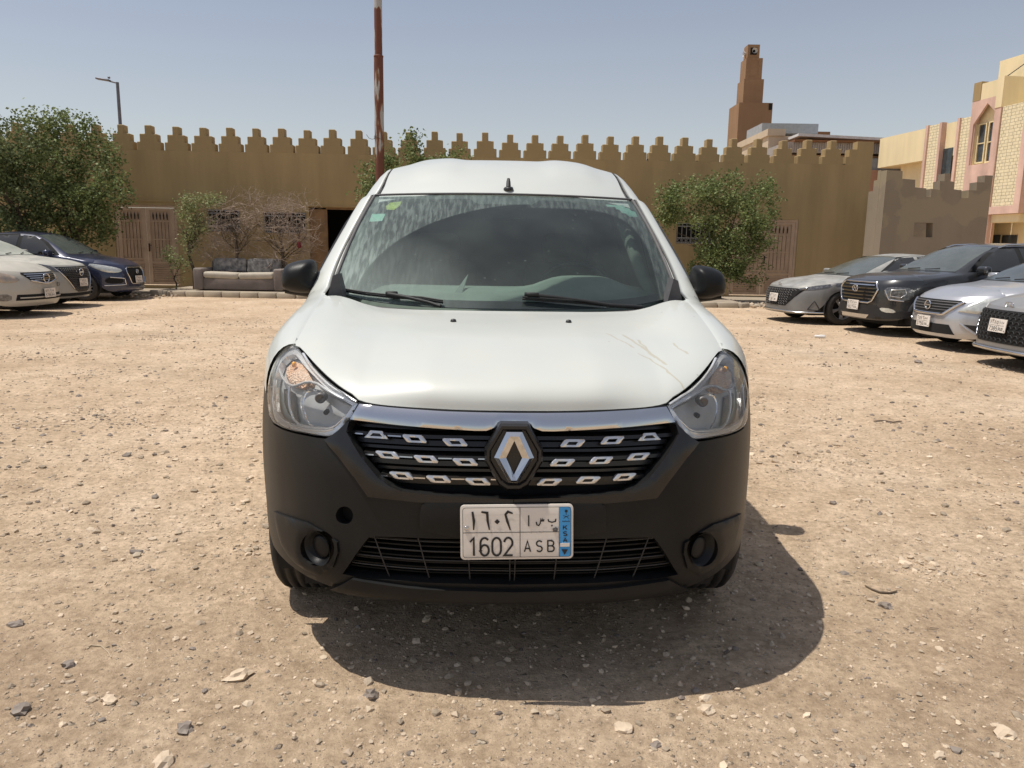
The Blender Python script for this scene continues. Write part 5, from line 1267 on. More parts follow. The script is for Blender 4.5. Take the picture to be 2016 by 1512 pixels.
c.part('headlight', [(.50,.66),(.60,.60),(.74,.60),(.84,.72),(.86,.82),(.80,.83),(.66,.76)], m_oldlamp, .008, .02, dome=.01, domer=.04, smooth=1)
c.part('lower_intake', sym([(.60,.40),(.62,.30)]), m_dark, .004, .01, both=False); c.bars('bumper_bar', [(.345,.58)], P_beige, .02, .02, .02)
c.part('fog_lamp', [(.66,.41),(.80,.41),(.81,.31),(.66,.29)], m_darklamp, .006, .01, smooth=1); c.plate(.41, txt=('a5','a7','a8','a6','alef','baa','seen'), lat='5786BAS')
# red and black stick-on letters on the bumper
mb = MB()
for i, g_ in enumerate('SR'): pass
for i, g_ in enumerate('ES'): glyph(mb, g_, .0+i*.075, 0, .05, .05, .016, 0)
cc_ = c.S(c.sh.s_of(.36), .515); o = mb.build('sticker_letters', m_platek, c.root, Matrix.Translation(cc_+Vector((0,-.012,0))) @ Matrix.Rotation(R(14), 4, 'Z'))
# --- right side : far grey sedan
sp4 = dict(W=1.825, L=4.65, H=1.42, zs=.93, r=.315, axles=(.90,3.62), front=[(.16,.05),(.24,0),(.42,.01),(.6,.03),(.72,.08),(.80,.17),(.92,.38)], zh=.735, sill=.2, lip=.2, bulge=.03,
    top=[(.0,.73),(.12,.79),(.6,.89),(1.1,.955),(1.2,.975),(1.7,1.20),(2.1,1.36),(2.5,1.415),(2.9,1.40),(3.4,1.27),(4.0,1.08),(4.5,1.04),(4.65,.9)],
    belt=[(0,.70),(.6,.79),(1.2,.90),(2.2,.935),(4.5,.99),(4.65,.9)], cab=(1.18,4.0), wtop=2.12, rtop=3.1, xr=.56, paint=P_grey, rim='twin',
    windows=[[(1.62,.965),(2.42,.985),(2.42,1.34),(2.15,1.32)],[(2.50,.985),(3.3,1.02),(3.1,1.26),(2.9,1.33),(2.50,1.345)]], frame=[(1.52,.955),(3.45,1.0),(3.15,1.28),(2.9,1.36),(2.45,1.37),(2.12,1.345)], seams=(1.42,2.46,3.3), handles=(2.3,3.2), mirror=(1.66,1.0), glass=m_greyglass)
c = Car('parked_sedan', 'grey sedan with dark patterned grille, farthest of the four parked on the right', sp4, carM((1523,600), 14.85, 180+9), RG)
g4 = sym([(.55,.70),(.66,.67),(.42,.40),(.36,.35)]); c.part('grille', g4, m_dark, .004, .01, both=False); honey(c, .37, .69, lin([.35,.40,.69],[.34,.40,.60]), m_steel, .075)
c.part('headlight', [(.58,.70),(.60,.665),(.76,.69),(.88,.78),(.905,.84),(.86,.82),(.74,.76)], m_darklamp, .008, .02)
c.loop('lower_lip_trim', [(.86,.24),(.6,.235),(.3,.25),(-.3,.25),(-.6,.235),(-.86,.24)], m_chromesoft, .016, .02, closed=False)
c.loop('fog_vent', [(.74,.30),(.84,.28),(.79,.47)], m_black, .008, .008, both=True); c.badge(.765, .055, .03, 'slanted'); c.plate(.50, tilt=-4, txt=('a5','a2','a6','a1','seen','alef','baa'), lat='5261XRL')
# --- right side : dark suv
sp5 = dict(W=1.79, L=4.30, H=1.62, zs=.93, r=.335, axles=(.85,3.46), arch=.41, front=[(.2,.07),(.32,0),(.5,0),(.8,.01),(.90,.04),(.98,.12),(1.1,.34)], zh=.95, sill=.27, lip=.27, bulge=.015, plan=[(0,0),(.3,.012),(.5,.04),(.65,.09),(.78,.18),(.88,.31),(.95,.5),(1.0,.85)],
    top=[(.0,.95),(.12,1.01),(.6,1.075),(1.05,1.12),(1.15,1.135),(1.5,1.34),(1.85,1.53),(2.1,1.60),(2.5,1.625),(3.2,1.60),(3.8,1.54),(4.1,1.30),(4.3,1.05)],
    belt=[(0,.90),(.6,.97),(1.15,1.055),(2.2,1.10),(3.9,1.16),(4.3,1.0)], cab=(1.12,4.12), wtop=1.93, rtop=3.85, xr=.60, paint=P_dark, rim='five',
    windows=[[(1.48,1.13),(2.26,1.15),(2.26,1.52),(2.0,1.51),(1.80,1.40)],[(2.34,1.15),(3.2,1.17),(3.15,1.49),(2.34,1.525)]], frame=[(1.36,1.12),(3.9,1.18),(3.7,1.48),(2.3,1.555),(1.95,1.54),(1.68,1.38)], seams=(1.34,2.3,3.25), handles=(2.15,3.1), mirror=(1.52,1.15), glass=m_greyglass)
c = Car('parked_suv', 'charcoal SUV with chrome barred grille, behind the silver sedan on the right', sp5, carM((1681,612), 12.85, 180+8), RG)
g5 = sym([(.44,.92),(.52,.80),(.43,.60),(.36,.565)]); c.part('grille', g5, m_dark, .004, .01, both=False, sp=.04); c.loop('grille_frame', g5, m_chrome, .017, .014); c.bars('grille_bars', [(.87,.44),(.81,.48),(.75,.47),(.69,.45),(.63,.42)], m_chrome, .020, .018)
c.badge(.80, .075, .05, 'slanted'); c.part('headlight', [(.60,.80),(.64,.66),(.76,.62),(.84,.66),(.84,.84),(.66,.86)], m_darklamp, .006, .012, smooth=1)
c.loop('day_running_light', [(.62,.80),(.68,.64),(.80,.62)], m_chromesoft, .012, .010, both=True, closed=False); c.loop('headlight_frame', [(.69,.80),(.69,.70),(.78,.68),(.81,.74),(.80,.82)], m_chromesoft, .008, .010, both=True)
mb = MB(); 
c.part('lower_bumper', [(0,.30),(.5,.30),(.8,.33),(.86,.36),(.865,.46),(.6,.44),(.50,.53),(0,.54)], m_black, .014, .02); c.part('skid_plate', sym([(.40,.36),(.34,.30)]), m_chromesoft, .02, .02, both=False)
c.part('fog_lamp', [(.56,.50),(.72,.49),(.76,.42),(.62,.42)], m_carlamp, .018, .02, smooth=1); c.plate(.51, txt=('a5','a6','a2','a7','baa','alef','seen'), lat='5627XNN')
for sx in (-1, 1):
    mb = MB(); mb.tube([Vector((sx*.61, y, (c.topz(.61, y)+(.035 if 2.1 < y < 3.7 else .005))*c.zs)) for y in (2.0,2.15,2.5,3.0,3.5,3.7,3.82)], .016, 8); mb.build('roof_rail', m_chromesoft, c.root)
    mb = MB(); rows = []
    for t in np.linspace(.0, math.pi, 22):
        yy = .85+.41*math.cos(t); zz = .335+.41*math.sin(t); yo = .85+.47*math.cos(t); zo = .335+.47*math.sin(t)
        rows.append([Vector((sx*(c.wd(yy, zz)+.012), yy, zz*c.zs)), Vector((sx*(c.wd(yo, zo)+.010), yo, zo*c.zs)), Vector((sx*(c.wd(yo, zo)-.01), yo, zo*c.zs))])
    mb.grid(rows if sx < 0 else rows[::-1]); mb.build('arch_cladding', m_black, c.root)
# --- right side : silver sedan
sp6 = dict(W=1.70, L=4.50, H=1.50, zs=.92, r=.30, axles=(.85,3.45), front=[(.2,.06),(.27,0),(.45,0),(.6,.02),(.74,.07),(.82,.15),(.94,.36)], zh=.80, sill=.21, lip=.2,
    top=[(.0,.80),(.12,.86),(.6,.96),(1.1,1.03),(1.18,1.05),(1.6,1.28),(2.0,1.44),(2.4,1.50),(2.9,1.49),(3.4,1.33),(3.9,1.11),(4.35,1.08),(4.5,.95)],
    belt=[(0,.76),(.6,.86),(1.2,.97),(2.2,1.0),(4.35,1.02),(4.5,.9)], cab=(1.15,3.9), wtop=2.02, rtop=3.1, xr=.55, paint=P_silver, rim='twin',
    windows=[[(1.5,1.04),(2.3,1.06),(2.3,1.42),(2.05,1.40)],[(2.38,1.06),(3.2,1.08),(3.1,1.3),(2.8,1.41),(2.38,1.42)]], seams=(1.36,2.34), handles=(2.2,), mirror=(1.58,1.07), glass=m_carglass)
c = Car('parked_sedan', 'bright silver sedan with large clear headlight, in front of the charcoal SUV', sp6, carM((1820,645), 10.9, 180+3), RG)
g6 = sym([(.50,.755),(.56,.73),(.37,.58),(.34,.555)]); c.part('grille', g6, m_dark, .004, .01, both=False); c.bars('grille_bars', [(.73,.50),(.69,.46),(.65,.42),(.61,.38)], m_steel, .012, .012)
c.loop('grille_frame', [(.54,.74),(.36,.565),(.33,.545),(-.33,.545),(-.36,.565),(-.54,.74)], m_chrome, .020, .014, closed=False); c.badge(.665, .065, .06, 'bar')
c.part('headlight', [(.54,.64),(.52,.60),(.68,.58),(.78,.60),(.775,.66),(.83,.74),(.845,.82),(.80,.86),(.66,.78)], m_carlamp, .010, .02, dome=.01, domer=.04, sp=.03)
c.part('lower_intake', sym([(.44,.40),(.52,.26)]), m_dark, .004, .01, both=False); c.part('fog_recess', [(.60,.42),(.80,.40),(.84,.30),(.70,.30)], m_black, .006, .01, smooth=0)
c.loop('fog_trim', [(.57,.43),(.69,.285),(.84,.285)], P_silver, .014, .008, both=True, closed=False); c.plate(.42, txt=('a2','a5','a7','a6','seen','baa','alef'), lat='2756XXL')
# --- right side : nearest grey car
sp7 = dict(sp4); sp7.update(paint=P_grey2, zs=.97, zh=.74, glass=m_carglass)
c = Car('parked_sedan', 'warm grey car cut by the right edge, nearest of the four on the right', sp7, carM((1962,670), 8.95, 180+1), RG)
g7 = sym([(.60,.70),(.70,.665),(.52,.36),(.44,.31)]); c.part('grille', g7, m_dark, .004, .01, both=False); honey(c, .34, .69, lin([.31,.36,.69],[.42,.50,.62]), m_black, .085)
c.loop('grille_trim', [(.70,.665),(.53,.36)], m_chrome, .012, .010, both=True, closed=False)
c.part('headlight', [(.64,.69),(.66,.655),(.78,.68),(.88,.77),(.90,.83),(.86,.81),(.76,.755)], m_darklamp, .008, .02)
c.loop('lower_lip_trim', [(.88,.24),(.6,.225),(.3,.235),(-.3,.235),(-.6,.225),(-.88,.24)], m_chromesoft, .022, .025, closed=False); c.badge(.765, .075, .035, 'slanted'); c.plate(.52, tilt=-4, txt=('a7','a3','a8','a5','alef','alef','baa'), lat='7385RUD')
# ================================================================== PERIMETER WALL
def plaster(name, col, stain=.25, col2=None, bump=.5, sc_=.6):
    m = mat(name, col, .92, 0, .07, sc_, bump=bump, bscale=60, spec=.2, detail=8); t = m.node_tree; N = t.nodes; L = t.links; b = N['Principled BSDF']
    src = b.inputs['Base Color'].links[0].from_socket; tc = N.new('ShaderNodeTexCoord')
    mp = N.new('ShaderNodeMapping'); mp.inputs['Scale'].default_value = (1.6, 1.6, .18); L.new(tc.outputs['Object'], mp.inputs[0])
    n = N.new('ShaderNodeTexNoise'); n.inputs['Scale'].default_value = 1.3; n.inputs['Detail'].default_value = 9; n.inputs['Roughness'].default_value = .62; L.new(mp.outputs[0], n.inputs['Vector'])
    c = N.new('ShaderNodeValToRGB'); c.color_ramp.elements[0].position = .35; c.color_ramp.elements[0].color = (1-stain,)*3+(1,); c.color_ramp.elements[1].position = .62; c.color_ramp.elements[1].color = (1,1,1,1)
    L.new(n.outputs[0], c.inputs[0]); x = N.new('ShaderNodeMix'); x.data_type = 'RGBA'; x.blend_type = 'MULTIPLY'; x.inputs[0].default_value = 1; L.new(src, x.inputs[6]); L.new(c.outputs[0], x.inputs[7]); out = x.outputs[2]
    if col2:
        n2 = N.new('ShaderNodeTexNoise'); n2.inputs['Scale'].default_value = 1.1; n2.inputs['Detail'].default_value = 4; L.new(tc.outputs['Object'], n2.inputs['Vector'])
        c2 = N.new('ShaderNodeValToRGB'); c2.color_ramp.elements[0].position = .53; c2.color_ramp.elements[0].color = (0,0,0,1); c2.color_ramp.elements[1].position = .56; c2.color_ramp.elements[1].color = (1,1,1,1)
        L.new(n2.outputs[0], c2.inputs[0]); y = N.new('ShaderNodeMix'); y.data_type = 'RGBA'; L.new(c2.outputs[0], y.inputs[0]); L.new(out, y.inputs[6]); y.inputs[7].default_value = (*col2, 1); out = y.outputs[2]
    L.new(out, b.inputs['Base Color']); return m
m_wall = plaster('ochre plaster', (.385,.283,.145), .17)
m_wallg = plaster('grey plaster', (.275,.225,.165), .10, (.30,.245,.165))
m_gate = mat('brown painted gate', (.44,.31,.21), .6, 0, .12, 4, bump=.1, dust=.25, dustcol=(.35,.27,.2))
m_gated = mat('gate shadow line', (.03,.02,.014), .8)
m_iron = mat('pale iron bars', (.30,.29,.28), .6, .2, .2, 20)
m_leafdoor = mat('rusty open door', (.22,.125,.055), .7, 0, .25, 4)
WA = math.atan(.045); WM = Matrix.Translation((0, 22, 0)) @ Matrix.Rotation(WA, 4, 'Z'); WMI = WM.inverted(); wn = WM.to_3x3() @ Vector((0,-1,0))
def WU(px, py, w=0):
    q = WMI @ plane_hit(px, py, WM @ Vector((0, w, 0)), wn); return q.x, q.z
def panel_wall(mb, x0, x1, z0, z1, th, op, mi=0, y0=0):
    xs_ = sorted(set([x0, x1]+[v for o in op for v in (o[0], o[1])])); zs_ = sorted(set([z0, z1]+[v for o in op for v in (o[2], o[3])]))
    solid = lambda i, j: 0 <= i < len(xs_)-1 and 0 <= j < len(zs_)-1 and not any(o[0] <= (xs_[i]+xs_[i+1])/2 <= o[1] and o[2] <= (zs_[j]+zs_[j+1])/2 <= o[3] for o in op)
    for i in range(len(xs_)-1):
        for j in range(len(zs_)-1):
            if not solid(i, j): continue
            a, b, c, d = xs_[i], xs_[i+1], zs_[j], zs_[j+1]; y1 = y0+th
            mb.add([(a,y0,c),(b,y0,c),(b,y0,d),(a,y0,d)], [(0,1,2,3)], mi); mb.add([(a,y1,c),(b,y1,c),(b,y1,d),(a,y1,d)], [(3,2,1,0)], mi)
            if not solid(i-1, j): mb.add([(a,y0,c),(a,y0,d),(a,y1,d),(a,y1,c)], [(0,1,2,3)], mi)
            if not solid(i+1, j): mb.add([(b,y0,c),(b,y0,d),(b,y1,d),(b,y1,c)], [(3,2,1,0)], mi)
            if not solid(i, j-1): mb.add([(a,y0,c),(b,y0,c),(b,y1,c),(a,y1,c)], [(3,2,1,0)], mi)
            if not solid(i, j+1): mb.add([(a,y0,d),(b,y0,d),(b,y1,d),(a,y1,d)], [(0,1,2,3)], mi)
gp = .13 # pavement height
def wr(px0, px1, py0, py1): # opening from photo px
    x0, z1 = WU(px0, py0); x1, _ = WU(px1, (py0+py1)/2); _, z0 = WU((px0+px1)/2, py1); return (x0, x1, z0, z1)
o_gate = list(wr(222, 351, 402, 556)); o_gate[2] = gp
o_w1 = wr(407, 472, 412, 456); o_w2 = wr(519, 603, 417, 459); o_dw = list(wr(608, 712, 408, 570)); o_dw[2] = gp
o_w3 = wr(1333, 1407, 438, 480); o_sd = list(wr(1440, 1567, 430, 585)); o_sd[2] = .06
o_w1 = (o_w1[0], o_w1[1], o_w1[2], o_w1[3])
wl, wrr = -15.2, WU(1719, 300)[0]; top = WU(1180, 314)[1]
wall = empty('perimeter_wall', 'long ochre plastered wall with stepped battlements, gates and barred windows behind the van', 'wall', WM)
mb = MB(); panel_wall(mb, wl, wrr, -.3, top, .28, [tuple(o_gate), o_w1, o_w2, tuple(o_dw), o_w3, tuple(o_sd)]); mb.build('wall', m_wall, wall)
# merlons
peaks = [237,290.5,344.5,398,451,502.5,553,603.5,653,705.5,755,805,855.5,905,955.5,1004.5,1054,1103,1153,1202.5,1252,1300,1349,1397,1446,1495,1545,1593,1641]
pu = [WU(p, 250+(p-237)*.031)[0] for p in peaks]; sp_ = (pu[-1]-pu[0])/(len(pu)-1)
pu = [pu[0]-sp_*k for k in range(6, 0, -1)]+pu
hz = [.215,.20,.22]; zT = top+sum(hz)
def merlon(hw_=(.5, .335, .13), h=hz, th=.28, half=0, jit=0):
    mb = MB(); S_ = sp_; w0 = S_*.5*.90; w1 = S_*.335; w2 = S_*.125; z1, z2, z3 = h[0], h[0]+h[1], sum(h)
    out = [(-w0,0),(-w0,z1),(-w1,z1),(-w1,z2),(-w2,z2),(-w2,z3),(w2,z3),(w2,z2),(w1,z2),(w1,z1),(w0,z1),(w0,0)]
    if half < 0: out = [p for p in out if p[0] < 0]+[(w2,z3),(w2,0)]
    bm = bmesh.new(); vs = [bm.verts.new((x, 0, z)) for x, z in out]; f = bm.faces.new(vs); ex = bmesh.ops.extrude_face_region(bm, geom=[f]); 
    for v in [e for e in ex['geom'] if isinstance(e, bmesh.types.BMVert)]: v.co.y += th
    bmesh.ops.recalc_face_normals(bm, faces=bm.faces); bmesh.ops.bevel(bm, geom=[e for e in bm.edges if e.calc_length() > .05 and max(v.co.z for v in e.verts) > .01], offset=.015, segments=1, affect='EDGES')
    bm.verts.ensure_lookup_table(); mb.add([v.co.copy() for v in bm.verts], [[v.index for v in f.verts] for f in bm.faces]); bm.free(); return mb
mm = merlon().build('merlon', m_wall, wall); first = True
for u in pu:
    o = mm if first else mm.copy()
    if not first: sc.collection.objects.link(o); o.parent = wall
    first = False; o.location = (u, rnd.uniform(-.004, .004), top+.001); o.rotation_euler = (0, rnd.uniform(-.012, .012), 0); o.scale = (rnd.uniform(.95, 1.01), 1, rnd.uniform(.96, 1.03))
u = pu[-1]+sp_; mb = MB(); mb.bbox((u-sp_*.46, 0, 0), (wrr, .28, hz[0])); mb.bbox((u-sp_*.335, 0, hz[0]), (wrr, .28, hz[0]+hz[1])); mb.bbox((u-.02, 0, hz[0]+hz[1]), (wrr, .28, sum(hz))); mb.build('end_merlon', m_wall, wall, Matrix.Translation((0, 0, top+.001)))
# gates
def gate(x0, x1, z0, z1, nleaf, label_):
    g_ = MB(); W_ = x1-x0; fr_ = .07; d0, d1 = .02, .08
    g_.bbox((x0+.003, d0, z0), (x0+fr_, d1, z1)); g_.bbox((x1-fr_, d0, z0), (x1-.003, d1, z1)); g_.bbox((x0+fr_, d0, z1-fr_), (x1-fr_, d1, z1-.003))
    gt = g_.build('gate', m_gate, wall); lw = (W_-2*fr_)/nleaf
    for k in range(nleaf):
        a = x0+fr_+k*lw+.008; b = x0+fr_+(k+1)*lw-.008; zb2 = z0+.03; zt2 = z1-fr_-.01; H_ = zt2-zb2; st = .10
        m = MB(); m.bbox((a, .050, zb2), (b, .060, zt2))
        m.bbox((a, .025, zb2), (a+st, .05, zt2)); m.bbox((b-st, .025, zb2), (b, .05, zt2))
        for zz, hh in ((zb2, .07), (zb2+H_*.28, .05), (zb2+H_*.33, .03), (zb2+H_*.585, .03), (zb2+H_*.82, .03), (zt2-.07, .07)): m.bbox((a+st, .027, zz), (b-st, .05, zz+hh))
        for q in range(1, 6):
            xx = lerp(a+st, b-st, q/6); m.bbox((xx-.009, .030, zb2+H_*.34), (xx+.009, .0505, zb2+H_*.88))
        nl = 8
        for q in range(nl):
            zz = lerp(zb2+.09, zb2+H_*.27, q/nl); m.box(((a+b)/2, .036, zz+.012), (b-a-2*st, .03, .008), rot=Matrix.Rotation(R(35), 3, 'X'))
        lf = m.build('gate_leaf', m_gate, gt)
        m = MB()
        for q in range(1, 6):
            xx = lerp(a+st, b-st, q/6)
            for sg in (-1, 1): m.bbox((xx+sg*.013-.004, .047, zb2+H_*.345), (xx+sg*.013+.004, .0495, zb2+H_*.82))
            if q < 6: m.add([(xx, .026, zb2+H_*.955), (xx+.022, .026, zb2+H_*.905), (xx+.012, .026, zb2+H_*.85), (xx-.012, .026, zb2+H_*.85), (xx-.022, .026, zb2+H_*.905)], [(0,4,3,2,1)])
        m.build('leaf_shadow_gap', m_gated, lf)
        if k == nleaf-1:
            m = MB(); m.rbox((a+.05, .0, z0+H_*.50), (.035,.03,.22), .01); m.tube([(a+.05,-.01,z0+H_*.53),(a+.12,-.02,z0+H_*.53)], .01, 6); m.build('handle', m_gated, lf)
    return gt
gate(*o_gate, 2, ''); gate(*o_sd, 2, '')
for o_ in (o_w1, o_w2, o_w3):
    x0, x1, z0, z1 = o_; m = MB(); m.bbox((x0,.30,z0-.1), (x1,1.4,z1+.1)); m.bbox((x0-.05,.281,z0-.12), (x1+.05,.30,z1+.12)); m = MB()
    m.add([(x0,.16,z0),(x1,.16,z0),(x1,.16,z1),(x0,.16,z1)], [(0,1,2,3)]); wn_ = m.build('window', m_dark, wall)
    m = MB(); n = int((x1-x0)/.125)
    for k in range(n+1): xx = lerp(x0+.02, x1-.02, k/n); m.tube([(xx,.0,z0+.01),(xx,.0,z1-.01)], .009, 5)
    for zz in (z0+.02, z0+.16, z1-.10, z1-.02): m.bbox((x0+.01,-.008,zz-.012), (x1-.01,.002,zz+.012))
    for k in range(n):
        xx = lerp(x0+.02, x1-.02, (k+.5)/n); m.tube([(xx+.045*math.cos(a),-.004,z0+.09+.045*math.sin(a)) for a in np.linspace(0, 2*math.pi, 9)], .006, 4, cap=False)
    m.build('window_bars', m_iron, wn_)
# dark doorway with an open leaf
x0, x1, z0, z1 = o_dw; m = MB()
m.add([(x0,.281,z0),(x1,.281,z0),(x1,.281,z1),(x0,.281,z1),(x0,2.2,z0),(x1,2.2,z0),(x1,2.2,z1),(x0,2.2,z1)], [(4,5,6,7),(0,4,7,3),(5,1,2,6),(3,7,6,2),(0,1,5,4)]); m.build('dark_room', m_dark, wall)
xl = WU(643, 480)[0]; m = MB(); m.bbox((x0+.01,.03,z0+.02), (xl,.07,z1-.05))
for k in range(9): m.bbox((x0+.05,.022,z0+.10+k*.035), (xl-.05,.03,z0+.115+k*.035))
m.bbox((xl,.02,z0), (xl+.03,.10,z1)); m.bbox((xl+.03,.02,z1-.05), (x1,.10,z1)); m.build('door', m_leafdoor, wall)
m = MB(); m.bbox((x0-.05,-.09,z1+.02), (x1+.1,.0,z1+.06)); m.build('door_canopy', m_wall, wall)
m = MB(); m.bbox((o_gate[0]-.05,-.03,o_gate[3]+.09), (o_gate[1]+.05,-.002,o_gate[3]+.13)); m.build('gate_lintel', m_wall, wall)

# pavement and kerbs
m_pave = mat('dusty pavement', (.34,.28,.21), .95, 0, .12, 2, bump=.4, bscale=40); m_kerb = mat('kerb concrete', (.36,.30,.22), .9, 0, .15, 3, bump=.4, bscale=50)
m = MB(); m.bbox((-9.0,19.22,-.1), (-5.3,21.9,.125)); m.bbox((-15,19.9,-.1), (-9.0,21.6,.05)); m.bbox((-5.3,19.6,-.1), (0.8,21.95,.045)); m.bbox((.8,18.35,-.1), (5.45,22.05,.11)); m.bbox((5.45,18.6,-.1), (10.5,22.3,.03)); tag(m.build('pavement', m_pave), kind='structure')
mb = MB()
def kerb(a, b, n, h=.14):
    a = Vector(a); b = Vector(b); d = (b-a).normalized(); L_ = (b-a).length/n; rt = Matrix.Rotation(math.atan2(d.y, d.x), 3, 'Z')
    for k in range(n):
        c_ = a+d*(L_*(k+.5)); mb.rbox((c_.x, c_.y, h/2-.05+rnd.uniform(-.004,.004)), (L_-.012, .14, h+.10), .022, rot=rt, n=1)
kerb((-8.55,19.12,0), (-5.35,18.95,0), 7); kerb((-9.05,19.28,0), (-8.57,19.13,0), 1); kerb((-5.33,18.96,0), (-4.95,19.15,0), 1, .12); kerb((.8,18.1,0), (5.3,18.2,0), 9, .13); kerb((5.32,18.2,0), (5.6,18.45,0), 1, .11)
tag(mb.build('kerb', m_kerb), kind='structure')

# sofa
def sofaM():
    p = P3(381, 566, 19.62); return Matrix.Translation((p.x, 19.62, .128)) @ Matrix.Rotation(R(-1), 4, 'Z')
sf = empty('sofa', 'worn grey two-seat sofa standing on the pavement against the ochre wall', 'sofa', sofaM())
m_sofa = mat('grey sofa fabric', (.20,.165,.145), .95, 0, .15, 5, bump=.5, bscale=40, dust=.3, dustcol=(.3,.26,.22)); m_cush = mat('pale seat fabric', (.48,.43,.35), .95, 0, .12, 5, bump=.5, bscale=35, dust=.3); m_back = mat('dark back cushion fabric', (.07,.068,.07), .95, 0, .35, 9, col2=(.34,.32,.29),  bump=.6, bscale=30, dust=.25, dustcol=(.3,.28,.26))
Ws = 2.28
m = MB(); m.rbox((Ws/2,.45,.17), (Ws-.44,.80,.30), .03); m.build('base', m_sofa, sf)
for k in (0, 1): m = MB(); m.rbox((.12 if k == 0 else Ws-.12,.42,.29), (.24,.86,.55), .05, n=3); m.build('armrest', m_sofa, sf)
for k in (0, 1): m = MB(); m.rbox((.24+.45*(2*k+1),.36,.385), (.895,.72,.16), .065, n=4, rot=Matrix.Rotation(R(1.5*(1-2*k)), 3, 'Y')); m.build('seat_cushion', m_cush, sf)
for k in (0, 1): m = MB(); m.rbox((.24+.45*(2*k+1),.72,.60), (.88,.22,.42), .09, n=4, rot=Matrix.Rotation(R(-12), 3, 'X')); m.build('back_cushion', m_back, sf)
m = MB(); m.rbox((Ws/2,.88,.40), (Ws-.3,.14,.68), .04); m.build('backrest', m_sofa, sf)
m = MB(); rr_ = []
for i in range(26):
    rr_.append([Vector((.28+i*.032, .50+.05*j+.015*nz(i, j, .9, 3), .475+.020*j*(j > 2)+.028*abs(nz(i, j, .6, 8)))) for j in range(6)])
m.grid([[p for p in r__][::-1] for r__ in rr_]); m.grid([[p+Vector((0,0,-.012)) for p in r__] for r__ in rr_]); tag(m.build('blanket', mat('red patterned cloth', (.16,.03,.035), .95, 0, .5, 40, col2=(.25,.2,.18)), None, sofaM()), 'small dark red patterned cloth lying on the sofa seat', 'cloth')

# pole with rust
def pole_mat():
    m = mat('rusty pole', (.30,.32,.33), .6, .1, .1, 6); t = m.node_tree; N = t.nodes; L = t.links; b = N['Principled BSDF']; src = b.inputs['Base Color'].links[0].from_socket
    tc = N.new('ShaderNodeTexCoord'); mp = N.new('ShaderNodeMapping'); mp.inputs['Scale'].default_value = (7, 7, 1.2); L.new(tc.outputs['Object'], mp.inputs[0]); n = N.new('ShaderNodeTexNoise'); n.inputs['Scale'].default_value = 1.1; n.inputs['Detail'].default_value = 9; L.new(mp.outputs[0], n.inputs['Vector'])
    sx = N.new('ShaderNodeSeparateXYZ'); L.new(tc.outputs['Object'], sx.inputs[0]); mr = N.new('ShaderNodeMapRange'); mr.inputs[1].default_value = 6.75; mr.inputs[2].default_value = 7.0; mr.inputs[3].default_value = 0; mr.inputs[4].default_value = .5; L.new(sx.outputs[2], mr.inputs[0])
    ad = N.new('ShaderNodeMath'); ad.operation = 'ADD'; L.new(n.outputs[0], ad.inputs[0]); L.new(mr.outputs[0], ad.inputs[1])
    c = N.new('ShaderNodeValToRGB'); e = c.color_ramp.elements; e[0].position = .52; e[0].color = (.13,.045,.026,1); e[1].position = .60; e[1].color = (.36,.36,.35,1); x = e.new(.56); x.color = (.22,.12,.06,1); L.new(ad.outputs[0], c.inputs[0]); L.new(c.outputs[0], b.inputs['Base Color']); b.inputs['Roughness'].default_value = .75; return m
pb = PG(748, 594); pY = 19.35; pX = P3(747.5, 345, pY).x; m_pole = pole_mat()
pole = empty('rusty_pole', 'tall rusty pole with flaking grey paint rising behind the van', 'pole', Matrix.Translation((pX, pY, 0)))
m = MB(); m.tube([(0,0,-.1),(0.01,0,5.74)], .112, 16); m.build('lower_tube', m_pole, pole); m = MB(); m.tube([(.01,0,5.74),(.03,0,9.5)], .094, 16); m.lathe([(.112,0),(.118,.01),(.118,.04),(.094,.055)], Matrix.Translation((.01,0,5.72)), 16); m.build('upper_tube', m_pole, pole)
m = MB(); m.tube([(-.1,-.05,3.86),(-.16,-.06,3.84),(-.24,-.05,3.87),(-.30,-.05,3.95)], .006, 5); m.tube([(.118*math.cos(a),.118*math.sin(a),3.88+.05*math.sin(a*2)) for a in np.linspace(0, 6.28, 16)], .006, 4); m.build('loose_wire', m_twig, pole)
# street lamp
lm = P3(231, 162, 30); lamp = empty('street_lamp', 'thin grey street lamp with one flat head above the wall at left', 'street lamp', Matrix.Translation((lm.x, 30, 0)))
m_lp = mat('lamp metal', (.13,.13,.15), .5, .4); m = MB(); m.tube([(0,0,0),(0,0,lm.z)], [.085,.055], 10); m.build('pole', m_lp, lamp); m = MB(); m.tube([(0,0,lm.z-.03),(-.30,0,lm.z+.04)], .03, 8); m.build('arm', m_lp, lamp); m = MB(); m.rbox((-.52,0,lm.z+.09), (.50,.22,.07), .03, rot=Matrix.Rotation(R(8), 3, 'Y')); m.rbox((-.30,0,lm.z+.16), (.08,.08,.07), .02); m.build('lamp_head', m_lp, lamp)

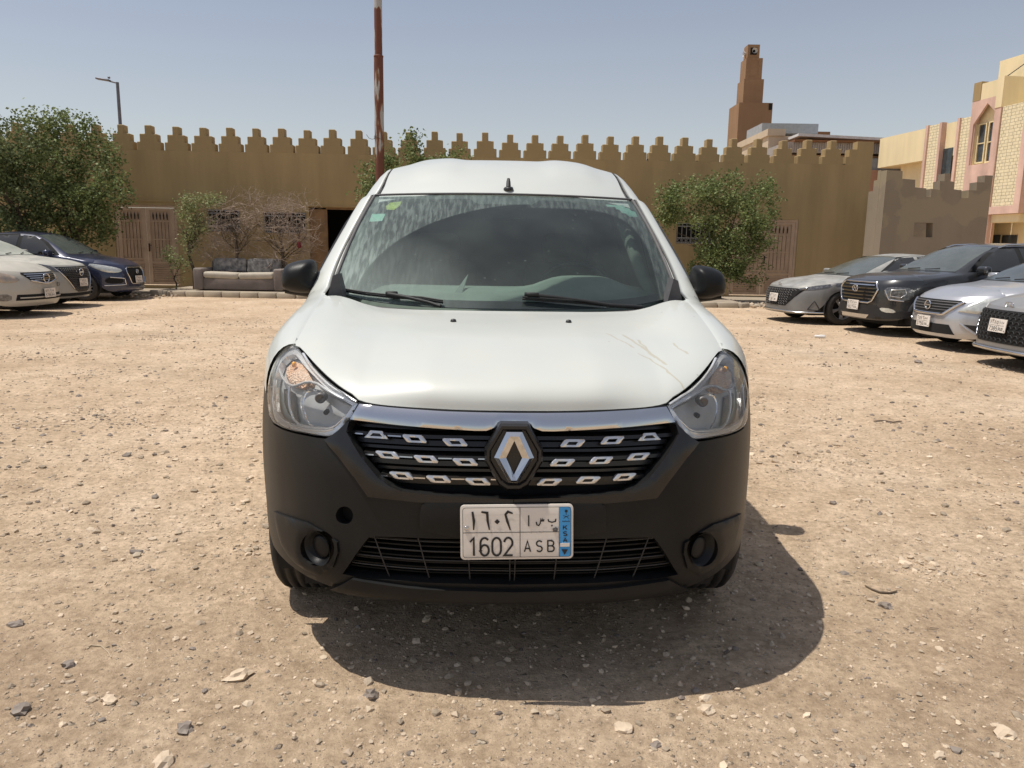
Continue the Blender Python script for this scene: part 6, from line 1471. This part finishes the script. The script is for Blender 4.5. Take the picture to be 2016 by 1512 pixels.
# grey side wall with own battlements
gx0 = P3(1738, 420, 18.5).x; gx1 = P3(1950, 400, 18.5).x; gz = P3(1738, 332, 18.5).z; GMt = Matrix.Translation((gx0, 18.5, 0)); Lg = gx1-gx0
gw = empty('side_wall', 'grey plastered wall with stepped top and a small square opening behind the parked cars on the right', 'wall', GMt)
def GU(px, py): p = P3(px, py, 18.5); return p.x-gx0, p.z
def prof(pts, th, nm, mt, par, y0=0, holes=()):
    mb = MB(); M0 = Matrix.Translation((0, y0, 0)); l = pts if area(pts) > 0 else pts[::-1]
    V, F = cdt(l, holes, .5); back = [(a, y0+th, b) for a, b in V]; mb.add([(a, y0, b) for a, b in V], [f if (V[f[1]][0]-V[f[0]][0])*(V[f[2]][1]-V[f[0]][1])-(V[f[2]][0]-V[f[0]][0])*(V[f[1]][1]-V[f[0]][1]) > 0 else f[::-1] for f in F]); mb.add(back, [f[::-1] for f in F])
    for lp, sg in [(l, 1)]+[(h, -1) for h in holes]:
        n = len(lp)
        for i in range(n):
            a = lp[i]; b = lp[(i+1) % n]; mb.add([(a[0],y0,a[1]),(b[0],y0,b[1]),(b[0],y0+th,b[1]),(a[0],y0+th,a[1])], [(0,1,2,3)][::1] if sg*area(lp) < 0 else [(3,2,1,0)])
    return mb.build(nm, mt, par)
Z5b = lambda u, v: (1700+u/3.437, 60+v/3.437)
pr = [GU(*Z5b(u, v)) for u, v in ((160,945),(265,950),(263,1003),(351,1010),(349,1062),(425,1068),(424,1125),(456,1128),(460,1072),(515,1078),(518,1018),(548,1020),(552,968),(588,968),(586,1020),(614,1024),(613,1076),(664,1080),(662,1132),(710,1134),(714,1080),(765,1083),(768,1026),(820,1028),(822,980),(876,982))]
pr = [(-.0, 0)]+[(max(0, a), b) for a, b in pr]+[(pr[-1][0], 0)]
h0 = [GU(*Z5b(u, v)) for u, v in ((345,1300),(470,1302),(466,1400),(335,1398))]
h0 = h0 if area(h0) < 0 else h0[::-1]
prof(pr, .30, 'wall', m_wallg, gw, 0, [h0])
mb = MB(); rt = []
for a, b, c in ((.30,.45,3.0),(.45,.62,2.80),(.62,.85,2.60)): mb.bbox((0, a, 0), (.25, b, gz-(.0 if a < .4 else .22 if a < .6 else .46)))
mb.build('side_return', m_wallg, gw)
mb = MB(); mb.bbox((1.9,3.2,.0), (Lg+1.5,3.5,2.62)); 
for xx in (2.0, 3.1): mb.bbox((xx,3.2,2.621), (xx+.5,3.5,2.84)); mb.bbox((xx+.14,3.2,2.841), (xx+.42,3.5,3.04))
mb.build('rear_parapet', m_wallg, gw)

# ================================================================== BACKGROUND BUILDINGS
m_min = plaster('brown render', (.27,.17,.10), .08); m_cream = plaster('cream stone', (.52,.43,.32), .08); m_brown = plaster('dark brown cladding', (.20,.10,.05), .1); m_corr = mat('corrugated sheet', (.32,.29,.27), .6, .2, .15, 3, stretch=(1,1,.1)); m_greyb = mat('grey panel', (.30,.32,.34), .7)
mt = P3(1487, 202, 60); TM = Matrix.Translation((17.6, 60, 0)) @ Matrix.Rotation(R(0), 4, 'Z')
mi_ = empty('minaret', 'brown stepped square minaret with loudspeakers at the top, rising beyond the wall at right', 'minaret', TM)
def tier(nm, xa, xb, z0, z1, dp, y0=0): m = MB(); m.bbox((xa-17.6, y0, z0), (xb-17.6, y0+dp, z1)); return m.build(nm, m_min, mi_)
X60 = lambda px, py: P3(px, py, 60).x
tier('base_tier', X60(1453,240), X60(1519,240), 0, 12.25, 2.7); tier('middle_tier', X60(1466,175), X60(1505,175), 12.25, 13.97, 1.75, .25)
ut = tier('upper_tier', X60(1471,130), X60(1503.5,130), 13.97, 15.46, 1.45, .3); tt_ = tier('top_box', X60(1475.5,97), X60(1499,97), 15.46, 16.42, 1.0, .4)
xa, xb = X60(1477,130)-17.6, X60(1497,130)-17.6
m = MB(); m.bbox((xa,.28,14.15), (xb,.299,14.2)); m.bbox((xa,.28,15.25), (xb,.299,15.3)); m.bbox((xa,.28,14.2), (xa+.06,.299,15.25)); m.bbox((xb-.06,.28,14.2), (xb,.299,15.25)); m.build('panel_moulding', m_min, ut)
xc = X60(1487,98)-17.6; m = MB(); m.bbox((xc-.24,.38,15.70), (xc+.24,.399,16.20)); m.build('opening', m_dark, tt_)
m_horn = mat('pale loudspeaker', (.55,.55,.53), .5)
m = MB(); m.lathe([(.20,-.14),(.19,-.10),(.08,.10),(.05,.16),(.0001,.16)], Matrix.Translation((xc+.02,.30,15.95)) @ Matrix.Rotation(R(-90), 4, 'X'), 16); m.build('loudspeaker', m_horn, tt_)
m = MB(); m.lathe([(.20,-.14),(.19,-.10),(.08,.10),(.05,.16),(.0001,.16)], Matrix.Translation((X60(1475.5,97)-17.6-.05,.85,15.85)) @ Matrix.Rotation(R(90), 4, 'Y'), 16); m.build('loudspeaker', m_horn, tt_)
m = MB(); m.bbox((X60(1514,202)-17.6,-.06,11.75), (X60(1520,202)-17.6,.3,12.2)); m.build('dark_vent', m_dark, mi_)
# mosque hall (cream) : left face runs back in depth
mo = empty('mosque_hall', 'cream and brown hall with angled parapet in front of the minaret', 'building', Matrix.Translation((14.2, 45, 0)))
def XQ(px, py, Y, x0=14.2): p = P3(px, py, Y); return p.x-x0, p.z
m = MB(); m.bbox((-.0,0,0), (2.6,9,6.55)); m.build('wall', m_cream, mo); m = MB(); m.bbox((-.02,-.03,6.55), (2.62,9,6.75)); m.build('brown_band', m_brown, mo)
m = MB(); m.bbox((-.12,-.12,6.75), (2.7,9,7.05)); m.bbox((0,0,7.05), (2.6,9,7.75)); m.bbox((-.1,-.1,7.75), (.9,9.1,8.12)); m.build('parapet', m_cream, mo)
m = MB(); m.bbox((1.3,-1.2,6.3), (1.75,-.15,7.45)); m.build('pillar', m_min, mo)
m = MB(); m.bbox((.2,2.0,8.2), (3.5,5,8.75)); m.build('roof_plant', m_greyb, mo); m = MB(); m.bbox((3.5,2.2,8.0), (4.3,4.5,8.35)); m.build('roof_block', m_brown, mo)
m = MB(); m.bbox((1.76,-1.0,5.4), (5.9,3.0,7.35)); m.build('shed_wall', m_corr, mo); m = MB(); m.box((4.2,.5,7.50), (6.2,4.2,.14), rot=Matrix.Rotation(R(2), 3, 'Y')); m.build('shed_roof', mat('white sheet roof', (.62,.62,.62), .5), mo)
for k in range(14): pass
wh2 = empty('warehouse', 'long brown building with a corrugated band under its flat roof, right of the cream hall', 'building', Matrix.Translation((15.6, 42, 0)))
def XW(px, py): p = P3(px, py, 42); return p.x-15.6, p.z
a = XW(1590,278); b = XW(1752,283)
m = MB(); m.bbox((a[0]-1.5,0,0), (b[0]+3,10,a[1]-.85)); m.build('wall', m_brown, wh2); m = MB(); m.bbox((a[0]-1.2,-.15,a[1]-.60), (b[0]+3,10,a[1]-.07))
m.build('corrugated_band', m_corr, wh2); m = MB(); m.bbox((a[0]-.8,-.35,a[1]-.07), (b[0]+3,10,a[1]+.03)); m.build('roof', m_brown, wh2)
for k in range(40): 
    pass
m = MB()
for k in range(60): m.bbox((a[0]-1.2+k*.12,-.19,a[1]-.60), (a[0]-1.14+k*.12,-.15,a[1]-.09))
m.build('band_ribs', m_corr, wh2)
m = MB(); m.bbox((a[0]-1.6,-.06,a[1]-.85), (b[0]+3,-.001,a[1]-.70)); m.build('fascia', m_min, wh2)
m = MB(); q = XW(1722,330); m.bbox((q[0]-1,-.20,q[1]-.15), (b[0]+3,-.02,q[1]+.45)); m.build('window_band', mat('blue grey shutters', (.30,.33,.35), .6, .2, .2, 6), wh2)
m = MB(); m.bbox((q[0]-1,-.5,0), (b[0]+3,-.21,q[1]-.18)); m.build('pink_wall', plaster('pink render', (.42,.25,.18), .1), wh2)

# yellow building : facade running back in depth
m_yel = plaster('yellow render', (.78,.66,.42), .10, bump=.3, sc_=.5); m_pink = plaster('pink trim', (.68,.47,.39), .22, bump=.3, sc_=3)
def cladding():
    m = mat('split stone cladding', (.74,.65,.44), .9, 0, .1, 4); t = m.node_tree; N = t.nodes; L = t.links; b = N['Principled BSDF']
    tc = N.new('ShaderNodeTexCoord'); mp = N.new('ShaderNodeMapping'); mp.inputs['Rotation'].default_value = (R(90), 0, 0); L.new(tc.outputs['Object'], mp.inputs[0])
    br = N.new('ShaderNodeTexBrick'); br.inputs['Scale'].default_value = 2.7; br.inputs['Mortar Size'].default_value = .025; br.inputs['Mortar Smooth'].default_value = 1; br.inputs['Brick Width'].default_value = .75; br.inputs['Row Height'].default_value = .34; br.offset = .43; br.squash = .7; br.inputs['Color1'].default_value = (1,1,1,1); br.inputs['Color2'].default_value = (.55,.55,.55,1); br.inputs['Mortar'].default_value = (0,0,0,1); L.new(mp.outputs[0], br.inputs['Vector'])
    bp = N.new('ShaderNodeBump'); bp.inputs['Distance'].default_value = .12; bp.inputs['Strength'].default_value = 1; L.new(br.outputs['Color'], bp.inputs['Height']); L.new(bp.outputs[0], b.inputs['Normal']); return m
m_clad = cladding(); m_winf = mat('dark window', (.05,.06,.065), .12, 0, .4, 3)
O_ = Vector((20.6, 30.4, 0)); fd = Vector((-.137, 1, 0)).normalized(); fn_ = Vector((-1, -.137, 0)).normalized()
YM = Matrix(((fd.x, -fn_.x, 0, O_.x), (fd.y, -fn_.y, 0, O_.y), (0, 0, 1, 0), (0, 0, 0, 1)))
# local: x along the facade (away from camera), y into the building, z up   (mirror-free: fd x (-fn) = +z ?)
yb = empty('apartment_building', 'pale yellow building with pink trimmed stone panels and pointed window bay at the right edge', 'building', YM)
YMI = YM.inverted()
def FU(u, v, w=0):
    px, py = Z5b(u, v); p = plane_hit(px, py, O_+fn_*w, fn_); q = YMI @ p; return q.x, q.z
def fbox(nm, uv0, uv1, w0, w1, mt, par=None):   # uv0 : one corner, uv1 opposite (crop pixels), w = projection out of facade
    a = FU(*uv0, w1); b = FU(*uv1, w1); mb = MB(); mb.bbox((a[0], -w1, a[1]), (b[0], -w0, b[1])); return mb.build(nm, mt, par or yb)
xf0 = FU(175,735)[0]; zp = FU(175,735)[1]; zs_ = FU(167,918)[1]
m = MB(); m.bbox((-8, 0, 0), (xf0-1.2, 9, zs_-.1)); m.build('ground_floor', m_yel, yb)
m = MB(); m.bbox((-8, -.5, zs_-.1), (xf0, 9.5, zp)); m.build('upper_floor', m_yel, yb)
zc0 = .6
for i, (ua, ub, vt, vb) in enumerate((((420),(490),658,1060), (632,715,600,1060))):
    xa = FU(ua, (vt+vb)/2, .75)[0]; xb = FU(ub, (vt+vb)/2, .75)[0]
    m = MB(); m.bbox((xb, -.70, 1.2), (xa, -.49, zp+.02)); cl_ = m.build('stone_panel', m_clad, yb)
    m = MB(); m.bbox((xa+.002, -.78, 1.0), (xa+.16, -.49, zp+.05)); m.build('pink_strip', m_pink, cl_); m = MB(); m.bbox((xb-.16, -.74, 1.0), (xb-.002, -.49, zp+.05)); m.build('pink_strip', m_pink, cl_)
m = MB(); qa = FU(495, 985, .52); qb = FU(585, 985, .52); m.bbox((qb[0], -.53, zs_-1.6), (qa[0], -.501, zs_+.25)); m.build('window', m_winf, yb)
# portal bay
pxa = FU(725,600,.8)[0]; pxb = FU(955,600,.8)[0]; ztop = FU(735,380,.8)[1]; zbt = FU(910,885,.8)[1]; zap = FU(840,490,.8)[1]; zsh = FU(725,640,.8)[1]
zb0 = 1.0; xm_ = FU(840,490,.8)[0]; jl = .20
W0 = pxa; E0 = pxb
out = [(E0, zb0), (W0, zb0), (W0, ztop), (E0, ztop)]; hole = [(E0+jl, zbt), (W0-jl, zbt), (W0-jl, zsh), (xm_, zap), (E0+jl, zsh)]
out = out if area(out) > 0 else out[::-1]; hole = hole if area(hole) < 0 else hole[::-1]
zband = FU(735,485,.8)[1]
out2 = [(E0, zb0), (W0, zb0), (W0, zband), (E0, zband)]; out2 = out2 if area(out2) > 0 else out2[::-1]
pt = prof(out2, .10, 'portal', m_pink, yb, -.80, [hole])
m = MB(); m.bbox((E0+jl+.01, -.53, zb0), (W0-jl-.01, -.503, ztop-.12)); m.build('bay_recess', m_yel, pt)
m = MB(); m.bbox((E0+jl+.02, -.70, zb0), (W0-jl-.02, -.54, zbt)); m.build('bay_sill', m_yel, pt)
for (u0, u1, v0, v1) in ((778,822,640,888), (848,900,622,880)):
    a = FU(u0, (v0+v1)/2, .55); b = FU(u1, (v0+v1)/2, .55); zt_ = FU((u0+u1)/2, v0, .55)[1]; zl_ = FU((u0+u1)/2, v1, .55)[1]
    m = MB(); m.bbox((b[0], -.55, zl_), (a[0], -.532, zt_)); wv = m.build('window', m_winf, pt)
    m = MB(); e = .05
    m.bbox((b[0]-e, -.60, zl_-e), (a[0]+e, -.551, zl_)); m.bbox((b[0]-e, -.60, zt_), (a[0]+e, -.551, zt_+e)); m.bbox((b[0]-e, -.60, zl_), (b[0], -.551, zt_)); m.bbox((a[0], -.60, zl_), (a[0]+e, -.551, zt_)); m.bbox((b[0], -.59, (zl_+zt_)/2-.02), (a[0], -.551, (zl_+zt_)/2+.02)); m.build('window_frame', m_yel, wv)
m = MB(); m.bbox((E0, -.79, zband+.002), (W0-.45, -.5, ztop)); m.build('bay_parapet', m_yel, pt); m = MB(); m.bbox((W0-.44, -.81, zband+.002), (W0, -.5, ztop+.1)); m.build('bay_corner', m_wall, pt)
for xx in (E0+jl+.004, W0-jl-.05):
    m = MB(); m.bbox((xx, -.699, zbt), (xx+.045, -.531, zsh)); m.build('bay_reveal', m_yel, pt)
# return wall facing the camera, and taller block behind
zh_ = FU(985,297,1.3)[1]; zc_ = FU(975,505,1.3)[1]; m = MB(); m.bbox((E0-.35, -1.3, zc_), (E0-.002, 3, zh_)); m.build('return_wall', m_yel, yb)
m = MB(); m.bbox((E0-.34, -1.28, zb0+.2), (E0-.002, -1.1, zc_)); m.build('pink_strip', m_pink, yb)
xr3a = E0-.36; zb3 = FU(905,1190,1.3)[1]; xr3b = FU(1060,800,1.3)[0]
m = MB(); m.bbox((xr3b, -1.22, zb3), (xr3a, -.5, zc_)); c3 = m.build('stone_panel', m_clad, yb); m = MB(); m.bbox((xr3b-.3, -1.3, zb3-.30), (xr3a+.30, -.5, zb3-.002)); m.build('pink_sill', m_pink, c3); m = MB(); m.bbox((xr3b-.3, -1.3, zb3), (xr3b-.002, -.5, zc_+.4)); m.build('pink_strip', m_pink, c3)
m = MB(); m.bbox((-8, -.9, zs_-.6), (xr3b-.31, -.502, zc_)); m.build('front_bay', m_yel, yb)
m = MB(); m.bbox((xr3b-2.4, -.95, zb3+1.0), (xr3b-.5, -.901, zb3+2.6)); m.build('window', m_winf, yb)
m = MB(); m.bbox((xr3b-.2, -1.15, zb3-.62), (E0-.1, -.5, zb3-.31)); m.build('bay_soffit', m_yel, yb)
zt2 = FU(920,210,-1)[1]; xt2 = FU(920,250,-1)[0]; m = MB(); m.bbox((-8, 1.0, zp), (xt2, 8, zt2)); m.build('upper_block', m_yel, yb)
for (u0, u1) in ((838,925), (938,1040)):
    a = FU(u0, 1420, .0); b = FU(u1, 1420, .0); zt_ = FU(u0, 1385, 0)[1]; m = MB(); m.bbox((b[0], -.03, zt_-1.6), (a[0], -.002, zt_)); m.build('window', m_winf, yb)
m = MB(); pts_ = [(xt2-.2+.1*k, -1.0+.3*math.sin(k), zt2-.7-.2*k+.02*k*k) for k in range(8)]; m.tube([(E0+.2,-.8,ztop),(E0+.0,-.2,ztop+.5),(E0-.5,.6,ztop+.9),(E0-.8,.98,ztop+.95)], .02, 5); m.build('roof_cable', m_black, yb)

# ================================================================== VEGETATION
def leaf_mat(name, c1, c2):
    m = mat(name, c1, .55, 0, .1, 2.2, col2=c2, island=.4, spec=.18); t = m.node_tree; N = t.nodes; L = t.links; b = N['Principled BSDF']; o = N['Material Output']
    tr = N.new('ShaderNodeBsdfTranslucent'); L.new(b.inputs['Base Color'].links[0].from_socket, tr.inputs[0]); mx = N.new('ShaderNodeMixShader'); mx.inputs[0].default_value = .25; L.new(b.outputs[0], mx.inputs[1]); L.new(tr.outputs[0], mx.inputs[2]); L.new(mx.outputs[0], o.inputs[0]); return m
m_leaf = leaf_mat('olive leaves', (.105,.14,.045), (.24,.28,.115)); m_leafd = leaf_mat('dark leaves', (.08,.11,.04), (.19,.22,.10)); m_leafl = leaf_mat('light green leaves', (.20,.23,.09), (.32,.34,.17)); m_bark = mat('bark', (.10,.075,.05), .95, 0, .3, 8, bump=.8, bscale=30); m_drytwig = mat('grey dry twigs', (.36,.28,.22), .95, 0, .25, 6)
def leaves(mb, blobs, n, r, size=(.05,.10), mi=0, shell=.35, sprig=5):
    wts = [b[3]*b[4]*b[5] for b in blobs]; tot = sum(wts)
    for b, wt in zip(blobs, wts):
        for _ in range(max(1, int(n*wt/tot/sprig))):
            while True:
                d = Vector((r.gauss(0,1), r.gauss(0,1), r.gauss(0,1)))
                if d.length > .01: break
            d.normalize(); q = (shell+(1-shell)*r.random()**.6)*(1+.28*noise.noise(d*2.3+Vector((b[0], b[1], b[2]))))
            if noise.noise(Vector((b[0]+d.x*q*b[3], b[1]+d.y*q*b[4], b[2]+d.z*q*b[5]))*2.0) < -.12: continue
            c = Vector((b[0]+d.x*q*b[3], b[1]+d.y*q*b[4], b[2]+d.z*q*b[5]))
            for _k in range(sprig):
                s = r.uniform(*size); p = c+Vector((r.gauss(0,1), r.gauss(0,1), r.gauss(0,1)))*s*.9
                u = Vector((r.gauss(0,1), r.gauss(0,1), r.gauss(0,.6)+.3)).normalized(); v = u.orthogonal().normalized(); v = (Matrix.Rotation(r.random()*6.28, 3, u) @ v)
                wv = s*.34; mb.add([p-u*s*.5, p+v*wv-u*.05*s, p+u*s*.5, p-v*wv-u*.05*s], [(0,1,2,3)], mi)
def branch(mb, p, d, L_, r0, r, depth, spread=.7, mi=0, up=.15, n=5, out=None):
    pts = [p]; q = p.copy(); dd = d.copy()
    for k in range(n):
        dd = (dd+Vector((r.gauss(0,.16), r.gauss(0,.16), r.gauss(0,.12)+up*.3))).normalized(); q = q+dd*L_/n; pts.append(q.copy())
    mb.tube(pts, [r0*(1-.6*k/n) for k in range(n+1)], 6 if r0 > .02 else 3, mi, cap=False)
    if out is not None: out.append(q)
    if depth > 0:
        for _ in range(r.choice((2,3,3))):
            k = r.randint(max(1, n//2), n); nd = (dd+Vector((r.gauss(0,spread), r.gauss(0,spread), r.gauss(0,spread*.7)))).normalized()
            branch(mb, pts[k], nd, L_*r.uniform(.55,.8), r0*.5, r, depth-1, spread, mi, up, n, out)
def tree(name, label, base, trunkh, blobs, n, seed, size=(.05,.10), leafm=None, cat='tree', r0=.09, lean=(0,0), group=None, sprig=5, limbs=5, depth=2):
    r = random.Random(seed); root = empty(name, label, cat, Matrix.Translation(base), group); B = Vector(base)
    bl = [(b[0]-B.x, b[1]-B.y, b[2]-B.z, b[3], b[4], b[5]) for b in blobs]
    m = MB(); tp = Vector((lean[0], lean[1], trunkh)); m.tube([Vector((0,0,-.1)), Vector((lean[0]*.3+.04, lean[1]*.3, trunkh*.4)), Vector((lean[0]*.8-.03, lean[1]*.8, trunkh*.75)), tp], [r0*1.2, r0, r0*.8, r0*.7], 9)
    for k in range(limbs):
        b = bl[k % len(bl)]; c = Vector((b[0]+r.gauss(0,.2)*b[3], b[1]+r.gauss(0,.2)*b[4], b[2])); d = c-tp; branch(m, tp-Vector((0,0,r.random()*trunkh*.3)), d.normalized(), max(.2, d.length*.5), r0*.55, r, depth, .5, 0, .05)
    m.build('trunk', m_bark, root); m = MB(); leaves(m, bl, n, r, size, 0, .3, sprig); m.build('crown', leafm or m_leaf, root); return root
def Bl(px, py, Y, rx, ry, rz): # blob with pixel radii
    p = P3(px, py, Y); k = Y/FPX; return (p.x, Y, p.z, rx*k, ry*k, rz*k)
TG = 'bushy trees against the wall at left'
tree('bushy_tree', 'tall bushy olive green tree at left, its top reaching above the battlements', (P3(140,470,19.6).x, 19.6, 0), 1.5, [Bl(75,260,19.2,42,60,40), Bl(140,245,19.6,40,50,34), Bl(110,330,19.4,70,80,60), Bl(185,300,19.8,50,50,50), Bl(205,375,19.4,52,60,52), Bl(140,400,19.2,70,70,50), Bl(95,450,19.5,60,60,40), Bl(190,440,19.6,42,50,50), Bl(180,255,19.7,22,30,26)], 24000, 11, (.05,.10), m_leaf, 'tree', .11, (.1,0), TG)
tree('bushy_tree', 'darker bushy tree cut by the left edge of the photo above the parked cars', (P3(45,480,18.6).x, 18.6, 0), 1.4, [Bl(20,290,18.4,55,60,50), Bl(-15,340,18.4,60,60,70), Bl(40,380,18.5,55,60,60), Bl(0,430,18.5,60,60,40), Bl(55,440,18.5,45,50,35)], 14000, 12, (.05,.10), m_leafd, 'tree', .10, (0,0), TG)
tree('bushy_tree', 'slim leafy tree beside the rusty pole, top level with the battlements', (P3(775,500,20.4).x, 20.4, 0), 2.0, [Bl(812,280,20.4,22,30,22), Bl(790,320,20.4,44,50,34), Bl(735,350,20.3,36,40,40), Bl(715,385,20.2,26,30,28), Bl(762,380,20.3,44,50,40), Bl(905,305,20.6,22,22,14), Bl(850,330,20.4,50,40,24)], 9000, 13, (.05,.10), m_leaf, 'tree', .07)
tree('bush', 'dense wide green bush against the wall right of the van', (P3(1405,560,20.2).x, 20.2, .1), .9, [Bl(1310,400,20.2,36,40,34), Bl(1360,385,20.2,50,50,38), Bl(1430,375,20.2,52,50,38), Bl(1500,385,20.2,40,40,38), Bl(1455,430,20.0,62,60,46), Bl(1350,425,20.3,60,40,26), Bl(1450,490,20.1,50,50,50), Bl(1475,530,20.2,40,40,34), Bl(1428,545,20.2,46,40,34), Bl(1390,470,20.2,26,34,50), Bl(1420,510,19.9,44,40,50), Bl(1300,440,20.3,28,34,26), Bl(1500,450,20.1,36,40,50), Bl(1410,355,20.2,12,14,16)], 30000, 14, (.045,.085), m_leaf, 'bush', .06)
tree('bush', 'low sprouting green shrub at the foot of the wall beside the right wing mirror', (P3(1372,560,20.3).x, 20.3, .1), .3, [Bl(1368,535,20.3,18,20,26), Bl(1385,560,20.3,16,20,16)], 1200, 15, (.04,.08), m_leaf, 'bush', .02, limbs=2, depth=1)
tree('small_tree', 'small half-dry tree with green tufts beside the left gate', (P3(382,540,20.3).x, 20.3, .12), 1.15, [Bl(372,398,20.3,30,30,16), Bl(418,396,20.3,26,30,13), Bl(375,425,20.3,26,26,26), Bl(400,440,20.3,26,26,24)], 2600, 16, (.04,.075), m_leafl, 'tree', .045, (-.1,0), sprig=4, limbs=7)
tree('bush', 'sparse leafy shrub low beside the brown gate, left of the sofa', (P3(345,560,20.2).x, 20.2, .12), .35, [Bl(336,500,20.2,18,20,16), Bl(358,520,20.1,18,22,22), Bl(352,545,20.1,18,20,18), Bl(375,475,20.2,20,20,30)], 1500, 17, (.04,.075), m_leafl, 'bush', .02, sprig=3, limbs=4)
def bare(label, px, Y, boxes, seed, nt=150, tall=1.45, lean=0):
    r = random.Random(seed); b0 = P3(px, 545, Y); root = empty('bare_shrub', label, 'shrub', Matrix.Translation((b0.x, Y, .12)), 'leafless shrubs behind the sofa')
    m = MB(); out = []
    m.tube([Vector((0,0,0)), Vector((.03,0,tall*.3)), Vector((-.03+lean*.5,0,tall*.55)), Vector((lean,0,tall*.72))], [.055,.045,.04,.03], 8)
    for k in range(9): a = r.uniform(-2.6, -.5); branch(m, Vector((lean*.9, 0, tall*(.5+.25*r.random()))), Vector((math.cos(a), r.uniform(-.3,.3), -math.sin(a))).normalized(), .62, .02, r, 2, .6)
    m.build('trunk', m_bark, root); m = MB()
    for k in range(nt):
        bx = boxes[k % len(boxes)]; p0 = P3(r.uniform(bx[0], bx[2]), r.uniform(bx[1], bx[3]), Y); p = Vector((p0.x-b0.x, r.uniform(-.25,.25), p0.z-.12))
        d = Vector((r.gauss(0,1), r.gauss(0,.5), r.gauss(0,.8)+.3)).normalized(); branch(m, p, d, r.uniform(.15,.42), .009, r, 2, .9, 0, 0, 4)
    m.build('twigs', m_drytwig, root)
bare('leafless tangled shrub in front of the left barred window', 470, 20.35, [(425,398,515,440),(440,430,500,500),(400,440,450,520)], 21, 170)
bare('leafless tangled shrub in front of the right barred window', 560, 20.4, [(510,400,608,425),(520,415,608,465),(540,450,590,530),(580,450,612,520)], 22, 210)
# low garden tangle strip and sprouts
r = random.Random(31); m = MB(); 
for k in range(120):
    p = P3(r.uniform(395,610), r.uniform(470,520), 20.5); branch(m, p, Vector((r.gauss(0,1), r.gauss(0,.4), r.gauss(0,.6))).normalized(), r.uniform(.15,.4), .0045, r, 1, .9, 0, 0, 4)
tag(m.build('dry_tangle', m_drytwig), 'thin dry creeper stems over the wall behind the sofa', 'creeper', kind='stuff')
mb = MB(); mb.rbox((0,0,0), (.10,.10,.17), .04, n=3); mb.tube([(0,0,.08),(.02,0,.28)], .006, 4); o = mb.build('red_bag', mat('red cloth', (.13,.012,.018), .8)); o.location = P3(589,482,20.2); tag(o, 'small dark red bag hanging in the bare shrub near the dark doorway', 'bag')
# rubble on far right pavement foot
mb = MB(); r = random.Random(5)
for k in range(160): stone(mb, r.uniform(5.4,8.5), r.uniform(18.0,20.5), .03, r.uniform(.02,.06), r, 0)
for k in range(90): stone(mb, r.uniform(-9.6,-8.2), r.uniform(18.0,19.8), .03, r.uniform(.015,.045), r, 0)
tag(mb.build('rubble', [m_stone]), 'broken rubble along the foot of the wall', 'rubble', kind='stuff')
# fallen leaves / twigs debris stuff
mb = MB(); r = random.Random(8)
for k in range(900):
    Y = 2.5*math.exp(r.random()*1.9); X = r.uniform(-.72,.72)*Y; z = gh(X, Y)+.006; a = r.random()*6.28; l = r.uniform(.008,.03)
    mb.add([(X, Y, z), (X+l*math.cos(a), Y+l*math.sin(a), z+.002), (X+l*math.cos(a)-.003*math.sin(a), Y+l*math.sin(a)+.003*math.cos(a), z+.004), (X-.003*math.sin(a), Y+.003*math.cos(a), z+.002)], [(0,1,2,3)])
tag(mb.build('leaf_litter', m_twig), 'tiny dry leaf and twig bits strewn over the dirt', 'leaf litter', kind='stuff')
